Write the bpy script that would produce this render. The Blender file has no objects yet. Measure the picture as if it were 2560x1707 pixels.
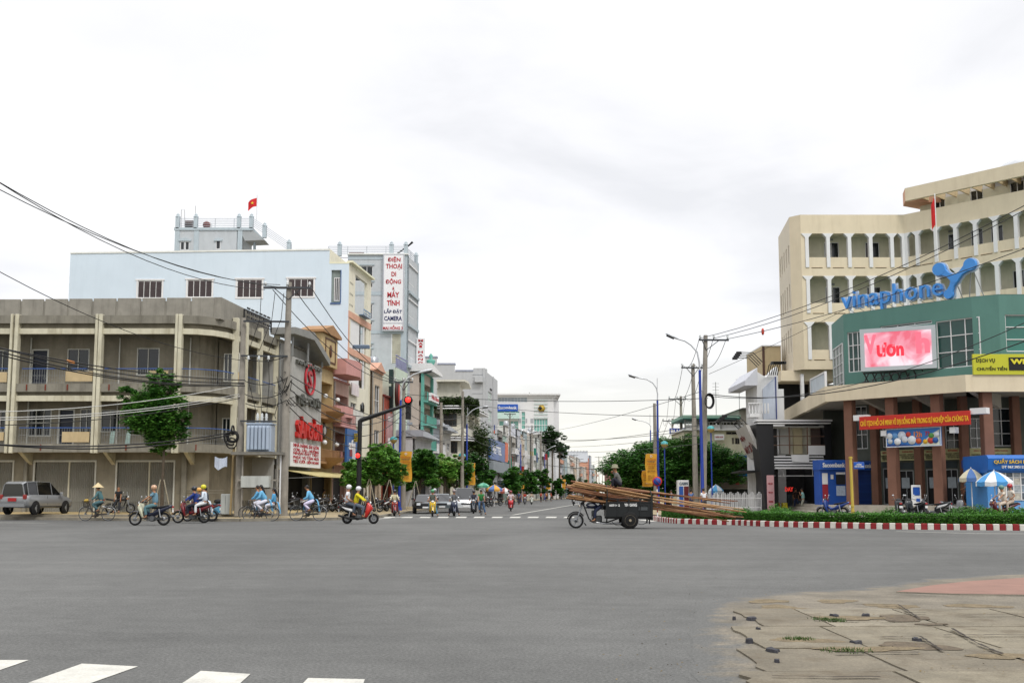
import bpy,bmesh,math,random
from mathutils import Vector,Matrix
random.seed(7)
SC=bpy.context.scene
COL=SC.collection
F=2600.0;PT=math.atan(.104);CY=964.0;H=1.45
cam=bpy.data.cameras.new('camera');camo=bpy.data.objects.new('camera',cam);COL.objects.link(camo)
camo.location=(0,0,H);camo.rotation_euler=(math.pi/2+PT,0,0)
cam.sensor_width=36;cam.lens=36*F/2560;cam.shift_y=(CY-853.5)/2560
cam.clip_end=6000;cam.clip_start=.1
SC.camera=camo
SKY_STRENGTH=.1
world=bpy.data.worlds.new("World");SC.world=world;world.use_nodes=True
def make_world():
 nt=world.node_tree;n=nt.nodes;l=nt.links
 for x in list(n):n.remove(x)
 out=n.new('ShaderNodeOutputWorld');bg=n.new('ShaderNodeBackground');bg.inputs['Strength'].default_value=SKY_STRENGTH
 sky=n.new('ShaderNodeTexSky');sky.sky_type='NISHITA';sky.sun_disc=False
 sky.sun_elevation=math.radians(50);sky.sun_rotation=math.radians(25)
 tc=n.new('ShaderNodeTexCoord')
 sep=n.new('ShaderNodeSeparateXYZ');l.new(tc.outputs['Generated'],sep.inputs[0])
 az=n.new('ShaderNodeMath');az.operation='ABSOLUTE';l.new(sep.outputs['Z'],az.inputs[0])
 ad=n.new('ShaderNodeMath');ad.operation='ADD';ad.inputs[1].default_value=.16;l.new(az.outputs[0],ad.inputs[0])
 cmb=n.new('ShaderNodeCombineXYZ');
 for i,a in enumerate('XY'):
  d=n.new('ShaderNodeMath');d.operation='DIVIDE';l.new(sep.outputs[a],d.inputs[0]);l.new(ad.outputs[0],d.inputs[1]);l.new(d.outputs[0],cmb.inputs[i])
 def noise(scale,detail,rough,off,dist=0):
  mp=n.new('ShaderNodeMapping');mp.inputs['Location'].default_value=off;l.new(cmb.outputs[0],mp.inputs[0])
  t=n.new('ShaderNodeTexNoise');t.inputs['Scale'].default_value=scale;t.inputs['Detail'].default_value=detail
  t.inputs['Roughness'].default_value=rough;t.inputs['Distortion'].default_value=dist;l.new(mp.outputs[0],t.inputs[0]);return t
 a=noise(.62,5,.5,(3.1,1.7,0),.5);b=noise(2.1,6,.55,(8,2.2,0),.4)
 mx=n.new('ShaderNodeMath');mx.operation='MULTIPLY_ADD';mx.inputs[1].default_value=.3
 l.new(b.outputs[0],mx.inputs[0])
 m2=n.new('ShaderNodeMath');m2 .operation='MULTIPLY';m2 .inputs[1].default_value=.7;l.new(a.outputs[0],m2 .inputs[0]);l.new(m2 .outputs[0],mx.inputs[2])
 r=n.new('ShaderNodeValToRGB');l.new(mx.outputs[0],r.inputs[0]);cr=r.color_ramp
 cr.elements[0].position=.40;cr.elements[0].color=(.76,.765,.79,1)
 cr.elements[1].position=.58;cr.elements[1].color=(.94,.94,.945,1)
 e=cr.elements.new(.475);e.color=(.865,.865,.885,1)
 h=n.new('ShaderNodeMapRange');l.new(az.outputs[0],h.inputs[0]);h.inputs[1].default_value=.0;h.inputs[2].default_value=.15;h.inputs[3].default_value=.9;h.inputs[4].default_value=0
 warm=n.new('ShaderNodeMix');warm.data_type='RGBA';l.new(h.outputs[0],warm.inputs[0]);l.new(r.outputs[0],warm.inputs[6]);warm.inputs[7].default_value=(.955,.925,.80,1)
 z=n.new('ShaderNodeMapRange');l.new(az.outputs[0],z.inputs[0]);z.inputs[1].default_value=.42;z.inputs[2].default_value=1;z.inputs[3].default_value=1.0/SKY_STRENGTH;z.inputs[4].default_value=2.5/SKY_STRENGTH
 sc=n.new('ShaderNodeVectorMath');sc.operation='SCALE';l.new(warm.outputs[2],sc.inputs[0]);l.new(z.outputs[0],sc.inputs['Scale'])
 mix=n.new('ShaderNodeMix');mix.data_type='RGBA';mix.inputs[0].default_value=.93
 l.new(sky.outputs[0],mix.inputs[6]);l.new(sc.outputs[0],mix.inputs[7]);l.new(mix.outputs[2],bg.inputs[0]);l.new(bg.outputs[0],out.inputs[0])
make_world()
sun=bpy.data.lights.new('sun','SUN');sun.energy=1.5;sun.angle=math.radians(12);sun.color=(1,.96,.9)
suno=bpy.data.objects.new('sun',sun);COL.objects.link(suno)
d=Vector((math.sin(math.radians(150))*math.cos(math.radians(50)),math.cos(math.radians(150))*math.cos(math.radians(50)),math.sin(math.radians(50))))
suno.rotation_euler=d.to_track_quat('Z','Y').to_euler()
world.node_tree.nodes['Sky Texture'].sun_rotation=math.radians(150)
SC.view_settings.view_transform='Standard';SC.view_settings.look='None';SC.view_settings.gamma=1;SC.view_settings.use_curve_mapping=False
SC.view_settings.exposure=0.26
SC.render.engine='CYCLES'
def ray(px,py):
 u=(px-1280)/F;v=(CY-py)/F
 return Vector((u,math.cos(PT)-v*math.sin(PT),math.sin(PT)+v*math.cos(PT)))
def P(px,py,Y):
 d=ray(px,py);t=Y/d.y;return Vector((d.x*t,Y,H+d.z*t))
def G(px,py,z=0.0):
 d=ray(px,py);t=(z-H)/d.z;return Vector((d.x*t,d.y*t,z))
class Fr:
 def __init__(s,ox,oy,rz):s.o=(ox,oy,0);s.rz=rz;s.c=math.cos(rz);s.s=math.sin(rz)
 def hit(s,px,py,yl=0.0):
  d=ray(px,py);nx,ny=-s.s,s.c
  t=(nx*s.o[0]+ny*s.o[1]+yl)/(nx*d.x+ny*d.y)
  wx=d.x*t-s.o[0];wy=d.y*t-s.o[1]
  return(wx*s.c+wy*s.s,H+d.z*t)
 def x(s,px,py=1234,yl=0.0):return s.hit(px,py,yl)[0]
 def z(s,px,py,yl=0.0):return s.hit(px,py,yl)[1]
 def w(s,x,y,z=0):return Vector((s.o[0]+x*s.c-y*s.s,s.o[1]+x*s.s+y*s.c,z))
KS=.1225
RS=math.atan2(1,KS)
XF=-26.6
def FL(Y):return Fr(XF+KS*Y,Y,RS)
XR=11.5
def FRr(Y):return Fr(XR+KS*Y,Y,RS-math.pi)
def FF(Y,X=0):return Fr(X,Y,0)
def lin(c):return c/12.92 if c<=.04045 else((c+.055)/1.055)**2.4
def hexc(h,k=1.0):
 h=h.lstrip('#');h=''.join(c+c for c in h)if len(h)==3 else h;return tuple(min(1,lin(int(h[i:i+2],16)/255)*k)for i in(0,2,4))+(1,)
MATS={}
def mat(h,rough=.8,var=.12,scale=1.5,bump=0.0,metal=0.0,streak=0.0,k=.8,spec=.4,emit=0,trans=0,fine=0.0,dirt=None,coat=0):
 key=(h,rough,var,scale,bump,metal,streak,k,spec,emit,trans,fine,dirt,coat)
 if key in MATS:return MATS[key]
 m=bpy.data.materials.new('mat_'+h.strip('#'));m.use_nodes=True;nt=m.node_tree;n=nt.nodes;l=nt.links
 b=n['Principled BSDF'];c=hexc(h,k)
 b.inputs['Roughness'].default_value=rough;b.inputs['Metallic'].default_value=metal
 b.inputs['Specular IOR Level'].default_value=spec;b.inputs['Coat Weight'].default_value=coat
 geo=n.new('ShaderNodeNewGeometry')
 cur=None
 def nz(sc,det,rgh,mapping=None):
  t=n.new('ShaderNodeTexNoise');t.inputs['Scale'].default_value=sc;t.inputs['Detail'].default_value=det;t.inputs['Roughness'].default_value=rgh
  if mapping:
   mp=n.new('ShaderNodeMapping');mp.inputs['Scale'].default_value=mapping;l.new(geo.outputs['Position'],mp.inputs[0]);l.new(mp.outputs[0],t.inputs[0])
  else:l.new(geo.outputs['Position'],t.inputs[0])
  return t
 def mul(fac_out,lo,hi,a,bb,col,tint=None):
  mr=n.new('ShaderNodeMapRange');mr.inputs[1].default_value=lo;mr.inputs[2].default_value=hi;mr.inputs[3].default_value=a;mr.inputs[4].default_value=bb;l.new(fac_out,mr.inputs[0])
  if tint:
   x=n.new('ShaderNodeMix');x.data_type='RGBA';l.new(mr.outputs[0],x.inputs[0])
   if col is None:x.inputs[6].default_value=c
   else:l.new(col,x.inputs[6])
   x.inputs[7].default_value=tint;return x.outputs[2]
  x=n.new('ShaderNodeVectorMath');x.operation='SCALE';l.new(mr.outputs[0],x.inputs['Scale'])
  if col is None:x.inputs[0].default_value=c[:3]
  else:l.new(col,x.inputs[0])
  return x.outputs[0]
 if var:cur=mul(nz(scale,6,.6).outputs[0],.3,.7,1-var,1+var*.6,cur)
 if fine:cur=mul(nz(45,3,.7).outputs[0],.3,.7,1-fine,1+fine,cur)
 if streak:cur=mul(nz(1.0,6,.65,(2.2,2.2,.28)).outputs[0],.50,.72,0,streak,cur,tint=hexc(dirt or '#3a352c',.8))
 if cur is not None:l.new(cur,b.inputs['Base Color'])
 else:b.inputs['Base Color'].default_value=c
 if bump:
  bp=n.new('ShaderNodeBump');bp.inputs['Strength'].default_value=bump;bp.inputs['Distance'].default_value=.03
  l.new(nz(14,5,.6).outputs[0],bp.inputs['Height']);l.new(bp.outputs[0],b.inputs['Normal'])
 if emit:
  b.inputs['Emission Color'].default_value=c;b.inputs['Emission Strength'].default_value=emit
 if trans:
  b.inputs['Transmission Weight'].default_value=trans
 MATS[key]=m;return m
def leafmat(h,k=1.0):
 key=('leaf',h,k)
 if key in MATS:return MATS[key]
 m=bpy.data.materials.new('leaf_'+h.strip('#'));m.use_nodes=True;nt=m.node_tree;n=nt.nodes;l=nt.links
 b=n['Principled BSDF'];b.inputs['Roughness'].default_value=.5;b.inputs['Specular IOR Level'].default_value=.3
 g=n.new('ShaderNodeNewGeometry');hsv=n.new('ShaderNodeHueSaturation');hsv.inputs['Color'].default_value=hexc(h,k)
 mr=n.new('ShaderNodeMapRange');mr.inputs[3].default_value=.5;mr.inputs[4].default_value=1.5;l.new(g.outputs['Random Per Island'],mr.inputs[0]);l.new(mr.outputs[0],hsv.inputs['Value'])
 l.new(hsv.outputs[0],b.inputs['Base Color'])
 tr=n.new('ShaderNodeBsdfTranslucent');l.new(hsv.outputs[0],tr.inputs[0])
 mx=n.new('ShaderNodeMixShader');mx.inputs[0].default_value=.3;l.new(b.outputs[0],mx.inputs[1]);l.new(tr.outputs[0],mx.inputs[2])
 l.new(mx.outputs[0],n['Material Output'].inputs[0])
 MATS[key]=m;return m
class M:
 def __init__(s):s.v=[];s.f=[];s.mi=[];s.sm=[]
 def add(s,vs,fs,mi=0,smooth=False):
  o=len(s.v);s.v.extend([tuple(v)for v in vs])
  for f in fs:s.f.append([i+o for i in f]);s.mi.append(mi);s.sm.append(smooth)
  return s
 def quad(s,a,b,c,d,mi=0):return s.add([a,b,c,d],[(0,1,2,3)],mi)
 def box(s,x0,y0,z0,x1,y1,z1,mi=0):
  if x1<x0:x0,x1=x1,x0
  if y1<y0:y0,y1=y1,y0
  if z1<z0:z0,z1=z1,z0
  return s.add([(x0,y0,z0),(x1,y0,z0),(x1,y1,z0),(x0,y1,z0),(x0,y0,z1),(x1,y0,z1),(x1,y1,z1),(x0,y1,z1)],[(0,3,2,1),(4,5,6,7),(0,1,5,4),(1,2,6,5),(2,3,7,6),(3,0,4,7)],mi)
 def bevbox(s,x0,y0,z0,x1,y1,z1,b=.02,mi=0):
  p=[(x0+b,y0),(x1-b,y0),(x1,y0+b),(x1,y1-b),(x1-b,y1),(x0+b,y1),(x0,y1-b),(x0,y0+b)]
  cx,cy=(x0+x1)/2,(y0+y1)/2
  q=[(cx+(a-cx)*(1-2*b/max(.01,x1-x0)),cy+(c-cy)*(1-2*b/max(.01,y1-y0)))for a,c in p]
  vs=[(a,c,z0)for a,c in p]+[(a,c,z1-b)for a,c in p]+[(a,c,z1)for a,c in q]
  fs=[tuple(range(7,-1,-1)),tuple(range(16,24))]
  for r in(0,8):
   for i in range(8):j=(i+1)%8;fs.append((r+i,r+j,r+8+j,r+8+i))
  return s.add(vs,fs,mi)
 def bar(s,a,b,w,h=None,mi=0):
  h=h or w;a=Vector(a);b=Vector(b);d=(b-a)
  if d.length<1e-6:return s
  d.normalize();up=Vector((0,0,1))if abs(d.z)<.9 else Vector((0,1,0))
  x=d.cross(up).normalized()*w/2;y=x.cross(d).normalized()*h/2
  vs=[a-x-y,a+x-y,a+x+y,a-x+y,b-x-y,b+x-y,b+x+y,b-x+y]
  return s.add(vs,[(0,1,2,3),(7,6,5,4),(0,4,5,1),(1,5,6,2),(2,6,7,3),(3,7,4,0)],mi)
 def tube(s,pts,r,n=6,mi=0,caps=True,smooth=True,closed=False):
  pts=[Vector(p)for p in pts];k=len(pts);rs=r if isinstance(r,(list,tuple))else[r]*k
  vs=[];fs=[];prev=None
  for i,p in enumerate(pts):
   if closed:d=pts[(i+1)%k]-pts[i-1]
   else:d=pts[min(i+1,k-1)]-pts[max(i-1,0)]
   d=d.normalized()if d.length>1e-9 else Vector((0,0,1))
   if prev is None:
    up=Vector((0,0,1))if abs(d.z)<.9 else Vector((0,1,0));x=d.cross(up).normalized()
   else:
    x=prev-d*prev.dot(d)
    x=x.normalized()if x.length>1e-6 else d.orthogonal().normalized()
   prev=x;y=d.cross(x)
   for j in range(n):
    a=2*math.pi*j/n;vs.append(p+x*math.cos(a)*rs[i]+y*math.sin(a)*rs[i])
  for i in range(k if closed else k-1):
   for j in range(n):
    j2=(j+1)%n;i2=(i+1)%k;fs.append((i*n+j,i*n+j2,i2*n+j2,i2*n+j))
  s.add(vs,fs,mi,smooth)
  if caps and not closed:s.add([vs[j]for j in range(n)],[tuple(range(n-1,-1,-1))],mi);s.add([vs[(k-1)*n+j]for j in range(n)],[tuple(range(n))],mi)
  return s
 def ring(s,c,R,r,axis='y',n=24,m=6,mi=0,a0=0,a1=360):
  pts=[];full=abs(a1-a0)>=360;cnt=n if full else n+1
  for i in range(cnt):
   a=math.radians(a0+(a1-a0)*i/n);ca,sa=math.cos(a)*R,math.sin(a)*R
   pts.append((c[0]+ca,c[1],c[2]+sa)if axis=='y' else(c[0]+ca,c[1]+sa,c[2])if axis=='z' else(c[0],c[1]+ca,c[2]+sa))
  return s.tube(pts,r,m,mi,closed=full)
 def lathe(s,prof,n=12,c=(0,0,0),axis='z',mi=0,smooth=True):
  vs=[];fs=[]
  for r,h in prof:
   for j in range(n):
    a=2*math.pi*j/n;ca,sa=r*math.cos(a),r*math.sin(a)
    vs.append((c[0]+ca,c[1]+sa,c[2]+h)if axis=='z' else(c[0]+ca,c[1]+h,c[2]-sa)if axis=='y' else(c[0]+h,c[1]+ca,c[2]+sa))
  k=len(prof)
  for i in range(k-1):
   for j in range(n):j2=(j+1)%n;fs.append((i*n+j,i*n+j2,(i+1)*n+j2,(i+1)*n+j))
  s.add(vs,fs,mi,smooth)
  s.add(vs[:n],[tuple(range(n-1,-1,-1))],mi);s.add(vs[-n:],[tuple(range(n))],mi);return s
 def ball(s,c,r,n=10,m=6,mi=0):
  rx,ry,rz=(r,r,r)if not isinstance(r,(tuple,list))else r
  vs=[];fs=[]
  for i in range(m+1):
   t=math.pi*i/m
   for j in range(n):a=2*math.pi*j/n;vs.append((c[0]+rx*math.sin(t)*math.cos(a),c[1]+ry*math.sin(t)*math.sin(a),c[2]-rz*math.cos(t)))
  for i in range(m):
   for j in range(n):j2=(j+1)%n;fs.append((i*n+j,i*n+j2,(i+1)*n+j2,(i+1)*n+j))
  return s.add(vs,fs,mi,True)
 def prism(s,pts,a0,a1,plane='xz',mi=0):
  def q(p,a):return(p[0],a,p[1])if plane=='xz' else(p[0],p[1],a)if plane=='xy' else(a,p[0],p[1])
  n=len(pts);vs=[q(p,a0)for p in pts]+[q(p,a1)for p in pts]
  fs=[tuple(range(n)),tuple(range(2*n-1,n-1,-1))]
  for i in range(n):j=(i+1)%n;fs.append((i,i+n,j+n,j))
  return s.add(vs,fs,mi)
 def puff(s,pts,w,inner=.86,mi=0,yc=0):
  cx=sum(p[0]for p in pts)/len(pts);cz=sum(p[1]for p in pts)/len(pts);n=len(pts);vs=[]
  for y,k in((-w,inner),(-w*.62,1),(w*.62,1),(w,inner)):
   vs+=[(cx+(p[0]-cx)*k,yc+y,cz+(p[1]-cz)*k)for p in pts]
  fs=[tuple(range(n)),tuple(range(4*n-1,3*n-1,-1))]
  for r in range(3):
   for i in range(n):j=(i+1)%n;fs.append((r*n+i,(r+1)*n+i,(r+1)*n+j,r*n+j))
  return s.add(vs,fs,mi,True)
 def holes(s,x0,x1,z0,z1,y,hs,d=.15,mi=0,mr=None):
  mr=mi if mr is None else mr
  hs=[(max(a,x0),min(b,x1),max(c,z0),min(e,z1))for a,b,c,e in hs]
  xs=sorted(set([x0,x1]+[h[0]for h in hs]+[h[1]for h in hs]));zs=sorted(set([z0,z1]+[h[2]for h in hs]+[h[3]for h in hs]))
  for i in range(len(xs)-1):
   for j in range(len(zs)-1):
    cx,cz=(xs[i]+xs[i+1])/2,(zs[j]+zs[j+1])/2
    if any(h[0]<cx<h[1]and h[2]<cz<h[3]for h in hs):continue
    s.quad((xs[i],y,zs[j]),(xs[i+1],y,zs[j]),(xs[i+1],y,zs[j+1]),(xs[i],y,zs[j+1]),mi)
  for a,b,c,e in hs:
   s.quad((a,y,c),(b,y,c),(b,y+d,c),(a,y+d,c),mr);s.quad((a,y,e),(a,y+d,e),(b,y+d,e),(b,y,e),mr)
   s.quad((a,y,c),(a,y+d,c),(a,y+d,e),(a,y,e),mr);s.quad((b,y,c),(b,y,e),(b,y+d,e),(b,y+d,c),mr)
  return s
 def mesh(s,name,mats):
  me=bpy.data.meshes.new(name);me.from_pydata(s.v,[],s.f)
  for m in(mats if isinstance(mats,(list,tuple))else[mats]):me.materials.append(m)
  me.polygons.foreach_set('material_index',s.mi);me.polygons.foreach_set('use_smooth',s.sm);me.update();return me
 def build(s,name,mats,parent=None,loc=None,rz=None):
  return obj(name,s.mesh(name,mats),parent,loc,rz)
def obj(name,me,parent=None,loc=None,rz=None):
 o=bpy.data.objects.new(name,me);COL.objects.link(o)
 if parent:o.parent=parent
 if loc is not None:o.location=loc
 if rz is not None:o.rotation_euler=(0,0,rz)
 return o
LABELS={}
def tag(o,label,cat,group=None):
 if label in LABELS and not group:print('DUPLABEL',label)
 LABELS[label]=1
 o['label']=label;o['category']=cat
 if group:o['group']=group
 return o
def thing(name,label,cat,loc=(0,0,0),rz=0,group=None):
 o=bpy.data.objects.new(name,None);COL.objects.link(o);o.location=loc;o.rotation_euler=(0,0,rz);o.empty_display_size=.2
 return tag(o,label,cat,group)
def fthing(fr,name,label,cat,group=None,x=0,y=0,z=0):return thing(name,label,cat,fr.w(x,y,z),fr.rz,group)
def struct(o):o['kind']='structure';return o
def stuff(o):o['kind']='stuff';return o
def copy_tree(o,parent=None,depth=0):
 c=o.copy();COL.objects.link(c)
 if parent:c.parent=parent
 for ch in KIDS(o):copy_tree(ch,c,depth+1)
 return c
def KIDS(o):return[x for x in o.children]
TXT={}
def text(name,s,x0,x1,z0,z1,y,m,parent,ext=.015,bold=0.02,align=None,line=1.0,keep=False):
 """letters fitted in the rectangle x0..x1, z0..z1 of the plane y, facing -y"""
 key=(s,bold,line)
 if key not in TXT:
  c=bpy.data.curves.new('t','FONT');c.body=s;c.size=1;c.extrude=.5;c.offset=bold;c.resolution_u=2;c.align_x='CENTER';c.space_line=line
  o=bpy.data.objects.new('t',c);me=bpy.data.meshes.new_from_object(o)
  bpy.data.objects.remove(o);bpy.data.curves.remove(c)
  vs=[tuple(v.co)for v in me.vertices];fs=[tuple(p.vertices)for p in me.polygons];bpy.data.meshes.remove(me)
  TXT[key]=(vs,fs,min(v[0]for v in vs),max(v[0]for v in vs),min(v[1]for v in vs),max(v[1]for v in vs))
 vs,fs,a,b,c,d=TXT[key]
 sx=(x1-x0)/(b-a);sz=(z1-z0)/(d-c)
 if keep:sx=sz=min(sx,sz)
 cx,cz=(x0+x1)/2,(z0+z1)/2
 b_=M();b_.add([(cx+(v[0]-(a+b)/2)*sx,y-v[2]*ext*2-ext,cz+(v[1]-(c+d)/2)*sz)for v in vs],fs)
 return b_.build(name,m,parent)
def window(par,x0,x1,z0,z1,y,fm,gm,cols=2,rows=1,t=.05,sill=None,name='window'):
 w=M();a=.06
 w.box(x0,y-t,z0,x0+a,y+.02,z1);w.box(x1-a,y-t,z0,x1,y+.02,z1)
 w.box(x0+a,y-t,z0,x1-a,y+.02,z0+a);w.box(x0+a,y-t,z1-a,x1-a,y+.02,z1)
 for i in range(1,cols):c=x0+(x1-x0)*i/cols;w.box(c-t/2,y-t+.01,z0+a,c+t/2,y+.02,z1-a)
 for j in range(1,rows):c=z0+(z1-z0)*j/rows;w.box(x0+a,y-t+.015,c-t/2,x1-a,y+.02,c+t/2)
 o=w.build(name,fm,par)
 M().box(x0+.03,y+.022,z0+.03,x1-.03,y+.04,z1-.03).build('pane',gm,o)
 if sill:M().box(x0-.08,y-.12,z0-.08,x1+.08,y+.0,z0-.002).build('sill',sill,o)
 return o
def railing(par,pts,z0,h,m,n_gap=.14,r=.012,rails=(1.0,),name='railing',rr=.025,balus=True):
 b=M()
 for i in range(len(pts)-1):
  a=Vector((pts[i][0],pts[i][1],0));c=Vector((pts[i+1][0],pts[i+1][1],0));L=(c-a).length
  for f in rails:b.bar(a+Vector((0,0,z0+h*f)),c+Vector((0,0,z0+h*f)),rr*1.6)
  if balus:
   k=max(1,int(L/n_gap))
   for j in range(k+1):p=a.lerp(c,j/k);b.bar(p+Vector((0,0,z0)),p+Vector((0,0,z0+h)),r*2)
 return b.build(name,m,par)
GLASS=mat('#20262a',.12,var=.3,scale=.6,spec=.6)
GLASSG=mat('#1f4a44',.12,var=.3,scale=.5,spec=.6)
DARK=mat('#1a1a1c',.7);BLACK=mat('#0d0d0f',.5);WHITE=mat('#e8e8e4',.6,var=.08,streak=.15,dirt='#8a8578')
CONC=mat('#8f8a80',.9,var=.2,bump=.3,streak=.35,fine=.1)
def sagpts(a,b,sag,n=12):
 a=Vector(a);b=Vector(b);return[a.lerp(b,i/n)-Vector((0,0,sag*4*(i/n)*(1-i/n)))for i in range(n+1)]
def cable(a,b,sag,r,label,group,m=None,n=14,name='power_cable',cat='cable'):
 o=M().tube(sagpts(a,b,sag,n),r,5).build(name,m or BLACK);return tag(o,label,cat,group)
def sheet(name,pts,m,z=0.0):
 return struct(M().add([(p[0],p[1],z)for p in pts],[tuple(range(len(pts)))]).build(name,m))
def slab(name,pts,z0,z1,m,side=None):
 a=sum(pts[i][0]*pts[(i+1)%len(pts)][1]-pts[(i+1)%len(pts)][0]*pts[i][1]for i in range(len(pts)))
 if a<0:pts=pts[::-1]
 n=len(pts);b=M();b.add([(p[0],p[1],z1)for p in pts],[tuple(range(n))])
 for i in range(n):
  p,q=pts[i],pts[(i+1)%n];b.quad((p[0],p[1],z0),(q[0],q[1],z0),(q[0],q[1],z1),(p[0],p[1],z1),1 if side else 0)
 return struct(b.build(name,[m,side]if side else m))
def asphalt():
 m=bpy.data.materials.new('asphalt');m.use_nodes=True;nt=m.node_tree;n=nt.nodes;l=nt.links;b=n['Principled BSDF']
 b.inputs['Roughness'].default_value=.85;b.inputs['Specular IOR Level'].default_value=.3
 g=n.new('ShaderNodeNewGeometry')
 def nz(sc,det,mp=None,dist=0):
  t=n.new('ShaderNodeTexNoise');t.inputs['Scale'].default_value=sc;t.inputs['Detail'].default_value=det;t.inputs['Roughness'].default_value=.6;t.inputs['Distortion'].default_value=dist
  q=n.new('ShaderNodeMapping');q.inputs['Scale'].default_value=mp or(1,1,1);q.inputs['Rotation'].default_value=(0,0,.25);l.new(g.outputs['Position'],q.inputs[0]);l.new(q.outputs[0],t.inputs[0]);return t
 cur=None
 def mul(t,lo,hi,a,c,cur):
  r=n.new('ShaderNodeMapRange');r.inputs[1].default_value=lo;r.inputs[2].default_value=hi;r.inputs[3].default_value=a;r.inputs[4].default_value=c;l.new(t.outputs[0],r.inputs[0])
  x=n.new('ShaderNodeVectorMath');x.operation='SCALE';l.new(r.outputs[0],x.inputs['Scale'])
  if cur is None:x.inputs[0].default_value=(.104,.104,.099)
  else:l.new(cur,x.inputs[0])
  return x.outputs[0]
 cur=mul(nz(.11,5,(1,.55,1),.6),.35,.65,.76,1.14,cur)
 cur=mul(nz(.5,6,(.22,1.6,1)),.35,.65,.90,1.07,cur)
 cur=mul(nz(3.0,6),.3,.7,.9,1.1,cur)
 cur=mul(nz(34,3),.3,.7,.62,1.38,cur)
 cur=mul(nz(110,2),.3,.7,.7,1.3,cur)
 v=n.new('ShaderNodeTexVoronoi');v.feature='DISTANCE_TO_EDGE';v.inputs['Scale'].default_value=.13;v.inputs['Randomness'].default_value=1
 t=nz(1.2,4);ad=n.new('ShaderNodeVectorMath');ad.operation='MULTIPLY_ADD';ad.inputs[1].default_value=(2.2,2.2,0);l.new(t.outputs['Color'],ad.inputs[0]);l.new(g.outputs['Position'],ad.inputs[2]);l.new(ad.outputs[0],v.inputs[0])
 r=n.new('ShaderNodeMapRange');r.inputs[1].default_value=0;r.inputs[2].default_value=.005;r.inputs[3].default_value=.88;r.inputs[4].default_value=1;l.new(v.outputs['Distance'],r.inputs[0])
 x=n.new('ShaderNodeVectorMath');x.operation='SCALE';l.new(r.outputs[0],x.inputs['Scale']);l.new(cur,x.inputs[0]);l.new(x.outputs[0],b.inputs['Base Color'])
 bp=n.new('ShaderNodeBump');bp.inputs['Strength'].default_value=.35;bp.inputs['Distance'].default_value=.01;l.new(nz(60,3).outputs[0],bp.inputs['Height']);l.new(bp.outputs[0],b.inputs['Normal'])
 return m
ASPH=asphalt()
GND=mat('#6d6558',.95,var=.3,scale=.3)
struct(M().add([(-900,-60,-.03),(900,-60,-.03),(900,3000,-.03),(-900,3000,-.03)],[(0,1,2,3)]).build('ground',GND))
road=sheet('road',[(-120,-30),(120,-30),(160,560),(140,1100),(-60,1100),(-120,560)],ASPH)
PAVE=mat('#a89878',.95,var=.22,scale=.8,fine=.2,streak=.2,bump=.2)
KERB=mat('#8d877a',.9,var=.25,scale=2,fine=.15)
kl=[G(-700,1294),G(-200,1297),G(0,1298),G(300,1301),G(600,1303),G(840,1299.5),G(950,1293),G(1018,1282),(-5.9,120),(-3.75,160),(18,333),(60,660)]
kl=[(p[0],p[1])for p in kl]
back=[(20,660),(-60,300),(-60,140),(-140,120),(-140,58)]
slab('pavement',kl+back,-.02,.13,PAVE,KERB)
kb=M()
for i in range(len(kl)-1):
 a,b=Vector(kl[i]+(0,)),Vector(kl[i+1]+(0,));kb.bar(a+Vector((0,0,.07)),b+Vector((0,0,.07)),.22,.16)
struct(kb.build('kerb',KERB))
tb=mat('#b09a6c',.95,var=.25,scale=.7,fine=.2)
slab('forecourt',[(-60,60.5),(-17.5,60.0),(-13.2,63.5),(-14.6,76),(-18,78),(-60,78)],.10,.30,tb,KERB)
PAINT=mat('#cfcdc4',.8,var=.18,scale=3,fine=.15,streak=.25,dirt='#77756e')
for pts in([(-150,1650),(72,1650),(0,1675),(-230,1690)],[(205,1659),(345,1666),(215,1712),(70,1707)],[(502,1677),(626,1685),(565,1740),(415,1735)],[(770,1695),(912,1698),(895,1750),(720,1748)]):
 sheet('crosswalk_stripe',[G(*p)for p in pts],PAINT,.005)
for px in range(962,1425,45):
 a,b=G(px,1291.2),G(px+26,1291.2);c,d_=G(px+22,1294),G(px-4,1294)
 sheet('crosswalk_stripe',[a,b,c,d_],PAINT,.005)
def line(name,p,q,w=.16,m=PAINT):
 a,b=Vector(G(*p)),Vector(G(*q));n=(b-a).normalized().cross(Vector((0,0,1)))*w/2
 sheet(name,[a-n,b-n,b+n,a+n],m,.005)
line('lane_line',(1020,1286.8),(1283,1287.0),.30)
line('lane_line',(1283,1286.6),(1430,1262),.22)
line('lane_line',(1430,1262),(1520,1247),.22)
line('lane_line',(-60,1305.5),(118,1307),.2);line('lane_line',(940,1297),(1010,1291.5),.25)
line('lane_line',(1606,1299),(1642,1303),.6)
line('lane_line',(2240,1328),(2440,1333),.18);line('lane_line',(2440,1333),(2760,1335),.18)
TAR=mat('#5c5c5a',.9,var=.3,scale=4)
def seam(pts,w):
 b=M();q=[]
 for i in range(len(pts)-1):
  a,c=Vector(G(*pts[i])),Vector(G(*pts[i+1]))
  for k in range(6):q.append(a.lerp(c,k/6)+Vector((random.uniform(-.05,.05),random.uniform(-.08,.08),0)))
 for i in range(len(q)-1):
  n=(q[i+1]-q[i]).normalized().cross(Vector((0,0,1)))*w*random.uniform(.3,.8)
  b.add([q[i]-n+Vector((0,0,.004)),q[i+1]-n+Vector((0,0,.004)),q[i+1]+n+Vector((0,0,.004)),q[i]+n+Vector((0,0,.004))],[(0,1,2,3)])
 struct(b.build('road_seam',TAR))
seam([(1350,1347),(1560,1345),(1760,1352)],.05)
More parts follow.
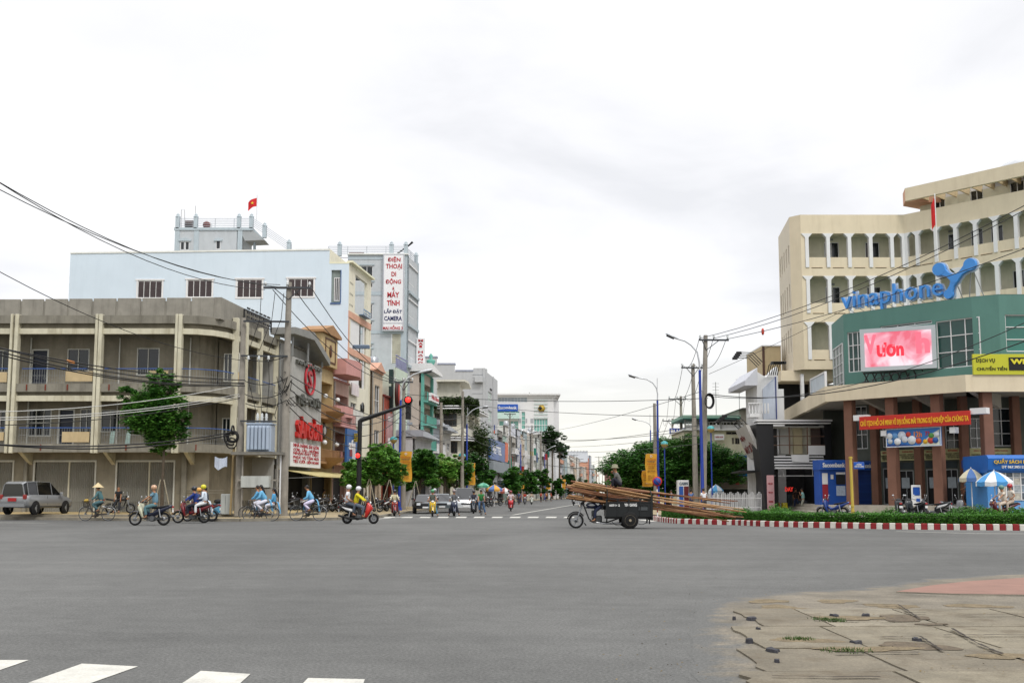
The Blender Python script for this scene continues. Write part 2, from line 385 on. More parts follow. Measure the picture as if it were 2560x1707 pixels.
isl=[(1636,1300),(1650,1303.5),(1698,1308.5),(1783,1311),(1840,1312),(1900,1315),(2030,1318.5),(2207,1322),(2380,1324),(2560,1325.5),(2900,1327)]
fr=[Vector(G(*p))for p in isl]
bk=[Vector((p[0]*1.0+1.2,p[1]+3.6,0))for p in fr[::-1]]
SOIL=mat('#5b4f3c',.95,var=.3,scale=2,fine=.2)
slab('island_soil',[(p[0],p[1])for p in fr+bk],-.02,.17,SOIL,KERB)
RED=mat('#8e1c22',.7,var=.2,scale=4,streak=.2);WHT=mat('#d9d5cc',.8,var=.15,scale=4,streak=.3,dirt='#6d675b')
L=[0]
for i in range(len(fr)-1):L.append(L[-1]+(fr[i+1]-fr[i]).length)
def along(s):
 for i in range(len(fr)-1):
  if s<=L[i+1]:t=(s-L[i])/(L[i+1]-L[i]);return fr[i].lerp(fr[i+1],t),(fr[i+1]-fr[i]).normalized()
 return fr[-1],(fr[-1]-fr[-2]).normalized()
isk=thing('painted_kerb','curved kerb of alternating red and white blocks along the hedge island','kerb',(0,0,0))
bm_=M().bevbox(-.118,-.1,-.02,.118,.1,.25,.02);meR=bm_.mesh('kerb_block',RED);meW=bm_.mesh('kerb_block',WHT)
s_=.12;k_=0
while s_<L[-1]-.2:
 p,t=along(s_);o=obj('kerb_block',meW if k_%2 else meR,isk,p+Vector((random.uniform(-.008,.008),random.uniform(-.012,.012),random.uniform(-.012,.004))),math.atan2(t.y,t.x)+random.uniform(-.03,.03));s_+=.245;k_+=1
PAV2=mat('#9c968a',.95,var=.2,scale=.8,fine=.15)
slab('forecourt',[(9.5,66),(24,54),(26,52),(60,46),(120,46),(120,110),(16,110)],-.02,.15,PAV2,KERB)
slab('pavement',[(7.6,84),(9.5,66),(18,66),(22,110),(72,500),(60,500)],-.02,.13,PAVE,KERB)
zf=.035
DIRT=mat('#756b59',.95,var=.4,scale=1.3,fine=.35,bump=.4,streak=.5,dirt='#77756f')
base=[G(x,y,zf-.03)for x,y in((1806,1522),(1870,1497),(2000,1484),(2130,1477),(2250,1466),(2330,1450),(2560,1436),(3200,1410),(3200,1900),(1885,1900),(1862,1707),(1832,1640),(1812,1580))]
base=base[:9]+[G(2560,1436,zf-.03)]+base[10:]if 0 else base
def verge_mat():
 m=bpy.data.materials.new('dusty_verge');m.use_nodes=True;nt=m.node_tree;n=nt.nodes;l=nt.links;b=n['Principled BSDF'];b.inputs['Roughness'].default_value=.95
 g=n.new('ShaderNodeNewGeometry');at_=n.new('ShaderNodeAttribute');at_.attribute_name='blend'
 def nz(sc,det):t=n.new('ShaderNodeTexNoise');t.inputs['Scale'].default_value=sc;t.inputs['Detail'].default_value=det;t.inputs['Roughness'].default_value=.65;l.new(g.outputs['Position'],t.inputs[0]);return t.outputs[0]
 def mr(o,a,c,e,f):r=n.new('ShaderNodeMapRange');r.inputs[1].default_value=a;r.inputs[2].default_value=c;r.inputs[3].default_value=e;r.inputs[4].default_value=f;l.new(o,r.inputs[0]);return r.outputs[0]
 ad=n.new('ShaderNodeMath');ad.operation='ADD';l.new(at_.outputs['Fac'],ad.inputs[0]);l.new(mr(nz(2.6,7),.3,.7,-.42,.42),ad.inputs[1])
 mx=n.new('ShaderNodeMix');mx.data_type='RGBA';l.new(mr(ad.outputs[0],.25,.75,0,1),mx.inputs[0]);mx.inputs[6].default_value=(.092,.092,.087,1)
 m2=n.new('ShaderNodeMix');m2 .data_type='RGBA';l.new(mr(nz(1.1,6),.35,.65,0,1),m2 .inputs[0]);m2 .inputs[6].default_value=(.105,.092,.07,1);m2 .inputs[7].default_value=(.19,.165,.125,1);l.new(m2 .outputs[2],mx.inputs[7])
 sc=n.new('ShaderNodeVectorMath');sc.operation='SCALE';l.new(mx.outputs[2],sc.inputs[0]);l.new(mr(nz(38,3),.3,.7,.65,1.35),sc.inputs['Scale']);l.new(sc.outputs[0],b.inputs['Base Color'])
 bp=n.new('ShaderNodeBump');bp.inputs['Strength'].default_value=.4;bp.inputs['Distance'].default_value=.01;l.new(nz(30,4),bp.inputs['Height']);l.new(bp.outputs[0],b.inputs['Normal']);return m
bb2=[]
for i in range(len(base)):
 a,c=base[i],base[(i+1)%len(base)];m_=8 if(c-a).length<9 else 1
 for k in range(m_):f=k/m_;q_=a.lerp(c,f);bb2 .append(Vector((q_.x,q_.y,0))+(Vector((.03*math.sin(k*1.1+i*2),.06*math.sin(k*.9+i*3),0))if m_>1 else Vector((0,0,0))))
cen=Vector((6.5,8.5,0));nb_=len(bb2);q=M()
inn_=[(p+(cen-p).normalized()*.30).to_tuple()[:2]+(zf-.012,)for p in bb2];out_=[(p+(p-cen).normalized()*.38).to_tuple()[:2]+(.002,)for p in bb2]
q.add(inn_+out_,[tuple(range(nb_))]+[(i,i+nb_,(i+1)%nb_+nb_,(i+1)%nb_)for i in range(nb_)])
vg=struct(q.build('dirt_verge',verge_mat()));ca=vg.data.attributes.new('blend','FLOAT','POINT')
for i in range(2*nb_):ca.data[i].value=1.0 if i<nb_ else 0.0
CSL=[mat(h,.9,var=.28,scale=1.6,fine=.22,bump=.35,streak=.85,dirt='#5f5340')for h in('#857d6b','#7f7766','#8a8271','#7a7262')]
fp=thing('slab_pavement','broken pavement of large worn concrete slabs in the right foreground','pavement')
rng=random.Random(5)
def ragged(x0,y0,x1,y1,rag):
 pts=[]
 def edge(a,b,n,amp,end=False):
  for i in range(n):t=i/n;p=a.lerp(b,t);pts.append(p+Vector((rng.uniform(-amp,amp),rng.uniform(-amp,amp),0)))
 A,B,C,D=Vector((x0,y0,0)),Vector((x1,y0,0)),Vector((x1,y1,0)),Vector((x0,y1,0))
 edge(A,B,5,.01);edge(B,C,4,.01);edge(C,D,5,.01);edge(D,A,6 if rag else 4,rag or.01)
 return pts
ys=[3.4,4.6,5.7,6.7,7.65,8.55,9.8,11.4,13.15]
for r in range(len(ys)-1):
 y0,y1=ys[r],ys[r+1];ym=(y0+y1)/2
 xl=G(1830 if ym>9.4 else(1850 if ym>8 else 1880),1234+1.39*2600/ym,zf).x
 xcs=[xl+rng.uniform(-.06,.08)];g0=5.55-(13.2-ym)*.10
 grid=[g0-3.2+1.22*k for k in range(9)]
 xs_=[xcs[0]]+[g for g in grid if g>xcs[0]+.5]
 for i in range(len(xs_)-1):
  if ym>12.3 and xs_[i]<4.5:continue
  a,b=xs_[i]+.02,xs_[i+1]-.02;h=zf+rng.uniform(-.004,.004)
  pts=ragged(a,y0+.015,b,y1-.015,.05 if i==0 else 0)
  n=len(pts);q=M();tl=rng.uniform(-.002,.002);cx=(a+b)/2
  top=[(p.x,p.y,h+(p.x-cx)*tl)for p in pts]
  q.add(top,[tuple(range(n))]);q.add(top+[(p[0],p[1],-.02)for p in top],[(j,j+n,(j+1)%n+n,(j+1)%n)for j in range(n)])
  q.build('slab',CSL[rng.randrange(4)],fp)
pk=[G(x,y,zf)for x,y in((2240,1479),(2330,1463),(2420,1453),(2560,1444),(3100,1418),(3100,1494),(2560,1487),(2400,1485))]
PINK=mat('#916f62',.85,var=.14,scale=2.5,fine=.12)
slab('pink_paving',[(p[0],p[1])for p in pk],-.02,zf+.008,PINK,KERB)
STONE=mat('#3b3b40',.9,var=.3,scale=6,fine=.3)
SLB=['larger one near the upper left edge','small one just under the larger left one','middle one by the ragged left edge','largest one, lower left','smallest one below the largest','one at the ragged left tip of the slabs','one beside the upper weed tuft','one in the upper hollow','one between the two weed tufts','one in the right hand hollow']
for x,y,s in((1880,1547,.11),(1895,1573,.05),(1873,1602,.07),(1933,1627,.12),(1944,1654,.045),(1835,1545,.04),(2085,1540,.09),(2165,1539,.10),(2140,1607,.10),(2290,1600,.08)):
 p=G(x,y,zf);b=M();n=9;s*=.6;off=[rng.uniform(.6,1.2)for _ in range(n)]
 top=[(math.cos(2*math.pi*i/n)*s*off[i]*.8,math.sin(2*math.pi*i/n)*s*off[i]*1.3,.018+rng.uniform(0,.012))for i in range(n)]
 bot=[(q[0]*1.25,q[1]*1.25,-.02)for q in top]
 b.add(top+bot,[tuple(range(n))]+[(j,j+n,(j+1)%n+n,(j+1)%n)for j in range(n)])
 o=b.build('stone',STONE,None,(p.x,p.y,zf));tag(o,'dark broken stone on the foreground slabs, '+SLB.pop(0),'stone','stones on the foreground slabs')
def patch(x,y,rx,ry,m,z,name='dirt_patch'):
 p=G(x,y,zf);n=44;pts=[]
 f1,f2,f3=rng.uniform(0,6),rng.uniform(0,6),rng.uniform(0,6)
 for i in range(n):a=2*math.pi*i/n;k=.85+.16*math.sin(2*a+f1)+.12*math.sin(3*a+f2)+.07*math.sin(7*a+f3);pts.append((p.x+math.cos(a)*rx*k,p.y+math.sin(a)*ry*k,(zf+.3*z if y>1520 else zf-.009)))
 struct(M().add(pts,[tuple(range(n))]).build(name,m))
D2=mat('#7b6d54',.95,var=.35,scale=7,fine=.35,bump=.5);D3=mat('#665a49',.95,var=.35,scale=9,fine=.35)
for x,y,rx,ry,m in((1960,1517,.32,.42,D2),(2090,1500,.3,.3,D2),(2230,1512,.4,.3,D2),(2120,1545,.55,.22,D2),(2260,1545,.35,.35,D3),(2010,1600,.35,.22,D2),(2170,1622,.5,.2,D2),(2290,1615,.38,.3,D3),(2440,1512,.5,.25,D2),(2500,1640,.3,.2,D2),(1920,1500,.3,.3,D2),(2330,1560,.2,.1,D3)):
 patch(x,y,rx,ry,m,.016+rng.uniform(0,.002))
JT=mat('#3a332b',.95)
for pts in([(2140,1514),(2245,1513),(2300,1550)],[(2200,1596),(2300,1594),(2355,1630)],[(2240,1536),(2315,1534)],[(2388,1541),(2545,1540)],[(2360,1591),(2560,1590)],[(1930,1694),(2080,1697),(2200,1696)],[(2035,1554),(2240,1555)],[(2380,1574),(2440,1610),(2508,1640)],[(2250,1486),(2400,1487),(2560,1488)],[(2090,1636),(2300,1635)]):
 b=M()
 for i in range(len(pts)-1):
  a,c=G(*pts[i],zf),G(*pts[i+1],zf);k=max(4,int((c-a).length/.08));q=[a.lerp(c,j/k)+Vector((0,rng.uniform(-.012,.012),.021))for j in range(k+1)]
  for j in range(k):n=(q[j+1]-q[j]).normalized().cross(Vector((0,0,1)))*rng.uniform(.006,.02);b.add([q[j]-n,q[j+1]-n,q[j+1]+n,q[j]+n],[(0,1,2,3)])
 struct(b.build('open_joint',JT))
GR1=leafmat('#46602a',.8)
for x,y,k in((2065,1549,.22),(1998,1598,.16),(2118,1627,.24),(2090,1552,.12)):
 p=G(x,y,zf);b=M()
 for i in range(170):
  a=rng.uniform(0,6.28);r=k*rng.random();bx,by=p.x+math.cos(a)*r,p.y+math.sin(a)*r*.7;h=rng.uniform(.01,.04);w=.005;t=rng.uniform(-.03,.03)
  b.add([(bx-w,by,zf),(bx+w,by,zf),(bx+t,by+t,zf+h)],[(0,1,2)])
 tag(stuff(b.build('grass',GR1)),'small tuft of green weeds growing in a gap of the slabs','grass','weeds in the slab gaps')
lt_=random.Random(15);q=M()
for _ in range(260):
 x,y=lt_.uniform(1500,2560),lt_.uniform(1440,1700);p=G(x,y,0);on=p.x>3.2 and p.y<13;z=zf+.012 if on else.006;s=lt_.uniform(.006,.02);a=lt_.uniform(0,6.28);u=Vector((math.cos(a)*s,math.sin(a)*s,lt_.uniform(0,.006)));v=Vector((-math.sin(a)*s*.5,math.cos(a)*s*.5,.002));c=Vector((p.x,p.y,z));q.add([c-u,c+v,c+u,c-v],[(0,1,2,3)])
tag(stuff(q.build('litter',mat('#7a6a4a',.9,var=.5,scale=9))),'dry leaves and grit scattered at the foreground pavement edge','litter')
gf=FF(66.0,-36.0)
def gx(px,py=1000,yl=0):return gf.x(px,py,yl)
def gz(py,px=250,yl=0):return gf.z(px,py,yl)
GC=mat('#8c887c',.92,var=.22,scale=1.2,fine=.1,bump=.3,streak=.55,dirt='#4a443a')
GB=mat('#d4cfb8',.85,var=.14,scale=1.5,streak=.5,dirt='#8a7d5c')
GW=mat('#948d7c',.92,var=.22,scale=.9,streak=.45,dirt='#5d5340',fine=.08)
GPAR=mat('#98948a',.92,var=.22,scale=1,streak=.4,dirt='#57534a',fine=.08)
SHUT=mat('#939188',.6,var=.12,scale=1.2,streak=.35,dirt='#6a6250',metal=.1)
BLUEP=mat('#3a62a8',.5);GREYP=mat('#8b8d8c',.5);REDST=mat('#7b3a2a',.9)
grey=fthing(gf,'corner_building','long grey weathered concrete corner building with two balcony floors and shutters','building')
X0,X1=-9.0,gx(454,800)
def wl(x,y):return(x+36.0,y-66.0)
cor=[(X1,0)]+[wl(*p)for p in((-20.2,66.2),(-19.3,66.8),(-18.7,67.7),(-18.35,68.9),(-18.1,70.4),(-17.35,76.6))]
def inset(path,d):
 out=[]
 for i,p in enumerate(path):
  a=Vector(path[max(0,i-1)]);b=Vector(path[min(len(path)-1,i+1)]);t=(b-a).normalized();n=Vector((-t.y,t.x));out.append((p[0]+n.x*d,p[1]+n.y*d))
 return out
full=[(X0,0)]+cor
def band(name,path,z0,z1,y0,y1,m,mi=0):
 a=inset(path,y0);c=inset(path,y1);n=len(path);b=M()
 vs=[(p[0],p[1],z0)for p in a]+[(p[0],p[1],z0)for p in c]+[(p[0],p[1],z1)for p in a]+[(p[0],p[1],z1)for p in c]
 fs=[]
 for i in range(n-1):fs+=[(i,i+1,2*n+i+1,2*n+i),(n+i+1,n+i,3*n+i,3*n+i+1),(2*n+i,2*n+i+1,3*n+i+1,3*n+i),(i+1,i,n+i,n+i+1)]
 fs+=[(0,2*n,3*n,n),(n-1,2*n-1,4*n-1,3*n-1)]
 b.add(vs,fs);return b.build(name,m,grey)
z={k:gz(v)for k,v in dict(roof=743,par0=788,fas0=808,beam1=820,beam0=834,op1b=959,s1b=979,w1a=988,w1b=1002,op2b=1109,s2b=1130,grd=1275).items()}
band('roof_slab',full,z['fas0'],z['par0'],0,3.2,GC)
band('roof_soffit',full,z['beam1']+.02,z['fas0']-.003,.35,3.2,GW)
band('beam',full,z['beam0'],z['beam1'],.1,.35,GB)
band('balcony_slab',full,z['s1b'],z['op1b'],0,2.0,GC)
band('soffit',full,z['w1a']+.02,z['s1b']-.003,.35,2.0,GW)
band('beam',full,z['w1b'],z['w1a'],.1,.35,GB)
band('balcony_slab',full,z['s2b'],z['op2b'],0,2.0,GC)
px_=[-80,-20,52,110,170,231,291,353,414,477,537]
for i in range(len(px_)-1):
 a,b=gx(px_[i],770,.8)+.06,gx(px_[i+1],770,.8)-.06
 M().bevbox(a,.8,z['par0']-.1,b,.95,gz(743+(5 if px_[i]<0 else 5*(1-px_[i]/540)),250,.8),.015).build('parapet_panel',GPAR,grey)
 M().box(a-.13,.86,z['par0']-.1,a-.004,.98,gz(752,250,.8)).build('parapet_post',GPAR,grey)
M().box(gx(537,770,.8)-.05,.8,z['par0']-.1,wl(-18.95,0)[0],.95,gz(743,250,.8)).build('parapet_panel',GPAR,grey)
sp=[wl(-18.93,66.8),wl(-18.55,70.4),wl(-17.9,75.9)]
for i in range(2):
 a,b=sp[i],sp[i+1];zt=gz(743,250,.8)
 q=M();q.prism([(a[0],a[1]),(b[0],b[1]),(b[0]-.15,b[1]),(a[0]-.15,a[1]+.02)],z['par0']-.1,zt,'xy');q.build('parapet_panel',GPAR,grey)
for(xt,xb)in((33,15),(44,28.5),(244,230.5),(253,241),(440,436),(450,444)):
 wd=.17 if xt in(33,244,440)else.23
 xa=gx((xt+xb)/2,950)
 M().bevbox(xa-wd/2,-.12,z['s2b']-.05,xa+wd/2,.36,z['par0']+.06,.02).build('pillar',GB,grey)
for p in((cor[4]),(cor[5]),cor[-1]):
 M().bevbox(p[0]-.32,p[1]-.18,z['s2b']-.05,p[0]+.06,p[1]+.2,z['par0']+.3,.02).build('pillar',GB,grey)
mid=Vector(cor[5]).lerp(Vector(cor[6]),.45);M().bevbox(mid.x-.32,mid.y-.15,z['s2b']-.05,mid.x+.06,mid.y+.15,z['par0']+.3,.02).build('pillar',GB,grey)
by=1.9
WF=mat('#d6d6cc',.6,var=.1,streak=.3,dirt='#8a8270')
def bw(zlo,zhi,items,name):
 hs=[(gx(a,(c+d)/2,by),gx(b,(c+d)/2,by),gf.z(a,d,by),gf.z(a,c,by))for a,b,c,d,k in items]
 q=M().holes(X0,X1+.6,zlo,zhi,by,hs,.14);q.build(name,GW,grey)
 for h,it in zip(hs,items):
  if it[4]=='door':
   w=M();w.box(h[0],by-.04,h[2],h[0]+.09,by+.05,h[3]);w.box(h[1]-.09,by-.04,h[2],h[1],by+.05,h[3]);w.box(h[0]+.09,by-.04,h[3]-.09,h[1]-.09,by+.05,h[3])
   o=w.build('door',WF,grey);M().box(h[0]+.09,by+.1,h[2],h[1]-.09,by+.13,h[3]-.09).build('door_leaf',mat('#2b3140',.5),o)
  else:window(grey,*h,by+.05,WF,GLASS,it[4],2 if it[4]>2 else 1,.05)
bw(z['op1b'],z['beam0']+.3,[(-12,24,875,932,2),(78,121,873,959,'door'),(168,223,872,929,2),(342,398,870,938,2)],'back_wall')
bw(z['op2b'],z['w1b']+.3,[(-12,14,1024,1080,2),(70,128,1022,1091,3),(145,186,1022,1109,'door'),(200,232,1022,1082,2),(252,300,1024,1080,2)],'back_wall')
cw=inset(cor,1.9);cw[0]=(X1+.6,by)
for zz,z1_ in((z['op1b'],z['beam0']+.3),(z['op2b'],z['w1b']+.3)):
 q=M()
 for i in range(len(cw)-1):q.quad((cw[i][0],cw[i][1],zz),(cw[i+1][0],cw[i+1][1],zz),(cw[i+1][0],cw[i+1][1],z1_),(cw[i][0],cw[i][1],z1_))
 q.build('back_wall',GW,grey)
 for(pa,pb)in((559,580),(583,601)):
  a=gx(pa,910,3.2);b=gx(pb,910,3.2);mz=zz+(.5 if pa==559 else 1.0)
  window(grey,a,b,mz,z1_-1.15,3.3-(.3 if pa>570 else 0),WF,GLASS,2,1)
for px0 in(76,240+58,475):
 a=gx(px0,900,by-.1);M().tube([(a,by-.08,z['op2b']),(a,by-.08,z['beam0'])],.05,8).build('drain_pipe',WF,grey)
def rail(path,z0,h,mtop):
 g=M()
 for i in range(len(path)-1):
  a,b=Vector((path[i][0],path[i][1],0)),Vector((path[i+1][0],path[i+1][1],0));k=max(2,int((b-a).length/.16))
  for f in(.55,.08):g.bar(a+Vector((0,0,z0+h*f)),b+Vector((0,0,z0+h*f)),.02)
  for j in range(k):
   p=a.lerp(b,j/k);g.bar(p+Vector((0,0,z0)),p+Vector((0,0,z0+h)),.016)
   if j%3==0:g.ring((p.x,p.y,z0+h*.38),.085,.009,'y',8,3)
 o=g.build('railing',GREYP,grey);t=M()
 for i in range(len(path)-1):t.tube([(path[i][0],path[i][1],z0+h),(path[i+1][0],path[i+1][1],z0+h)],.03,6)
 t.build('handrail',mtop,o)
for zz,h in((z['op1b'],.98),(z['op2b'],1.02)):
 for a,b in((X0,gx(30)-.3),(gx(38)+.3,gx(238)-.15),(gx(249)+.2,gx(438)-.2)):rail([(a,.12),(b,.12)],zz,h,BLUEP)
 rail(inset(cor,.12),zz,h,BLUEP)
BRD=mat('#c9b48c',.85,var=.12,streak=.3,dirt='#8a7450')
for a,b,c,d in((-30,17,930,955),(164,231,928,953),(372,420,927,938),(-30,9,1080,1101),(155,223,1079,1105),(595,612,930,952)):
 xa,xb=gx(a,(c+d)/2),gx(b,(c+d)/2);M().box(xa,-.02,gz(d),xb,.06,gz(c)).build('balcony_board',BRD,grey)
for a in(273,313):
 q=M();xa=gx(a,1095,.3);q.prism([(xa,z['op2b']+.02),(xa+.28,z['op2b']+.02),(xa+.36,z['op2b']+.82),(xa+.1,z['op2b']+.82)],.3,.36);o=q.build('glass_sheet',mat('#a9c4bc',.3));o.location=gf.w(0,0);tag(o,'pale green sheet leaning behind the balcony rail, %s of the two'%('left' if a==273 else 'right'),'panel')
for pxx,zz in((67,'op1b'),(114,'op1b'),(169,'op1b'),(273,'op1b'),(109,'op2b'),(321,'op2b'),(495,'op2b')):
 a=gx(pxx,970);M().box(a-.04,-.06,z[zz]-.42,a+.03,-.003,z[zz]-.05).build('rust_spout',REDST,grey)
gy=1.6;hs=[]
G0=.28
shut=[(-60,34),(82,240),(288,437)]
for a,b in shut:hs.append((gx(a,1200,gy),gx(b,1200,gy),G0,gf.z(100,1150,gy)))
M().holes(X0,X1+1.6,G0-.3,z['s2b'],gy,hs,.35).build('ground_floor_wall',GW,grey)
q=M();cg=inset(cor,1.75);cg[0]=(X1+1.6-1.0,gy)
for i in range(len(cg)-1):q.quad((cg[i][0],cg[i][1],G0-.3),(cg[i+1][0],cg[i+1][1],G0-.3),(cg[i+1][0],cg[i+1][1],z['s2b']),(cg[i][0],cg[i][1],z['s2b']))
q.build('ground_floor_wall',GW,grey)
slm=M();slm.prism([(0,0),(.045,.05),(.09,0)],0,1,'xy');
for h in hs:
 w=h[1]-h[0];hh=h[3]-h[2]
 fo=M();fo.box(h[0],gy-.03,h[2],h[0]+.1,gy+.1,h[3]);fo.box(h[1]-.1,gy-.03,h[2],h[1],gy+.1,h[3]);fo.box(h[0]+.1,gy-.03,h[3]-.12,h[1]-.1,gy+.1,h[3]);fr_=fo.build('shutter_frame',WF,grey)
 n=int((w-.2)/.12);me=None;q=M();q.add([(0,.06,0),(.06,0,0),(.12,.06,0),(0,.06,hh-.12),(.06,0,hh-.12),(.12,.06,hh-.12)],[(0,1,4,3),(1,2,5,4)]);me=q.mesh('shutter_slat',SHUT)
 for i in range(n):obj('shutter_slat',me,grey,(h[0]+.1+i*(w-.2)/n,gy+.12,h[2]))
 for f in(.5,.78,.2):
  M().box(h[0]+.1,gy+.105,h[2]+hh*f,h[1]-.1,gy+.118,h[2]+hh*f+.02).build('shutter_rail',SHUT,grey)
 c=h[0]+w*.56;M().box(c-.04,gy+.06,h[2],c+.05,gy+.12,h[3]-.12).build('shutter_post',GB,grey)
for px0,w in((67,.24),(262,.5),(462,.3)):
 a=gx(px0,1200,gy);
 if w<.45:M().bevbox(a-w/2,gy-.3,G0-.3,a+w/2,gy-.003,z['s2b'],.02).build('column',GC,grey)
for f in(1226,1232):M().box(gx(442,1230,gy),gy-.03,gf.z(300,f,gy),gx(560,1230,gy),gy-.004,gf.z(300,f-1.5,gy)).build('wall_line',GC,grey)
for pxx in(60,270,470):
 a=gx(pxx,1135,.6);q=M();q.prism([(0,z['s2b']),(gy,z['s2b']),(gy,z['s2b']-.75)],a-.12,a+.12,'yz');q.build('bracket',GB,grey)
M().box(X0-10,by+.16+1.6,-.1,X1+1.2,12.5,z['par0']-.02).build('core',GW,grey)
q=M();q.prism([(X1+1.2,4.2),(cw[4][0]-.1,cw[4][1]),(cw[-1][0]-.05,cw[-1][1]),(cw[-1][0]-.05,12.5),(X1+1.2,12.5)],-.1,z['par0']-.02,'xy');q.build('core',GW,grey)
band('balcony_floor',full,z['op1b']-.15,z['op1b']-.02,1.6,4.2,GC);band('balcony_floor',full,z['op2b']-.15,z['op2b']-.02,1.6,4.2,GC)
band('upper_ceiling',full,z['beam1']+.05,z['beam1']+.12,1.6,4.2,GW);band('upper_ceiling',full,z['w1a']+.05,z['w1a']+.12,1.6,4.2,GW)
q=M();A=Vector(wl(-18.3,70.2));B=Vector(wl(-17.6,75.2));zt=gz(776,620,5);
fx=Fr(-18.3,70.2,math.atan2(5.0,.7))
t=thing('roof_grille','black steel grille frame standing on the parapet beside the tall power poles','grille',fx.w(0,0),fx.rz)
za=fx.z(622,808,0);zb=fx.z(622,778,0);q.bar((0,0,za),(0,0,zb),.09);q.bar((0,0,zb),(5,0,zb),.09);q.bar((5,0,za),(5,0,zb),.09);q.bar((0,0,za+.2),(5,0,za+.2),.05)
q.build('frame',BLACK,t)
q=M()
for i in range(6):
 for j in range(3):q.box(.5+i*.75,-.03,za+.35+j*.3,1.0+i*.75,.03,za+.47+j*.3)
q.build('louvre',BLACK,t)
def Yof(px,off=XF):return off/((px-1280)/F*math.cos(PT)-KS)
LB=mat('#cbd9e4',.85,var=.05,scale=.25,streak=.10,dirt='#9fb0bc',k=.92)
LBT=mat('#eef0ea',.8,var=.08,streak=.15,dirt='#9aa39a')
CRM=mat('#ebe6d2',.85,var=.08,streak=.25,dirt='#9c9480')
PEACH=mat('#dcab92',.8,var=.1,streak=.2,dirt='#9c6850')
WINF=mat('#ececec',.6,var=.06);SHUTB=mat('#4c4244',.7,var=.2)
YB=95.3
bf=FF(YB,P(160,1000,YB).x)
blue=fthing(bf,'pale_blue_building','large pale blue building with a blank side wall, shuttered windows and peach banded street front','building')
xl,xm,xr=0,bf.x(824,640),bf.x(869,900)
zt0,zt1,zlow=bf.z(160,631),bf.z(824,622),bf.z(869,659)
wins=[(345,406,702,745),(469,531,700,743),(593,656,699,744),(721,785,697,742)]
hs=[(bf.x(a,c),bf.x(b,c),bf.z(a,d),bf.z(a,c))for a,b,c,d in wins]
lg=(bf.x(828,720),bf.x(851,720),bf.z(828,757),bf.z(828,675))
q=M().holes(xl,xr,0,zlow,0,hs+[lg],.2)
q.add([(xl,0,zlow),(xm,0,zlow),(xm,0,zt1),(xl,0,zt0)],[(0,1,2,3)])
q.build('side_wall',LB,blue)
SL=8.0/math.cos(math.atan(KS))
def bx(y):return xr+KS*y
q=M();q.prism([(xl+.01,.23),(xm,.23),(xm+KS*8,8.2),(xl+.01,12)],0,zt0-.05,'xy');q.prism([(xm-.4,.23),(xr-1.6,.23),(bx(8)-1.6,8.2),(xm-.4,8.2)],0,zlow-.3,'xy');q.build('core',LB,blue)
q=M();q.add([(xl,-.06,zt0),(xm,-.06,zt1),(xm,.25,zt1),(xl,.25,zt0),(xl,-.06,zt0-.14),(xm,-.06,zt1-.14),(xm,.25,zt1-.14),(xl,.25,zt0-.14)],[(3,2,1,0),(4,5,6,7),(0,1,5,4),(1,2,6,5),(2,3,7,6),(3,0,4,7)]);q.build('coping',LBT,blue)
for h in hs:
 o=window(blue,*h,.06,WINF,DARK,4,1,.06)
 for i in range(4):
  w=(h[1]-h[0]-.12)/4;a=h[0]+.06+i*w+.05;s=M()
  s.box(a,.0,h[2]+.07,a+w-.1,.03,h[3]-.07)
  for k in range(9):zz=h[2]+.1+k*(h[3]-h[2]-.2)/9;s.box(a+.04,-.02,zz,a+w-.14,-.001,zz+.05)
  s.build('shutter',SHUTB,o)
 M().box(h[0]-.22,-.08,h[3]+.04,h[1]+.22,-.003,h[3]+.16).build('head_moulding',WINF,o)
 M().box(h[0]-.12,-.05,h[2]-.1,h[0]-.01,-.003,h[3]+.038).box(h[1]+.01,-.05,h[2]-.1,h[1]+.12,-.003,h[3]+.038).box(h[0]-.008,-.05,h[2]-.1,h[1]+.008,-.003,h[2]-.005).build('surround',WINF,o)
M().box(lg[0],.21,lg[2],lg[1],.22,lg[3]).build('recess_back',mat('#8e9a96',.8,var=.3),blue)
window(blue,lg[0]+.25,lg[1]-.05,lg[2]+.2,lg[3]-.7,.17,WINF,GLASS,3,1);M().box(lg[0]-.06,-.08,lg[2]-.12,lg[1]+.05,-.002,lg[2]).box(lg[1],-.05,lg[2],lg[1]+.07,-.002,lg[3]).build('sill',mat('#3f5f93'),blue)
ff=Fr(*bf.w(xr,0)[:2],RS)
CR2=mat('#f0eed0',.8,var=.06)
M().box(xm,-.02,zlow,xr+.02,.18,zlow+.16).build('moulding',CR2,blue)
fs=Fr(*bf.w(xm,0.0)[:2],RS);pr=fthing(fs,'x','tmp roof setback','x');bpy.data.objects.remove(pr)
ub=M();a=[bf.w(xm+.004,.24),bf.w(xm+KS*8,8.2)]
def loc(fr,v):wx,wy=v[0]-fr.o[0],v[1]-fr.o[1];return(wx*fr.c+wy*fr.s,-wx*fr.s+wy*fr.c)
q=M();q.add([(xm+.003,0,zlow),(xm+KS*8.2,8.2,zlow),(xm+KS*8.2,8.2,zt1-.1),(xm+.003,0,zt1)],[(0,1,2,3)]);q.build('upper_wall',CRM,blue)
def sub(fr,par,name):o=bpy.data.objects.new(name,None);return o
def child(m_,name,mt,par,fr,pfr):
 out=[]
 for v in m_.v:w_=fr.w(v[0],v[1],v[2]);a,b=loc(pfr,w_);out.append((a,b,v[2]))
 m_.v=out;return m_.build(name,mt,par)
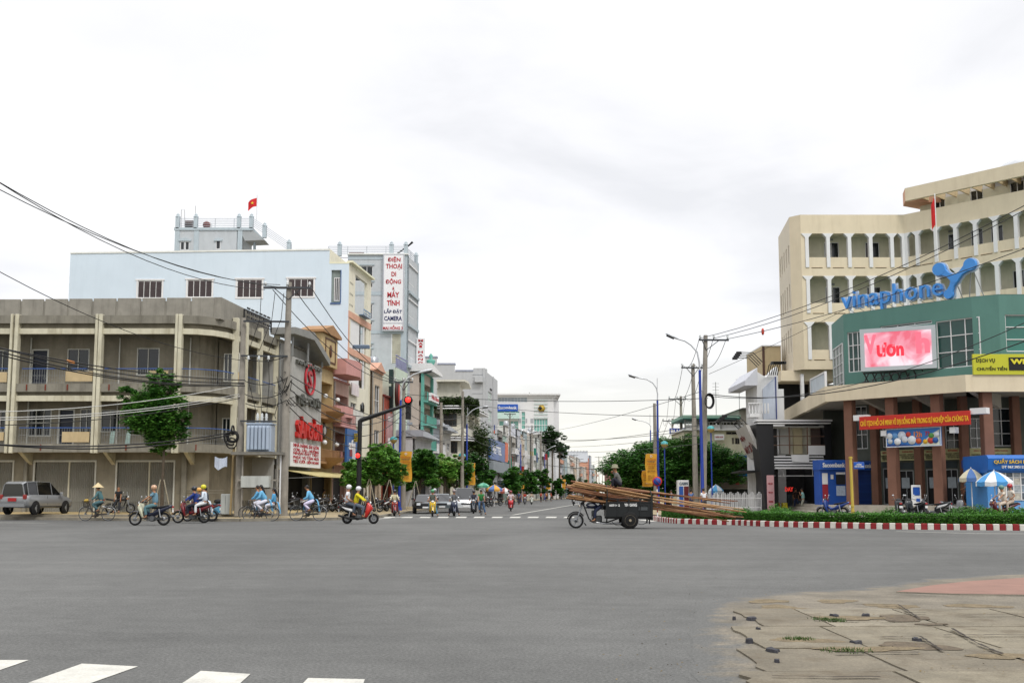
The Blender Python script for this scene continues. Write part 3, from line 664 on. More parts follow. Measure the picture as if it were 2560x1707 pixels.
def cwin(fr,pfr,par,x0,x1,z0,z1,y,fm,gm,cols=2,rows=1):
 w=M();a=.06;t=.05
 w.box(x0,y-t,z0,x0+a,y+.02,z1);w.box(x1-a,y-t,z0,x1,y+.02,z1);w.box(x0+a,y-t,z0,x1-a,y+.02,z0+a);w.box(x0+a,y-t,z1-a,x1-a,y+.02,z1)
 for i in range(1,cols):c=x0+(x1-x0)*i/cols;w.box(c-t/2,y-t+.01,z0+a,c+t/2,y+.02,z1-a)
 for j in range(1,rows):c=z0+(z1-z0)*j/rows;w.box(x0+a,y-t+.015,c-t/2,x1-a,y+.02,c+t/2)
 o=child(w,'window',fm,par,fr,pfr);child(M().box(x0+.03,y+.022,z0+.03,x1-.03,y+.04,z1-.03),'pane',gm,o,fr,pfr);return o
W=SL
zz=lambda py:ff.z(870,py)
ops=[(2.2,6.6,zz(770),zz(672)),(.8,6.4,zz(870),zz(793)),(.8,6.4,zz(958),zz(884)),(1.2,3.2,zz(1050),zz(1003)),(4.6,6.2,zz(1052),zz(1000)),(.6,7.4,.2,zz(1165))]
q=M().holes(0,W,0,zlow-.002,0,ops,.3);child(q,'street_wall',CRM,blue,ff,bf)
child(M().box(2.2,2.0,ops[0][2],6.6,2.05,ops[0][3]).box(2.2,.3,ops[0][2]-.1,6.6,2.0,ops[0][2]-.02),'loggia_back',mat('#8d8678',.9),blue,ff,bf)
for a in(zz(792),zz(884)+.02):child(M().box(-.02,-.07,a,W,-.002,a+.62),'peach_band',PEACH,blue,ff,bf)
for a,b in((0,zz(880)),(W-.3,zz(880))):child(M().box(a,-.05,0,a+.28,-.003,zz(794)),'peach_edge',PEACH if a==0 else CRM,blue,ff,bf)
for o_ in ops[1:3]:
 child(M().box(.8,.06,o_[2],4.1,.1,o_[3]),'white_panel',WINF,blue,ff,bf);child(M().box(4.4,.25,o_[2],5.2,.28,o_[3]),'dark_opening',DARK,blue,ff,bf)
 child(M().box(5.4,.02,o_[2],5.8,.1,o_[3]),'mullion',WINF,blue,ff,bf)
for o_ in ops[3:5]:cwin(ff,bf,blue,*o_,.15,WINF,GLASS,2,1)
child(M().box(.6,.32,.2,7.4,.35,ops[5][3]),'shop_opening',DARK,blue,ff,bf)
child(M().box(-.02,-.35,zlow+.1,W+.1,.2,zlow+.28),'cornice',CR2,blue,ff,bf)
q=M()
for i in range(3):
 for j in range(3):q.box(.35+j*.42,-.012,zz(705+i*28),.55+j*.42,-.004,zz(700+i*28))
child(q,'vent_slots',mat('#8f8d80'),blue,ff,bf)
q=M();q.bar((3.6,-.5,zz(756)),(6.2,-.5,zz(756)),.08);q.bar((3.6,-.5,zz(764)),(6.2,-.5,zz(764)),.05)
for i in range(6):q.bar((3.6+i*.52,-.5,zz(756)),(3.6+i*.52,-.5,zz(768)),.04)
q.box(3.6,-.5,zz(770),6.2,0,zz(768));child(q,'balcony',mat('#7f9fc0',.5),blue,ff,bf)
t=M().box(0,0,0,2.6,.05,1.1).add([(0,-.01,0),(2.6,-.01,0),(2.6,-.01,1.1),(0,-.01,1.1)],[(0,1,2,3)])
o=t.build('cloth_banner',mat('#e9dfe0',.8,var=.2,streak=.3,dirt='#b05050'),None,ff.w(.6,-.25,zz(985)),RS);tag(o,'white cloth banner hung on the peach banded street front','banner')
o=M().box(0,0,0,4.6,.05,1.5).build('cloth_banner',mat('#dfddd6',.8,var=.2,streak=.3),None,ff.w(.4,-.25,zz(1062)),RS);tag(o,'drooping pale banner below the arched windows of the peach banded front','banner')
q=M()
for i in range(2):
 c=5.4;
 q.lathe([(.0,-.02),(.55,-.02),(.55,.02),(0,.02)],14,(c,-.03,zz(1003)-.2),'y')
 break
child(q,'arch_head',GLASS,blue,ff,bf)
TG=mat('#c3c8cb',.85,var=.07,streak=.2,dirt='#8a9298');TGD=mat('#b9c5cb',.8,var=.08,streak=.1)
YT=Yof(1012)
xcor=XF+KS*YT
tf=FF(YT,xcor)
tower=fthing(tf,'grey_tower_house','tall narrow grey blue house with rooftop railings, corner pilasters and open balconies','building')
zT=tf.z(980,637);xL=tf.x(430,560);zR=tf.z(520,580)
TD=6.0
wl_=[(855,872,683,700),(855,933,0,0)]
th=[]
for a,b,c,d in((888,932,665,703),(915,932,700+6,719),(922,931,760,798),(922,931,803,812),(921,930,861,869),(921,930,873,902)):th.append((tf.x(a,c),tf.x(b,c),tf.z(a,d),tf.z(a,c)))
q=M().holes(xL+20.5,-.01,0,zT,0,th,.2);q.build('side_wall',TG,tower)
q=M();q.prism([(xL+20.5,.22),(-.02,.22),(KS*TD-.02,TD),(xL+20.5,TD)],0,zT-.05,'xy');q.build('core',TG,tower)
for h in th:
 o=window(tower,*h,.08,WINF,GLASS,3 if h[1]-h[0]>1.2 else 1,1)
 M().box(h[0]-.2,-.12,h[3]+.08,h[1]+.2,-.003,h[3]+.2).build('head_moulding',TGD,o)
for py0,py1 in((641,649),(729,738),(826,834)):M().box(xL+20.5,-.05,tf.z(980,py1),-.3,-.003,tf.z(980,py0)).build('string_course',TGD,tower)
M().box(-.62,-.09,0,0.02,.1,zT+.02).build('pilaster',TGD,tower)
h=(tf.x(980,900),tf.x(1001,900),tf.z(990,908),tf.z(990,835));M().box(h[0]-.1,-.05,h[2],h[0],-.003,h[3]).box(h[1],-.05,h[2],h[1]+.1,-.003,h[3]).box(h[0],-.012,h[2],h[1],-.003,h[3],1).build('stair_window',[WINF,mat('#a9a894',.4,var=.3)],tower)
q=M()
for i in range(14):q.box(h[0]+.03,-.035,h[2]+.1+i*(h[3]-h[2]-.2)/14,h[1]-.03,-.014,h[2]+.2+i*(h[3]-h[2]-.2)/14)
q.build('louvre',mat('#d6d2c0',.6),tower)
sf=Fr(xcor,YT,RS);W=TD*1.0075
lv=[(648,712),(736,796),(842,900),(935,990)];so=[]
for a,b in lv:so.append((.75,W-.5,sf.z(1014,b+8),sf.z(1014,a+8)))
q=M().holes(0,W,0,zT,0,so,1.1);child(q,'street_wall',TG,tower,sf,tf)
for h in so:
 child(M().box(h[0],1.12,h[2],h[1],1.16,h[3]),'balcony_back',mat('#6d7478',.7,var=.2),tower,sf,tf)
 q=M();zt_=h[2]+1.0;q.bar((h[0],.06,zt_),(h[1],.06,zt_),.06);q.bar((h[0],.06,h[2]+.1),(h[1],.06,h[2]+.1),.04)
 for k in range(14):c=h[0]+(h[1]-h[0])*k/13;q.bar((c,.06,h[2]),(c,.06,zt_),.035)
 child(q,'railing',WINF,tower,sf,tf)
 child(M().box(h[0]-.2,-.25,h[2]-.35,h[1]+.2,-.003,h[2]-.02),'balcony_slab',TGD,tower,sf,tf)
 child(M().box(h[0]-.1,-.12,h[3]+.1,h[1]+.1,-.003,h[3]+.25),'head_moulding',WINF,tower,sf,tf)
for a in(0,.0):child(M().box(-.02,-.08,0,.55,-.004,zT),'pilaster',TGD,tower,sf,tf)
child(M().box(W-.35,-.08,0,W,-.004,zT+.3),'pilaster',TGD,tower,sf,tf)
def roofrail(par,pts,z0,hh,posts,m=mat('#b4bac0',.5),pm=TGD):
 g=M()
 for i in range(len(pts)-1):
  a,b=Vector(pts[i]+(z0 if len(pts[i])==2 else 0,))if len(pts[i])==2 else Vector(pts[i]),Vector(pts[i+1]+(z0,))if len(pts[i+1])==2 else Vector(pts[i+1])
  for k in range(1,6):g.bar(a+Vector((0,0,hh*k/5)),b+Vector((0,0,hh*k/5)),.05)
  n=max(1,int((b-a).length/2.2))
  for k in range(n+1):p=a.lerp(b,k/n);g.bar(p,p+Vector((0,0,hh)),.06)
 g.build('roof_railing',m,par)
 for p in posts:
  z1=p[2]if len(p)>2 else z0
  c=M().bevbox(p[0]-.22,p[1]-.22,z1-.1,p[0]+.22,p[1]+.22,z1+hh+.15,.03);c.lathe([(.3,hh+.15),(.3,hh+.25),(.16,hh+.3),(.2,hh+.42),(.05,hh+.6)],8,(p[0],p[1],z1));c.build('roof_post',pm,par)
roofrail(tower,[(tf.x(820,640),.3),(-.3,.3),(KS*TD-.2,TD-.3)],zT,1.05,[(tf.x(848,625),.3),(tf.x(978,625),.3),(-.2,.3),(KS*TD-.25,TD-.3)])
q=M();q.bar((tf.x(845,632),1.5,zT+.0),(tf.x(918,632),1.5,zT+.0),.05);q.tube([(tf.x(868,630),1.6,zT+.35),(tf.x(905,630),1.6,zT+.35)],.3,10);q.build('water_heater',mat('#5a3f38',.5),tower)
q=M();q.tube([(tf.x(985,632),.8,zT+.1),(tf.x(1020,610),.8,tf.z(1020,610)),(tf.x(1030,600),.8,tf.z(1030,601))],[.09,.09,.14],8);q.build('vent_pipe',BLACK,tower)
M().box(xL+20.5,-.25,zT-.02,.1,.5,zT+.12).build('roof_edge',LBT,tower)
rf=FF(YT+.2,0);rear=fthing(rf,'roof_stair_house','pale grey roof house with white railings standing behind the pale blue wall','building')
X=lambda px,py:rf.x(px,py);Z=lambda py,px=500:rf.z(px,py)
x0,x1=X(437,600),X(592,600);zf0=Z(576);zb=Z(660)
hs=[(X(451,615),X(461,615),Z(625),Z(604)),(X(463,615),X(473,615),Z(625),Z(604)),(X(540,610),X(551,610),Z(623),Z(598))]
q=M().holes(x0,x1,zb,zf0,0,hs,.15);q.build('wall',TG,rear);M().box(x0+.01,.16,zb,x1-.01,7,zf0-.01).build('core',TG,rear)
for h in hs:window(rear,*h,.05,WINF,GLASS,1,1)
for a,b in((447,478),(536,556)):q=M();q.prism([(X(a,598),Z(603)),(X(b,598),Z(603)),(X(b,598),Z(599)),(X((a+b)/2,598),Z(595)),(X(a,598),Z(599))],-.15,-.004);q.build('head_moulding',TGD,rear)
M().box(x0-.1,-.12,zf0,X(632,576),7.1,zf0+.32).build('floor_slab',TGD,rear)
for px in(437,485,594):a=X(px,600);M().box(a,-.06,zb,a+.55,-.003,zf0-.002).build('pilaster',TGD,rear)
q=M();q.add([(X(600,580),0,zf0),(X(632,576),0,zf0),(X(661,600),0,Z(600)),(X(612,602),0,Z(602))]+[(X(600,580),2.5,zf0),(X(632,576),2.5,zf0),(X(661,600),2.5,Z(600)),(X(612,602),2.5,Z(602))],[(0,3,2,1),(4,5,6,7),(2,3,7,6),(0,4,7,3),(1,2,6,5)]);q.build('stair_landing',mat('#a9adae',.9,var=.1),rear)
M().box(X(628,600),1,zb,X(633,600),1.4,Z(600)).build('column',TGD,rear)
zr0=zf0+.32;hh=Z(546)-zr0
roofrail(rear,[(x0+.2,.1),(X(632,560),.1),(X(664,575),.1,Z(590)),(X(728,622),.1,Z(634))],zr0,hh,[(x0+.25,.1),(X(489,560),.1),(X(597,560),.1),(X(628,560),.1),(X(661,580),.1,Z(592)),(X(722,620),.1,Z(634))])
q=M();q.tube([(X(458,560),1,zr0+.55),(X(476,560),1,zr0+.55)],.55,12);q.build('water_tank',mat('#54423e',.4,metal=.3),rear)
q=M();q.box(X(505,560),.8,zr0,X(522,560),1.4,Z(553));q.build('white_box',WINF,rear);M().ball((X(513,565),.5,zr0+.45),(.45,.3,.45)).build('red_vent',mat('#7d2b20',.5),rear)
q=M();q.tube([(X(450,545),.5,zr0),(X(450,522),.5,Z(522)),(X(458,522),.5,Z(522)),(X(460,545),.5,zr0)],.04,5);q.tube([(X(487,545),.3,zr0+hh),(X(487,514),.3,Z(513))],.03,5);q.build('aerial',mat('#aaaaaa',.5),rear)
def flag(px,py0,pw,base,label,Y,star=True,w=1.9,h=1.4,sgn=-1):
 fr_=FF(Y,0);x=fr_.x(px,py0);zt_=fr_.z(px,py0);zb_=fr_.z(px,base)
 t=thing('flag_pole',label,'flag',(x,Y,zb_));M().tube([(0,0,0),(0,0,zt_-zb_+.25)],.045,6).build('pole',WINF,t)
 g=M();n=8;vs=[]
 for i in range(n+1):
  for j in range(5):
   u=i/n;vs.append((sgn*u*w,math.sin(u*7+j*.5)*.13*u,zt_-zb_-.1-h*j/4-u*u*.55))
 g.add(vs,[(i*5+j,i*5+j+1,(i+1)*5+j+1,(i+1)*5+j)for i in range(n)for j in range(4)],0,True);g.build('flag_cloth',mat('#c81a1e',.7,var=.15,k=.9),t)
 if star:
  s=[];cx,cz=sgn*w*.5,zt_-zb_-.1-h*.5-.13
  for k in range(10):a=math.pi/2+k*math.pi/5;r=.2 if k%2==0 else.08;s.append((cx+math.cos(a)*r,cz+math.sin(a)*r))
  g=M();g.prism(s,-.12,-.1);g.build('star',mat('#f0d23a',.6),t)
 return t
flag(643,493,1,552,'red flag with a yellow star on a pole above the roof stair',YT,True,1.05,1.0)
def sign(fr,x0,x1,z0,z1,y,bg,label,lines=(),th=.12,border=None,name='shop_sign',cat='sign',group=None,bold=.02):
 o=fthing(fr,name,label,cat,group,x0,y,z0);w,h=x1-x0,z1-z0
 M().bevbox(0,0,0,w,th,h,.01).build('panel',bg,o)
 if border:b=M();t=min(w,h)*.045;b.box(0,-.02,0,w,-.003,t).box(0,-.02,h-t,w,-.003,h).box(0,-.02,t,t,-.003,h-t).box(w-t,-.02,t,w,-.003,h-t);b.build('border',border,o)
 for s,a,b,c,d,m in lines:text('lettering',s,w*a,w*b,h*c,h*d,-.004,m,o,.012,bold)
 return o
RT=mat('#b01a28',.5,k=.9);NB=mat('#1c2560',.5);WT=mat('#f2f2f0',.5);YT_=mat('#e8c93a',.5)
SW=mat('#f1f1f2',.6,var=.04)
sx0,sx1=tf.x(957,730,-.5),tf.x(1010,730,-.5);sz0,sz1=tf.z(980,827,-.5),tf.z(980,635,-.5)
rows=[('ĐIỆN',.22,.82,.885,.965,RT),('THOẠI',.13,.90,.79,.872,RT),('DI',.40,.62,.705,.765,RT),('ĐỘNG',.13,.86,.595,.68,RT),('&',.45,.55,.53,.57,RT),('MÁY',.22,.78,.43,.52,RT),('TÍNH',.2,.8,.325,.41,RT),('LẮP ĐẶT',.08,.92,.215,.29,NB),('CAMERA',.08,.92,.13,.19,NB),('MAI HỒNG 3',.03,.96,.015,.075,RT)]
sg=sign(tf,sx0,sx1,sz0,sz1,-.55,SW,'huge white vertical board with red and navy lettering on the grey tower',rows,.45,mat('#b9bcc4',.6),'vertical_sign',bold=.025)
M().box(.1,-.02,(sz1-sz0)*.095,sx1-sx0-.1,-.003,(sz1-sz0)*.099).build('rule',NB,sg)
YM=Yof(1037)
mf=FF(YM-.3,0);a,b=mf.x(1041,880),mf.x(1062,880)
rows=[(ch,.25,.75,1-(i+1)/9.6+.01,1-(i+.25)/9.6,RT)for i,ch in enumerate('MAI HỒNG3')][:0]
seq=['M','A','I','H','Ồ','N','G','3'];rows=[]
pos=[.955,.865,.775,.60,.49,.375,.265,.11]
for ch,p_ in zip(seq,pos):rows.append((ch,.34 if ch=='I' else.22,.66 if ch=='I' else.78,p_-.075,p_,RT))
sign(mf,a,b,mf.z(1050,925),mf.z(1050,845),0,SW,'narrow vertical sign with red letters sticking out beside the grey tower',rows,.25,None,'vertical_sign',bold=.03)
def shophouse(pxa,pxb,topy,col,trim,label,style='win',floors=None,off=XF,right=False,depth=14,group=None,Ya=None,Yb=None,topz=None,hood=None,ground='dark',cols=2,side=True,wm=None,gm=None):
 Ya=Ya or Yof(pxa,off);Yb=Yb or Yof(pxb,off)
 if right:fr_=Fr(off+KS*Yb,Yb,RS-math.pi)
 else:fr_=Fr(off+KS*Ya,Ya,RS)
 Wd=(Yb-Ya)*1.0075-.03
 Hh=topz if topz else P(pxa,topy,Ya).z
 t=fthing(fr_,'shop_house',label,'house',group)
 nf=floors or max(1,int(round((Hh-3.9)/3.6)));fh=(Hh-3.9-.9)/nf
 ops=[]
 for i in range(nf):
  z0=3.9+i*fh
  if style=='loggia':ops.append((.3,Wd-.3,z0+.25,z0+fh-.4))
  elif style=='mix' and i%2:ops.append((.3,Wd-.3,z0+.25,z0+fh-.4))
  else:
   n=max(1,int(Wd/3.0));
   for k in range(n):c=Wd*(k+.5)/n;hw=min(Wd/n*.36,1.0);ops.append((c-hw,c+hw,z0+.9,z0+fh-.55))
 ops.append((.25,Wd-.25,.15,3.3))
 dep=1.1
 M().holes(0,Wd,0,Hh,0,ops,.22).build('wall',col,t)
 gm_=gm or GLASS;wm_=wm or WINF
 zc=[o for o in ops[:-1]]
 for h in zc:
  deep=(h[1]-h[0])>Wd-.7
  if deep:
   M().box(h[0],.95,h[2],h[1],1.0,h[3]).box(h[0],.22,h[2]-.06,h[1],.95,h[2]-.01).box(h[0],.22,h[3]+.01,h[1],.95,h[3]+.06).box(h[0]-.03,.22,h[2],h[0]-.005,.95,h[3]).box(h[1]+.005,.22,h[2],h[1]+.03,.95,h[3]).build('balcony_back',col,t)
   a=h[0]+(h[1]-h[0])*.15;window(t,a,a+min(1.6,(h[1]-h[0])*.5),h[2]+.05,h[3]-.35,.9,wm_,gm_,2,2,.05)
   M().box(0,-.75,h[2]-.22,Wd,-.003,h[2]-.02).build('balcony_slab',trim,t)
   railing(t,[(.05,.0),(.05,-.7),(Wd-.05,-.7),(Wd-.05,.0)],h[2],.95,trim,.22,.02,(1.0,.1))
  else:window(t,*h,.12,wm_,gm_,cols,2,.05,trim)
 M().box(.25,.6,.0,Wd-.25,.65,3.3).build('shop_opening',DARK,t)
 if ground=='shutter':
  q=M();n=int((Wd-.5)/.2)
  for i in range(n):q.box(.25+i*.2,.2,.15,.25+i*.2+.14,.25,3.3)
  q.build('shutter',SHUT,t)
 M().box(-.04,-.14,Hh-.16,Wd+.04,.25,Hh).build('cornice',trim,t)
 ra_=random.Random(int(Ya*10));M().tube([(.12,-.06,3.6),(.12,-.06,Hh-.3)],.05,6).build('drain_pipe',GREYP,t)
 for i in range(nf):
  if ra_.random()<.55:
   ax=ra_.uniform(.4,Wd-1.2);az=3.9+i*fh+.1;ac=M().bevbox(ax,-.42,az,ax+.8,-.05,az+.55,.03).build('air_conditioner',mat('#cfcfc8',.6,var=.1,streak=.3),t);M().lathe([(0,-.02),(.2,-.02),(.2,0),(0,0)],12,(ax+.3,-.422,az+.28),'y').build('fan_grille',DARK,ac)
 if ra_.random()<.6:tx_=ra_.uniform(1,Wd-1);q=M();q.lathe([(.5,0),(.55,.1),(.55,1.1),(.3,1.3),(0,1.35)],12,(tx_,2.5,Hh+.4));[q.bar((tx_+sx*.4,2.5+sy*.4,Hh-.1),(tx_+sx*.4,2.5+sy*.4,Hh+.45),.06)for sx in(-1,1)for sy in(-1,1)];q.build('water_tank',mat('#b4b8bc',.35,metal=.6),t)
 if ra_.random()<.6:ax=ra_.uniform(.5,Wd-.5);q=M();q.bar((ax,1.2,Hh-.1),(ax,1.2,Hh+2.6),.05);[q.bar((ax-.5,1.2,Hh+2.5-k*.25),(ax+.5,1.2,Hh+2.5-k*.25),.03)for k in range(4)];q.build('aerial',GREYP,t)
 ya,yb=.35,depth
 if style=='loggia' or style=='mix':M().box(.02,1.05,3.6,Wd-.02,yb,Hh-.1).box(.02,.7,0,Wd-.02,yb,3.595).box(.02,.24,Hh-.65,Wd-.02,1.045,Hh-.1).build('core',col,t);M().box(.0,.23,0,.05,1.05,Hh-.2).build('party_wall',col,t);M().box(Wd-.05,.23,0,Wd,1.05,Hh-.2).build('party_wall',col,t)
 else:M().box(.02,.7,0,Wd-.02,yb,3.595).box(.02,.24,3.6,Wd-.02,yb,Hh-.1).build('core',col,t);M().box(0,.23,0,.05,.7,3.6).build('party_wall',col,t);M().box(Wd-.05,.23,0,Wd,.7,3.6).build('party_wall',col,t)
 return t,fr_,Wd,Hh
def awning(fr_,x0,x1,z0,out,m,label,drop=.5,group=None):
 o=fthing(fr_,'awning',label,'awning',group,x0,0,z0);w=x1-x0
 M().add([(0,-.02,0),(w,-.02,0),(w,-out,-drop),(0,-out,-drop),(0,-.02,.04),(w,-.02,.04),(w,-out,-drop+.04),(0,-out,-drop+.04)],[(0,3,2,1),(4,5,6,7),(2,3,7,6),(0,4,7,3),(1,2,6,5)]).build('cover',m,o)
 q=M();q.bar((.05,-.02,-.7),(.05,-out+.05,-drop),.04);q.bar((w-.05,-.02,-.7),(w-.05,-out+.05,-drop),.04);q.build('bracket',GREYP,o);return o
GP=mat('#aeada8',.85,var=.12,streak=.4,dirt='#6f6d68')
t,fr_,Wd,Hh=shophouse(690,775,848,GP,CONC,'narrow house hidden behind a tall grey sign panel with red letters','win')
zz=lambda py:fr_.z(700,py)
o=fthing(fr_,'restaurant_sign','tall grey sheet panel with big red lettering next to the grey corner building','sign',None,.3,-.9,0)
M().bevbox(0,0,zz(1165),Wd-.6,.35,zz(890),.02).build('panel',mat('#b4b3ae',.8,var=.1,streak=.35,dirt='#77746c'),o)
M().box(0,-.03,zz(1165),Wd-.6,-.003,zz(1105)).build('white_board',SW,o)
w=Wd-.6
text('lettering','SÀI GÒN',w*.12,w*.95,zz(1093),zz(1036),-.02,mat('#b8251f',.5,k=.95),o,.12,.02)
DG=mat('#55564f',.5)
text('lettering','NHÀ HÀNG',w*.1,w*.92,zz(905),zz(862)-.9,-.02,DG,o,.1,.03);text('lettering','TIỆC CƯỚI',w*.12,w*.9,zz(1010),zz(978),-.02,DG,o,.1,.03)
q=M();q.ring((w*.55,-.1,zz(935)),1.15,.1,'y',24,6);q.build('emblem_ring',RT,o);text('lettering','S',w*.55-.5,w*.55+.5,zz(935)-.7,zz(935)+.7,-.05,RT,o,.05)
for i in range(5):
 zc=zz(1160)+i*(zz(1108)-zz(1160))/5;text('lettering',['TIỆC CƯỚI - LIÊN HOAN','PHỤC VỤ TẬN NƠI','NHẬN ĐẶT TIỆC','CƠM - LẨU - NƯỚNG','NHÀ HÀNG SÀI GÒN'][i],w*.08,w*.92,zc+.08,zc+.42,-.04,RT,o,.01)
q=M();zr=zz(862)
q.prism([(-.6,zr+1.2),(Wd*.5,zr+1.5),(Wd+.3,zr-.1),(Wd+.3,zr-.6),(Wd*.5,zr+.9),(-.6,zr+.7)],-1.4,.5);q.build('roof_canopy',mat('#8f8f8b',.8,var=.15),t)
q=M();q.bar((0,-1,zz(890)),(0,-1,zr+.6),.12);q.bar((w,-1,zz(890)),(w,-1,zr-.4),.12);q.bar((w*.5,-1,zz(890)),(w*.5,-1,zr+.6),.12);q.build('sign_frame',GREYP,t)
awning(fr_,.2,Wd+6,zz(1172),3.2,mat('#cdbf86',.8,var=.2,streak=.3),'faded yellow fabric awning under the tall panel with red lettering',.6)
OCH=mat('#c8b083',.8,var=.12,streak=.3,dirt='#94703a');OCT=mat('#a88058',.8,var=.1)
t,fr_,Wd,Hh=shophouse(776,829,905,OCH,OCT,'ochre house with a framed pediment and round bellied balconies','loggia',2)
zz=lambda py:fr_.z(790,py)
M().bevbox(Wd*.15,-.5,Hh,Wd*.9,1.5,Hh+2.6,.05).build('pediment',OCH,t)
q=M();q.prism([(Wd*.08,Hh+2.6),(Wd*.97,Hh+2.6),(Wd*.97,Hh+2.8),(Wd*.52,Hh+3.5),(Wd*.08,Hh+2.8)],-.75,1.5);q.build('pediment_roof',OCT,t)
q=M();a=Wd*.28;b=Wd*.78;q.box(a,-.56,Hh+.3,b,-.5-.003,Hh+.42).box(a,-.56,Hh+2.2,b,-.503,Hh+2.32).box(a,-.56,Hh+.42,a+.12,-.503,Hh+2.2).box(b-.12,-.56,Hh+.42,b,-.503,Hh+2.2);q.ball((Wd*.53,-.55,Hh+1.3),(.35,.08,.55));q.build('relief',mat('#5f3a22',.6),t)
q=M();q.lathe([(.0,-.05),(.8,-.05),(.8,0),(0,0)],4,(Wd*.55,-.02,zz(1072)),'y');q.build('diamond_ornament',mat('#5a4034',.6),t);M().ball((Wd*.55,-.1,zz(1072)),(.35,.08,.35)).build('ornament_centre',WINF,t)
for py in(1004,1120):
 q=M();q.lathe([(.2,-.9),(.7,-.6),(1.35,-.25),(1.5,0)],12,(Wd*.5,-.4,zz(py-5)-.9));q.build('balcony_belly',OCT,t)
 for k in(.2,.8):M().ball((Wd*k,-.75,zz(py-5)+.3),.2).build('globe_lamp',WINF,t)
PK=mat('#d09a94',.8,var=.1,streak=.25,dirt='#9c5f58')
t,fr_,Wd,Hh=shophouse(830,868,945,mat('#c9a79a',.8,var=.15,streak=.3),PK,'pink house with a projecting coral roof canopy','loggia',2)
zz=lambda py:fr_.z(832,py)
q=M();q.prism([(-.4,-1.2),(Wd*.5,-1.7),(Wd+.2,-1.1),(Wd+.2,.5),(-.4,.5)],zz(895)-1.4,zz(890)-.2,'xy');q.build('roof_canopy',PK,t)
q=M();q.prism([(0,-.3),(Wd*.5,-1.1),(Wd,-.3),(Wd,-.02),(0,-.02)],zz(1040),zz(1012),'xy');q.build('balcony_front',PK,t)
BLS=mat('#2c5f9f',.5,var=.15)
o=sign(fr_,.2,Wd*.8,zz(1165),zz(1070),-1.2,BLS,'tall blue advertising board with white script under the pink house',[('afe',.15,.75,.45,.72,WT),('WIFI',.2,.6,.1,.2,WT)],.2)
M().box(.9,-.02,.9,2.6,-.003,1.9).build('red_patch',mat('#8e2a30',.5),o)
sign(FF(92.5,0),FF(92.5,0).x(861,1100),FF(92.5,0).x(893,1100),FF(92.5,0).z(880,1104),FF(92.5,0).z(880,1083),0,mat('#2a251d',.6),'small black board with yellow lettering hung beside the traffic light pole',[('MASSAGE',.08,.92,.55,.85,YT_),('XÔNG HƠI',.35,.92,.15,.45,YT_)],.15,YT_)
sign(FF(92,0),FF(92,0).x(858,1130),FF(92,0).x(888,1130),FF(92,0).z(880,1160),FF(92,0).z(880,1108),0,mat('#d8d8dc',.6,streak=.3),'grey white board with a blue rectangle left of the traffic light pole',[('BIA',.15,.6,.55,.8,mat('#2a3f8c',.5))],.15)
t,fr_,Wd,Hh=shophouse(926,953,922,mat('#cbb8a0',.85,var=.12,streak=.4,dirt='#8e7a66'),PEACH,'low house with a beige side wall in front of the grey tower','win',2,depth=9)
q=M();q.prism([(.2,Hh),(Wd*.5,Hh+.9),(Wd-.2,Hh)],-.4,9);q.build('gable_roof',PEACH,t)
ORG=mat('#b5482a',.6,var=.15,streak=.2)
t,fr_,Wd,Hh=shophouse(954,978,985,ORG,mat('#7e2a20',.6),'orange red fronted shop with a pale advertising panel','win',3)
zz=lambda py:fr_.z(960,py)
sign(fr_,.9,Wd-.9,zz(1120),zz(1030),-.3,mat('#b98d8d',.5,var=.3),'pink and violet advertising panel on the orange red shop front',[('CITY',.1,.9,.75,.9,WT),('MILK',.1,.9,.05,.3,WT)],.2)
PG=mat('#cfdccb',.75,var=.1,streak=.35,dirt='#93a08e')
t,fr_,Wd,Hh=shophouse(979,1009,925,PG,GP,'house covered by a tall pale green sheet panel','win',4)
M().bevbox(.1,-.35,4.2,Wd-.1,-.05,Hh+.3,.02).build('green_panel',PG,t)
q=M();a=Hh+.3
for k in range(8):q.box(.3+k*(Wd-.6)/8,-.3,a+.25,.3+k*(Wd-.6)/8+.45,-.2,a+1.1)
q.box(0,-.35,a+.02,Wd,-.25,a+.16);q.box(0,-.35,a+1.25,Wd,-.25,a+1.4);q.build('letter_frame',mat('#8d8fb0',.6,var=.2),t)
vf=FF(Yof(979)-1.5,0)
sign(vf,vf.x(972,950),vf.x(983,950),vf.z(978,1022),vf.z(978,965),0,mat('#1d3634',.5),'long dark green vertical blade sign above the traffic light arm',[],.3,None,'blade_sign')
sign(vf,vf.x(972,940),vf.x(983,940),vf.z(978,958),vf.z(978,923),0,mat('#1f3a38',.5),'short dark green blade sign near the top of the pale green panel',[],.3,None,'blade_sign')
o=fthing(vf,'round_sign','round dark red disc sign projecting beside the pale green panel','sign',None,vf.x(996,987),-1,vf.z(996,987))
M().lathe([(0,-.3),(1.0,-.3),(1.0,.3),(0,.3)],20,(0,0,0),'x').build('disc',mat('#47201c',.5),o);M().lathe([(0,.3),(.8,.3),(.8,.36),(0,.36)],20,(0,0,0),'x').build('face',mat('#b5321f',.5),o);o.scale=(.6,1,1.35)
TL=mat('#6db5a6',.7,var=.1,streak=.2,dirt='#1d6b5c');BG=mat('#cdbfb2',.85,var=.1,streak=.35,dirt='#93867a')
t,fr_,Wd,Hh=shophouse(1050,1076,928,BG,TL,'beige house with a bright teal street front and arched windows','loggia',4,off=-25.3,depth=6)
M().box(-.02,-.3,3.9,.5,-.005,Hh-.2).box(Wd-.5,-.3,3.9,Wd,-.005,Hh-.2).build('teal_pilaster',TL,t)
M().prism([(-.4,Hh),(Wd+.4,Hh),(Wd+.4,Hh+.3),(-.4,Hh+.9)],-1.3,2).build('roof',WINF,t)
zz=lambda py:fr_.z(1052,py)
q=M();q.box(0,-.02,zz(1010),3.0,.0,zz(999));
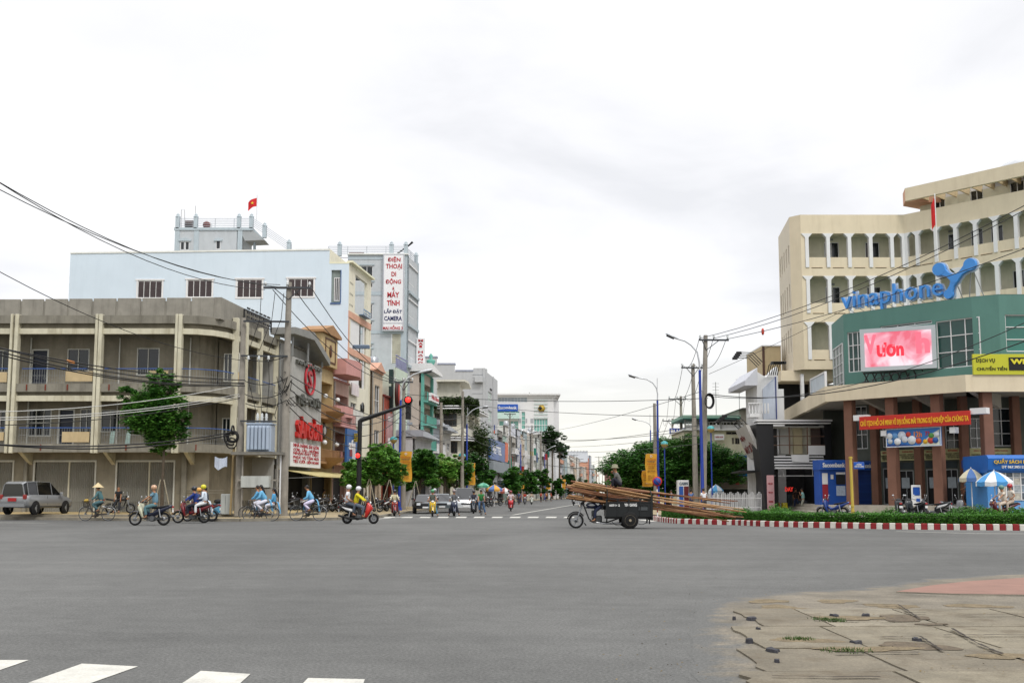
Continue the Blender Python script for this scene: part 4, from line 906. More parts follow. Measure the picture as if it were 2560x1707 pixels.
for py in(958,1035):q=M();q.lathe([(0,-.04),(.75,-.04),(.75,0),(0,0)],16,(Wd*.45,.86,zz(py)),'y');q.build('yellow_arch',mat('#c9b83a',.6),t)
sign(fr_,.6,Wd-.6,zz(1000),zz(980),-1.1,SW,'white sign with red lettering across the teal house',[('Nha khoa',.05,.95,.2,.8,RT)],.3)
o=fthing(fr_,'water_urn','small teal balustrade urn on the roof of the teal house','ornament',None,Wd*.7,-.3,zz(905)-.9)
M().lathe([(.5,0),(.5,.3),(.25,.5),(.3,1.0),(.55,1.5),(.5,1.7),(.15,1.8),(.25,2.2),(.05,2.5)],10).build('urn',TL,o)
for i,(a,b,ty,c,lb,st)in enumerate(((1010,1030,1070,'#c9c9cb','low white shop with a grey tin roof right of the blue banner lamp post','win'),(1077,1100,1062,'#c3c9d2','low pale blue shop under tin sheets left of the pergola house','mix'),(1101,1126,1075,'#bdbab2','low pale grey shop beneath the vine covered pergola','win'))):
 if i==0:t,fr_,Wd,Hh=shophouse(None,None,None,mat(c,.85,streak=.3),WINF,lb,st,off=-24.2,Ya=112,Yb=121,topz=7.6,depth=3)
 else:t,fr_,Wd,Hh=shophouse(a,b,ty,mat(c,.85,streak=.3),WINF,lb,st,off=-26.0)
 sign(fr_,.3,Wd-.3,3.6,4.9,-.5,[mat('#a3262c',.5),mat('#e4e4ea',.5),mat('#d8d8d8',.5)][i],['red shop sign above the trees beside the first banner post','white shop sign with a blue stripe under the pale blue shop','plain pale shop sign below the low grey shop'][i],[(['ĐIỆN THOẠI','VIỄN THÔNG','TRANG ANH'][i],.1,.9,.25,.75,[WT,NB,RT][i])],.2)
 q=M();q.prism([(-.2,Hh),(Wd+.2,Hh),(Wd+.2,Hh+.15),(-.2,Hh+.7)],-1.0,4);q.build('tin_roof',mat('#b7bcc6',.4,metal=.3,streak=.3),t)
PH=mat('#d9d6c8',.85,var=.1,streak=.35,dirt='#8f8a78')
PY=150.0;pf=FF(PY,P(1076,1100,PY).x);A_=lambda px:pf.x(px);Zp=lambda py:pf.z(1120,py)
perg=fthing(pf,'pergola_house','cream house with rounded balconies and a vine covered roof pergola','house')
xr_=A_(1152)
hs=[(A_(1085),A_(1100),Zp(1066),Zp(1033)),(A_(1107),A_(1141),Zp(1066),Zp(1033)),(A_(1118),A_(1143),Zp(1133),Zp(1103)),(A_(1085),A_(1108),Zp(1133),Zp(1103))]
M().holes(0,xr_,0,Zp(1022),0,hs,.3).build('wall',PH,perg)
for h in hs:window(perg,*h,.2,mat('#5a4a40',.6),GLASS,3,2)
ps=Fr(*pf.w(xr_,0)[:2],RS);Wp=18.0
ops=[(1+i*5.8,5.4+i*5.8,Zp(b),Zp(a))for i in range(3)for a,b in((1030,1070),(1098,1138))]+[(.5,17.5,.2,3.4)]
child(M().holes(0,Wp,0,Zp(1022),0,ops,.9),'street_wall',PH,perg,ps,pf)
for h in ops[:-1]:child(M().box(h[0]+.4,.92,h[2],h[1]-.4,.96,h[3]-.2),'balcony_door',GLASS,perg,ps,pf)
q=M();q.prism([(0.02,.25),(xr_-1.1,.25),(xr_-1.1+KS*18,18),(0.02,18)],0,Zp(1022)-.1,'xy');q.build('core',PH,perg)
for a,b in((1068,1090),(1135,1152)):
 q=M();pts=[(A_(1108),-.02),(A_(1112),-1.2),(xr_-.6,-1.5),(xr_+1.0,-.6),(xr_+1.6,1.2),(xr_+1.6+KS*15,15),(xr_+KS*15,15),(xr_+.03,-.01)]
 q.prism(pts,Zp(b),Zp(a)-.2,'xy');q.build('balcony_parapet',PH,perg)
for py in(1015,1021,1093,1099):
 q=M();pts=[(A_(1090),-.02),(A_(1092),-1.3),(xr_-.6,-1.6),(xr_+1.2,-.7),(xr_+1.9,1.2),(xr_+1.9+KS*15,15),(xr_+KS*15,15),(xr_+.03,-.01)]
 q.prism(pts,Zp(py+2.6),Zp(py),'xy');q.build('cornice',WINF,perg)
M().box(A_(1088),2,Zp(1022),A_(1146),12,Zp(952)-.01).build('upper_wall',PH,perg)
M().box(A_(1088),1.6,Zp(946+22),A_(1092),2.0,Zp(946)).build('post',PH,perg)
q=M();q.prism([(A_(1087),.8),(A_(1160),.8),(A_(1168),4),(A_(1168),12),(A_(1087),12)],Zp(952),Zp(947),'xy');q.build('roof_canopy',PH,perg)
VINE=leafmat('#33461e',.9)
def leaves(b,pts_fn,n,size,mi=0,rg=random):
 for _ in range(n):
  p=Vector(pts_fn());a=rg.uniform(0,6.283);t=rg.uniform(-1,1);s=size*rg.uniform(.6,1.4)
  u=Vector((math.cos(a),math.sin(a),rg.uniform(-.5,.5))).normalized();v=u.cross(Vector((rg.uniform(-1,1),rg.uniform(-1,1),rg.uniform(.2,1))).normalized()).normalized()
  b.add([p-u*s,p+v*s*.5,p+u*s,p-v*s*.5],[(0,1,2,3)],mi)
rg=random.Random(3)
def vine():
 x=rg.uniform(A_(1076),A_(1196));y=rg.uniform(-1.5,1.5);z=Zp(1003)+rg.gauss(0,.28)+(rg.random()**3)*-1.6
 if x>A_(1180):z-=rg.random()*.6
 return(x,y,z)
q=M();leaves(q,vine,6500,.22,0,rg);o=q.build('climbing_vine',VINE,None,pf.w(0,0),0);tag(stuff(o),'dark green climbing vine trailing over the pergola of the cream house','vine')
rg2=random.Random(4)
q=M();leaves(q,lambda:(A_(1196)+rg2 .gauss(0,.9),3+rg2 .gauss(0,1.2),Zp(1108)+rg2 .gauss(0,1.2)),3200,.2,0,rg2);tag(stuff(q.build('climbing_vine',VINE,None,pf.w(0,0),0)),'bushy green plant hanging from the balcony corner beside the cream house','vine')
GI=mat('#bfc1c3',.85,var=.06,streak=.2,dirt='#8f9296')
GY=176.0;g2=FF(GY,P(1062,1000,GY).x);ga=lambda px:g2 .x(px,950);gz2=lambda py:g2 .z(1150,py)
gi=fthing(g2,'stepped_grey_building','large light grey building with a stepped parapet behind the pergola house','building')
q=M();q.add([(0,0,0),(ga(1213),0,0),(ga(1213),0,gz2(920)),(ga(1183),0,gz2(920)),(ga(1183),0,gz2(928)),(ga(1137),0,gz2(928)),(ga(1137),0,gz2(911)),(ga(1092),0,gz2(911)),(ga(1092),0,gz2(894)),(0,0,gz2(894))],[tuple(range(10))]);q.build('side_wall',GI,gi)
for a,b,c in((1062,1093,894),(1093,1138,911),(1138,1183,928)):M().box(ga(a),-.1,gz2(c),ga(b),1.5,gz2(c)+.25).build('coping',mat('#9aa0b4',.7),gi)
M().box(.02,.05,0,ga(1213)-1.4,14,gz2(929)).build('core',GI,gi)
q=M()
for py in(936,943,958,983):q.box(ga(1181),-.03,gz2(py)-.08,ga(1213),-.004,gz2(py))
q.build('panel_joint',mat('#8f9296',.8),gi)
M().box(ga(1187),-.9,gz2(956),ga(1207),-.01,gz2(942)).build('wall_box',GI,gi);M().box(ga(1207),-.12,0,ga(1213)+.02,-.005,gz2(920)).build('pilaster',GI,gi)
gs=Fr(*g2 .w(ga(1213),0)[:2],RS);Wg=15.5
ops=[(3.5,8.2,gz2(b),gz2(a))for a,b in((972,996),(1020,1050),(1060,1090),(1100,1130))]+[(.5,15,.2,3.6)]
child(M().holes(0,Wg,0,gz2(927),0,ops,.3),'street_wall',GI,gi,gs,g2)
for h in ops[:-1]:cwin(gs,g2,gi,*h,.15,WINF,mat('#a9bdb4',.3),2,3)
child(M().box(.5,.35,.2,15,.4,3.6),'shop_opening',DARK,gi,gs,g2)
child(M().box(0,-.25,0,.7,-.005,gz2(922)).box(8.8,-.2,0,9.4,-.005,gz2(927)),'pilaster',GI,gi,gs,g2)
child(M().box(5.5,-.1,gz2(966),7.8,-.005,gz2(962)),'oval_vent',DARK,gi,gs,g2)
v2=FF(Yof(1225),0)
sign(v2,v2 .x(1215),v2 .x(1237),v2 .z(1225,1084),v2 .z(1225,1062),0,mat('#1d3d8f',.5),'blue and orange projecting bank sign on the stepped grey building',[('VIB',.15,.65,.5,.8,mat('#e8a03c',.5))],.2,None,'bank_sign')
o=M().prism([(0,0),(1,0),(1,.6)],-.06,-.02).build('sign_corner',mat('#d8571e',.5),None);w_=v2 .w(v2 .x(1215),0,v2 .z(1225,1084));o.location=w_;o.scale=(v2 .x(1237)-v2 .x(1215),1,1.1);o.parent=None;tag(o,'orange wedge stuck on the lower corner of the blue bank sign','sign')
sb=Fr(XF+1.2+KS*Yof(1208),Yof(1208),RS)
o=sign(sb,0,24,sb.z(1212,1143),sb.z(1212,1090),0,mat('#2d5a9f',.4,var=.4,scale=.3),'big blue and orange billboard over the street front of the stepped grey building',[('VIETTEL',.1,.6,.3,.7,WT)],.3,None,'billboard')
M().box(19.5,-.03,.1,23.8,-.003,3.8).build('orange_side',mat('#d8602c',.5,var=.2),o)
M().box(0,-.5,-2.2,24,.2,-.3).build('grey_base',mat('#8c949a',.6),o)
rg=random.Random(11)
cols_=['#8d8a84','#a7bdb2','#d8d6cf','#b9b5ad','#c9ccd4','#c7b39a','#d3c9b8','#9fb3b8','#d5d2ca','#b8aca0','#cfd5cf']
names_={'#8d8a84':'dark grey','#a7bdb2':'pale green glazed','#d8d6cf':'off white','#b9b5ad':'warm grey','#c9ccd4':'cool white','#c7b39a':'tan','#d3c9b8':'cream','#9fb3b8':'grey blue','#d5d2ca':'whitish','#b8aca0':'brown grey','#cfd5cf':'mint white'}
Yc=192.5;i=0
tops=[1062,1075,1052,1078,1060,1072,1084,1066,1078,1070,1082,1074,1086,1080,1090]
while Yc<292:
 w_=rg.uniform(5.2,8.5);c=cols_[i%len(cols_)];px=1280+F*((XF+KS*Yc)/Yc)/math.cos(PT)
 st=['loggia','mix','win'][i%3]
 shophouse(None,None,None,mat(c,.85,var=.15,streak=.35,dirt='#77716a'),[WINF,GP,CONC][i%3],'%s narrow street house, number %d of the row running from the stepped grey building to the bank tower'%(names_[c],i+1)if 0 else '%s %s house of the left row, %s'%(names_[c],['balconied','mixed front','plain'][i%3],['just past the stepped grey building','second past the stepped grey building','third past the stepped grey building','below the blue bank sign','left of the leaning dark trees','above the second orange banner','behind the street trees mid row','under the green glass of the bank','beyond the middle of the row','before the bank tower entrance','close below the bank tower','at the foot of the bank tower','touching the bank tower side','near the bank tower','next to the bank tower base'][i]),st,Ya=Yc,Yb=Yc+w_,topz=P(px,tops[i%15]+10,Yc).z,off=XF+rg.uniform(-.3,.9),depth=10,group='narrow houses along the left of the street')
 if rg.random()<.8:
  sfr=FF(Yc+.5,0);pxs=px+rg.uniform(1,5);pys=rg.uniform(1110,1165);cc=rg.choice(['#b03028','#2b5aa0','#d8d8d8','#c9b23a','#2f8a78','#d8d8d8'])
  ln={'#b03028':'red','#2b5aa0':'blue','#d8d8d8':'white','#c9b23a':'yellow','#2f8a78':'green'}[cc]
  o=sign(sfr,sfr.x(pxs),sfr.x(pxs+rg.uniform(7,13)),sfr.z(pxs,pys+rg.uniform(9,26)),sfr.z(pxs,pys),0,mat(cc,.6,var=.2),'%s blade sign on the %s house after the stepped grey building'%(ln,['first','second','third','fourth','fifth','sixth','seventh','eighth','ninth','tenth','eleventh','twelfth','thirteenth','fourteenth','fifteenth','sixteenth','last'][i]),[],.25,None,'blade_sign',group='blade signs on the left row')
 Yc+=w_;i+=1
WB=mat('#e6e6e6',.7,var=.05,streak=.12,dirt='#a8acb0');TGL=mat('#7fb8ac',.25,var=.15,scale=.2)
BY=300.0;b2=FF(BY,P(1238,1000,BY).x);ba=lambda px:b2 .x(px,1050);bz=lambda py:b2 .z(1310,py)
bt=fthing(b2,'bank_tower','white multi storey bank tower with green glazing at the end of the left row','building')
xe=ba(1384)
hs=[(ba(1335),ba(1369),bz(1078),bz(1047)),(ba(1304),ba(1313),bz(1072),bz(1029)),(ba(1248),ba(1296),bz(1090),bz(1052)),(ba(1245),ba(1318),bz(1005),bz(992))]
M().holes(0,xe,0,bz(988),0,hs,.5).build('wall',WB,bt);M().box(.05,.55,0,xe-.02,20,bz(988)-.1).build('core',WB,bt)
for h,c_,r_ in zip(hs,(5,1,4,9),(2,4,3,1)):window(bt,*h,.3,WINF,TGL if r_>1 else mat('#b8c4cc',.3),c_,r_,.12)
M().box(-1,-1.2,bz(988),xe+2.0,20,bz(984)).build('roof_slab',WB,bt);M().box(-.02,-.4,bz(990.5)-.4,xe+1.0,-.003,bz(988)-.01).build('cornice',WB,bt)
q=M()
for i in range(7):q.box(ba(1335),-.15,bz(1046)+i*1.0,ba(1369),-.01,bz(1046)+i*1.0+.45)
q.build('ribbed_band',mat('#c8d4d0',.5),bt)
M().box(ba(1326),-.06,bz(1057),ba(1334),-.005,bz(1046)).box(ba(1314),-.06,bz(1057),ba(1318),-.005,bz(1046)).box(ba(1296),-.06,bz(1057),ba(1303),-.005,bz(1046)).build('grey_panel',mat('#a9adb0',.6),bt)
bs=Fr(*b2 .w(xe,0)[:2],RS)
child(M().box(0,0,0,20,.3,bz(988)),'street_wall',WB,bt,bs,b2)
sign(b2,ba(1243),ba(1295),bz(1028),bz(1011),-1,mat('#1f56b5',.5),'blue rooftop level bank sign with white letters on the white tower',[('Sacombank',.06,.94,.28,.72,WT)],.6,None,'bank_sign')
M().box(ba(1243),-1.4,bz(1047),ba(1298),-.01,bz(1032)).build('canopy',mat('#c3dcd4',.5),bt);M().box(ba(1243),-1.0,bz(1031.5),ba(1298),-.01,bz(1029)).build('canopy_stripe',mat('#3f6f70',.5),bt)
o=M().lathe([(0,-.3),(1.1,-.3),(1.1,0),(0,0)],6,(0,0,0),'y').build('bank_emblem',mat('#b89b3c',.5,metal=.3),None,b2 .w(ba(1354),-.05,bz(1021)));tag(o,'gold and black diamond shaped emblem high on the white bank tower','emblem')
M().lathe([(0,-.5),(.6,-.5),(.6,-.31),(0,-.31)],4,(-.4,0,.1),'y').build('emblem_core',BLACK,o)
q=M();q.box(ba(1323),3,bz(984),ba(1325),4,bz(978));q.build('roof_mast',GREYP,bt)
def clump(b,c,r,n,size,rgx,squash=.7,mi=0):
 for _ in range(n):
  while True:
   v=Vector((rgx.uniform(-1,1),rgx.uniform(-1,1),rgx.uniform(-1,1)))
   if v.length<1:break
  v=v.normalized()*(v.length**.45);p=Vector(c)+Vector((v.x*r,v.y*r,v.z*r*squash))
  a=rgx.uniform(0,6.283);u=Vector((math.cos(a),math.sin(a),rgx.uniform(-.6,.4))).normalized();w=u.cross(Vector((rgx.uniform(-.8,.8),rgx.uniform(-.8,.8),1)).normalized()).normalized();s=size*rgx.uniform(.6,1.4)
  b.add([p-u*s,p+w*s*.45,p+u*s,p-w*s*.45],[(0,1,2,3)],mi)
def tree(label,base,trunk_h,blobs,leafm,n,size,seed,group=None,trunk_r=.14,barkm=None,name='street_tree',limbs=True,lean=(0,0),squash=.7):
 rgx=random.Random(seed);t=thing(name,label,'tree',base,0,group)
 bark=barkm or mat('#5d5346',.95,var=.3,scale=4,fine=.2)
 q=M();top=Vector((lean[0],lean[1],trunk_h));q.tube([(0,0,-.1),(lean[0]*.3+rgx.uniform(-.05,.05),lean[1]*.3,trunk_h*.45),top],[trunk_r*1.25,trunk_r,trunk_r*.75],8)
 q.build('trunk',bark,t);
 for c,r in blobs:
  c=Vector(c);q=M();mid=top.lerp(c,.5)+Vector((rgx.uniform(-.2,.2)*r,rgx.uniform(-.2,.2)*r,r*.1));q.tube([top-Vector((0,0,.1)),mid,c],[trunk_r*.6,trunk_r*.4,trunk_r*.15],5)
  for k in range(3):
   a=rgx.uniform(0,6.28);q.tube([mid.lerp(c,.5),c+Vector((math.cos(a)*r*.7,math.sin(a)*r*.7,rgx.uniform(-.2,.5)*r))],[trunk_r*.25,trunk_r*.08],4)
  q.build('limb',bark,t)
 tot=sum(r**2 for c,r in blobs);b=M()
 for c,r in blobs:
  k=int(n*r*r/tot);sub_=max(6,int(k/45))
  for _ in range(sub_):
   while True:
    v=Vector((rgx.uniform(-1,1),rgx.uniform(-1,1),rgx.uniform(-1,1)))
    if v.length<1:break
   v=v.normalized()*(v.length**.75);cc=Vector(c)+Vector((v.x*r,v.y*r,v.z*r*squash));clump(b,cc,r*rgx.uniform(.2,.5),int(k/sub_),size,rgx,.7,0 if rgx.random()<.6 else 1)
 b.build('crown',[leafm[0],leafm[1]],t);return t
LD=leafmat('#34502a',.9);LM=leafmat('#4f7d30',.95);LG=leafmat('#6a9a40',.95);LK=leafmat('#3c6a2a',.95);LY=leafmat('#84a24c',.9)
for i,(px,py,Y,r)in enumerate(((1385,1083,285,3.6),(1403,1112,300,2.6),(1372,1098,285,2.4))):
 p=P(px,py,Y);tree('dark tree %s'%['leaning over the roofs below the bank tower','lowest and furthest right by the bank tower','left of its neighbours against the bank tower'][i],(p.x-.5,Y,0),p.z-r,[((.4,0,p.z-r*.3),r*.8),((-.8,0,p.z),r*.7),((1.2,0,p.z-r),r*.6)],(LD,LD),1300,.5,20+i,'dark trees by the bank tower',.25)
Yc=322;i=0
while Yc<640:
 w_=rg.uniform(14,26);c=cols_[(i*3+1)%len(cols_)];px=1280+F*((XF+KS*Yc)/Yc)/math.cos(PT)
 shophouse(None,None,None,mat(c,.85,var=.15,streak=.3),[WINF,PEACH,GP][i%3],'distant %s house on the left side, %s'%(names_[c],['right after the bank tower','two plots past the bank tower','beyond the dark trees','left of the white billboard','below the white billboard edge','behind the far street poles','at the faded middle distance','nearly at the vanishing point','close to the vanishing point','last before the vanishing point','at the very end of the street','beyond the billboard house','last but three of the row','last but two of the row','last but one of the row','last of the row','past the end of the row','far past the row','beyond all others'][i]),['win','mix','win'][i%3],Ya=Yc,Yb=Yc+w_,topz=[22,15,18,13,16,12,17,12,14,13,15,12][i%12],floors=4,depth=12,group='distant houses on the left')
 Yc+=w_;i+=1
hb=FF(520,0);zf2=lambda py:hb.z(1440,py)
bb=fthing(hb,'hoarding_house','peach house far down the street carrying a white rooftop billboard','building',None,hb.x(1412),0,0)
w_=hb.x(1470)-hb.x(1412);M().box(0,0,0,w_,12,zf2(1155)).build('wall',mat('#dba68c',.8,streak=.2),bb);M().box(w_+.01,0,0,w_+.6,12,zf2(1145)).build('red_edge',mat('#b87a68',.7),bb)
M().box(0,-.6,zf2(1154),w_,-.2,zf2(1127)).build('billboard',mat('#d4dae2',.6,var=.1),bb)
q=M()
for k in range(8):q.bar((.5+k*(w_-1)/7,-.4,zf2(1127)),(.5+k*(w_-1)/7,-1.6,zf2(1126)),.2)
q.build('lamp_arm',GREYP,bb)
for k in range(3):
 for j in range(3):window(bb,1+k*3.4,3.2+k*3.4,4+j*4,6.2+j*4,-.02,WINF,GLASS,2,1,.08)
i=0
for px,py0,py1,c,nm in((1522,1165,1200,'#b8827a','reddish'),(1560,1160,1235,'#c9c4ba','pale'),(1600,1170,1235,'#b9b0a0','tan')):
 hb=FF(330-i*30,0);a,b=hb.x(px),hb.x(px+26);t=fthing(hb,'far_house','distant %s house on the right side seen past the spreading tree'%nm,'house',None,a,0,0)
 M().box(0,0,0,b-a,15,hb.z(px,py0)).build('wall',mat(c,.8,var=.15,streak=.3),t);
 for k in range(2):
  for j in range(2):window(t,.8+k*2.4,2.4+k*2.4,4+j*3.5,5.6+j*3.5,-.02,WINF,GLASS,2,1,.06)
 i+=1
ra=random.Random(21)
for i,(px,c,nm)in enumerate(((955,'#3a3c40','dark grey'),(985,'#6a4a38','brown'),(1015,'#2f4f6a','navy'),(1045,'#4a5a4c','dull green'),(1085,'#2d5f88','blue'),(1108,'#5a4c44','brown grey'),(1135,'#8a8478','beige'),(1160,'#2c4c46','dark green'),(1185,'#3c3e46','charcoal'),(1208,'#4a4038','dark brown'),(1240,'#3a6a8a','steel blue'),(1262,'#7a3a32','rust red'),(1290,'#4c5a50','moss'))):
 Y=Yof(px);f_=FL(Y);awning(f_,0,min(9,max(4,Y*.035)),3.5,2.4,mat(c,.8,var=.2,streak=.2),'%s awning over a shop door of the left row'%nm,.6,'awnings of the left row')
R45=math.atan2(-1,.9219)
BE=mat('#e2d4b8',.8,var=.06,scale=.8,streak=.15,dirt='#a08b68',fine=.05);BE2=mat('#d2bf9a',.85,var=.08,streak=.2,dirt='#8c7650')
WP=mat('#e6e6e6',.7,var=.04);WALLB=mat('#dcd8c2',.85,var=.1,streak=.25,dirt='#99926f')
TEAL=mat('#5a857b',.7,var=.08,scale=.6,streak=.12,dirt='#2c5850');COLM=mat('#86604f',.85,var=.12,fine=.1,streak=.2,dirt='#5b3c30')
AX=P(2063,1004,68);fc=Fr(AX.x,68,R45);ZC0=AX.z;ZC1=P(2063,966,68).z
bxB=fc.x(2415,978);Bw=fc.w(bxB,0);fB=FF(Bw.y,Bw.x)
def wpoly(pts):return[(p[0],p[1])for p in pts]
def off45(fr_,x,y):return fr_.w(x,y)
corner=thing('corner_block','beige corner block with a curved green glass storey, wide canopy and brick red columns','building',(0,0,0))
Lw=Vector((AX.x+KS*24,68+24,0))
plan=[Lw,Vector((AX.x,68,0)),Bw,Bw+Vector((40,0,0)),Bw+Vector((40,30,0)),Lw+Vector((20,6,0))]
def isect_off(path,d):
 out=[]
 for i in range(len(path)):
  def nrm(a,b):t=(b-a).normalized();return Vector((-t.y,t.x,0))
  if i==0:n=nrm(path[0],path[1]);out.append(path[0]+n*d)
  elif i==len(path)-1:n=nrm(path[-2],path[-1]);out.append(path[-1]+n*d)
  else:
   n1=nrm(path[i-1],path[i]);n2=nrm(path[i],path[i+1]);m_=(n1+n2).normalized();out.append(path[i]+m_*(d/max(.3,m_.dot(n1))))
 return out
edge=[Lw,Vector((AX.x,68,0)),Bw,Bw+Vector((40,0,0))]
q=M();inn=isect_off(edge,.3)
for i in range(3):
 a,b,c,d_=edge[i],edge[i+1],inn[i+1],inn[i]
 q.prism([(a.x,a.y),(b.x,b.y),(c.x,c.y),(d_.x,d_.y)],ZC0,ZC1,'xy')
q.build('canopy_fascia',BE,corner)
deep=isect_off(edge,12);q=M()
for i in range(3):
 a,b,c,d_=inn[i],inn[i+1],deep[i+1],deep[i]
 q.prism([(a.x,a.y),(b.x,b.y),(c.x,c.y),(d_.x,d_.y)],ZC0+.15,ZC1-.35,'xy')
q.build('canopy_slab',mat('#a9a398',.9,var=.15,streak=.2),corner)
for x in(2.2,5.6,9.2):
 a=fc.w(x,.35);q=M();q.prism([(0,ZC0+.14),(4.4,ZC0+.14),(4.4,ZC0-.75),(1.0,ZC0-.1)],-.15,.15,'yz');o=q.build('canopy_beam',mat('#b5b0a4',.9,var=.1),corner,a,R45)
T1w=P(2108,786,70);ft=Fr(T1w.x,70,R45);ZT=T1w.z;ZTb=ZC1-.3
x2=ft.x(2477,737);T2=ft.w(x2,0);T0=Vector((T1w.x+KS*4.4,74.4,0))
tedge=[T0,Vector((T1w.x,70,0)),ft.w(x2-1.2,0),ft.w(x2-.5,.15)+Vector((.1,0,0)),T2+Vector((.5,.1,0)),T2+Vector((30,.1,0))]
cell=[(2119,2156,829,930,3,3),(2200,2330,808,816,3,1),(2341,2450,797,918,3,3)]
hs=[]
for a,b,c,d_,n,m_ in cell:
 za=ft.z((a+b)/2,c);zb_=max(ft.z((a+b)/2,d_),ZTb+.4);hs.append((ft.x(a,(c+d_)/2),ft.x(b,(c+d_)/2),zb_,za,n,m_))
q=M().holes(0,x2-1.2,ZTb,ZT,0,[h[:4]for h in hs],.25);child(q,'green_wall',TEAL,corner,ft,Fr(0,0,0))
for h in hs:cwin(ft,Fr(0,0,0),corner,*h[:4],.12,WP,GLASSG,h[4],h[5])
for r_ in((0,),(2,3)):
 q=M()
 for i in r_:
  a,b=tedge[i],tedge[i+1];q.quad((a.x,a.y,ZTb),(b.x,b.y,ZTb),(b.x,b.y,ZT),(a.x,a.y,ZT))
 q.build('green_wall',TEAL,corner)
fT=FF(T2 .y+.1,T2 .x+.5);hs=[]
for a,b in((.35,3.4),(4.6,7.6),(8.8,11.8)):hs.append((a,b,ZTb+1.9,ZT-1.25))
child(M().holes(0,29.5,ZTb,ZT,0,hs,.25),'green_wall',TEAL,corner,fT,Fr(0,0,0))
for h in hs:cwin(fT,Fr(0,0,0),corner,*h,.12,WP,mat('#2f7468',.15,var=.25,scale=.4,spec=.6),2,3)
fl0=Fr(T0 .x,T0 .y,RS-math.pi)
cwin(fl0,Fr(0,0,0),corner,.6,4.1,ZTb+.2,ZT-1.9,-.03,WP,mat('#5c6b60',.3,var=.3),3,5)
q=M();pts=[(p.x,p.y)for p in isect_off(tedge,.3)];q.prism(pts+[(T2 .x+30,T2 .y+14),(T0 .x+4,T0 .y+12)],ZTb,ZT-.3,'xy');q.build('core',TEAL,corner)
a=isect_off(tedge,.28);q=M()
for i in range(len(tedge)-1):q.prism([(tedge[i].x,tedge[i].y),(tedge[i+1].x,tedge[i+1].y),(a[i+1].x,a[i+1].y),(a[i].x,a[i].y)],ZT-.02,ZT+.0,'xy')
q.build('parapet_top',TEAL,corner)
TY=88.0;fw=FF(TY,P(2005,700,TY).x);tx=lambda px,py=650:fw.x(px,py);tz=lambda py:fw.z(2080,py)
xW=tx(2263);C1=(tx(1982)+fw.o[0],TY+.8);
zr=dict(top=tz(537),o1t=tz(584),o1b=tz(643),p1b=tz(668),o2t=tz(690),o2b=tz(757),p2b=tz(782),o3t=tz(805),o3b=tz(874),p3b=tz(898),bot=tz(923))
fW=Fr(fw.w(xW,0).x,TY,R45);LW=26.0;W0=Fr(0,0,0)
def gallery(fr_,x0,x1,piers,nrow,wins,beg=True):
 rows_=[('o1t','o1b','p1b'),('o2t','o2b','p2b'),('o3t','o3b','p3b')][:nrow]
 zs_=[zr['top']]
 prev=zr['top']
 for ri,(t_,b_,p_)in enumerate(rows_):
  child(M().box(x0,0,zr[t_]+.003,x1,.5,prev),'wall_band',BE,corner,fr_,W0)
  child(M().box(x0,.06,zr[p_],x1,.3,zr[b_]),'parapet',BE,corner,fr_,W0)
  child(M().box(x0,.5,zr[p_]-.3,x1,1.9,zr[p_]-.1),'gallery_floor',WALLB,corner,fr_,W0)
  child(M().box(x0,.45,zr[t_]+.1,x1,1.9,zr[t_]+.2),'gallery_ceiling',WALLB,corner,fr_,W0)
  holes_=[(a,b,zr[b_]-.4,zr[b_]+1.75)for a,b,d_ in wins[ri]]
  child(M().holes(x0,x1,zr[p_]-.1,zr[t_]+.15,1.8,holes_,.15),'gallery_wall',WALLB,corner,fr_,W0)
  for h in holes_:cwin(fr_,W0,corner,*h,1.88,WP,GLASS,2,1)
  for h in holes_[::2]:child(M().box(h[0]+.1,1.72,h[3]+.12,h[0]+.8,1.79,h[3]+.3),'vent_grille',GREYP,corner,fr_,W0)
  z0,z1=zr[p_]-.02,zr[t_]
  pm=M();s_,c_=.15,.46;pm.prism([(-s_,z0),(s_,z0),(s_,z1-.36),(c_,z1-.02),(c_,z1),(-c_,z1),(-c_,z1-.02),(-s_,z1-.36)],-.08,.32);me=pm.mesh('arch_pier',WP)
  for x in piers[ri]:
   w_=fr_.w(x,0);obj('arch_pier',me,corner,(w_.x,w_.y,0),fr_.rz)
  for k in range(0,len(piers[ri])-1):
   child(M().box(piers[ri][k]+.35,-.015,zr[p_]-.09,piers[ri][k]+1.3,-.003+.0,zr[p_]-.02),'drain_slot',mat('#6b5c45',.9),corner,fr_,W0)
  prev=zr[p_]-.02
 return prev
pp=[tx(2018)+i*(tx(2231)-tx(2018))/4 for i in range(5)];xe_=xW
wn=[[(pp[1]+.2,pp[1]+1.5,0),(pp[3]+.15,pp[3]+1.4,1)],[(pp[1]+.2,pp[1]+1.5,0),(pp[3]+.15,pp[3]+1.4,0)],[]]
last=gallery(fw,pp[0]-.15,xe_,[pp+[xe_-.1],pp+[xe_-.1],pp[:4]],3,wn)
child(M().box(pp[0]-.15,0,zr['bot'],xe_,.5,last),'wall_band',BE,corner,fw,W0)
child(M().box(0,0,zr['bot'],pp[0]-.153,.5,zr['top']),'end_wall',BE,corner,fw,W0)
q=M();c1=Vector((C1[0],C1[1],0));c2=Vector((fw.o[0],TY,0));q.quad((c1 .x,c1 .y,zr['bot']),(c2 .x,c2 .y,zr['bot']),(c2 .x,c2 .y,zr['top']),(c1 .x,c1 .y,zr['top']));q.build('chamfer_wall',BE,corner)
SLn=7.2;Ew=Vector((c1 .x+KS*SLn*.9925,c1 .y+SLn*.9925,0));fl=Fr(Ew.x,Ew.y,RS-math.pi);L_=(Ew-c1).length
slits=[]
for a,b in((597,648),(700,762),(816,877)):
 for f in(.12,.29,.48,.68,.88):slits.append((f*L_-.22,f*L_+.22,fl.z(1981,b),fl.z(1981,a)))
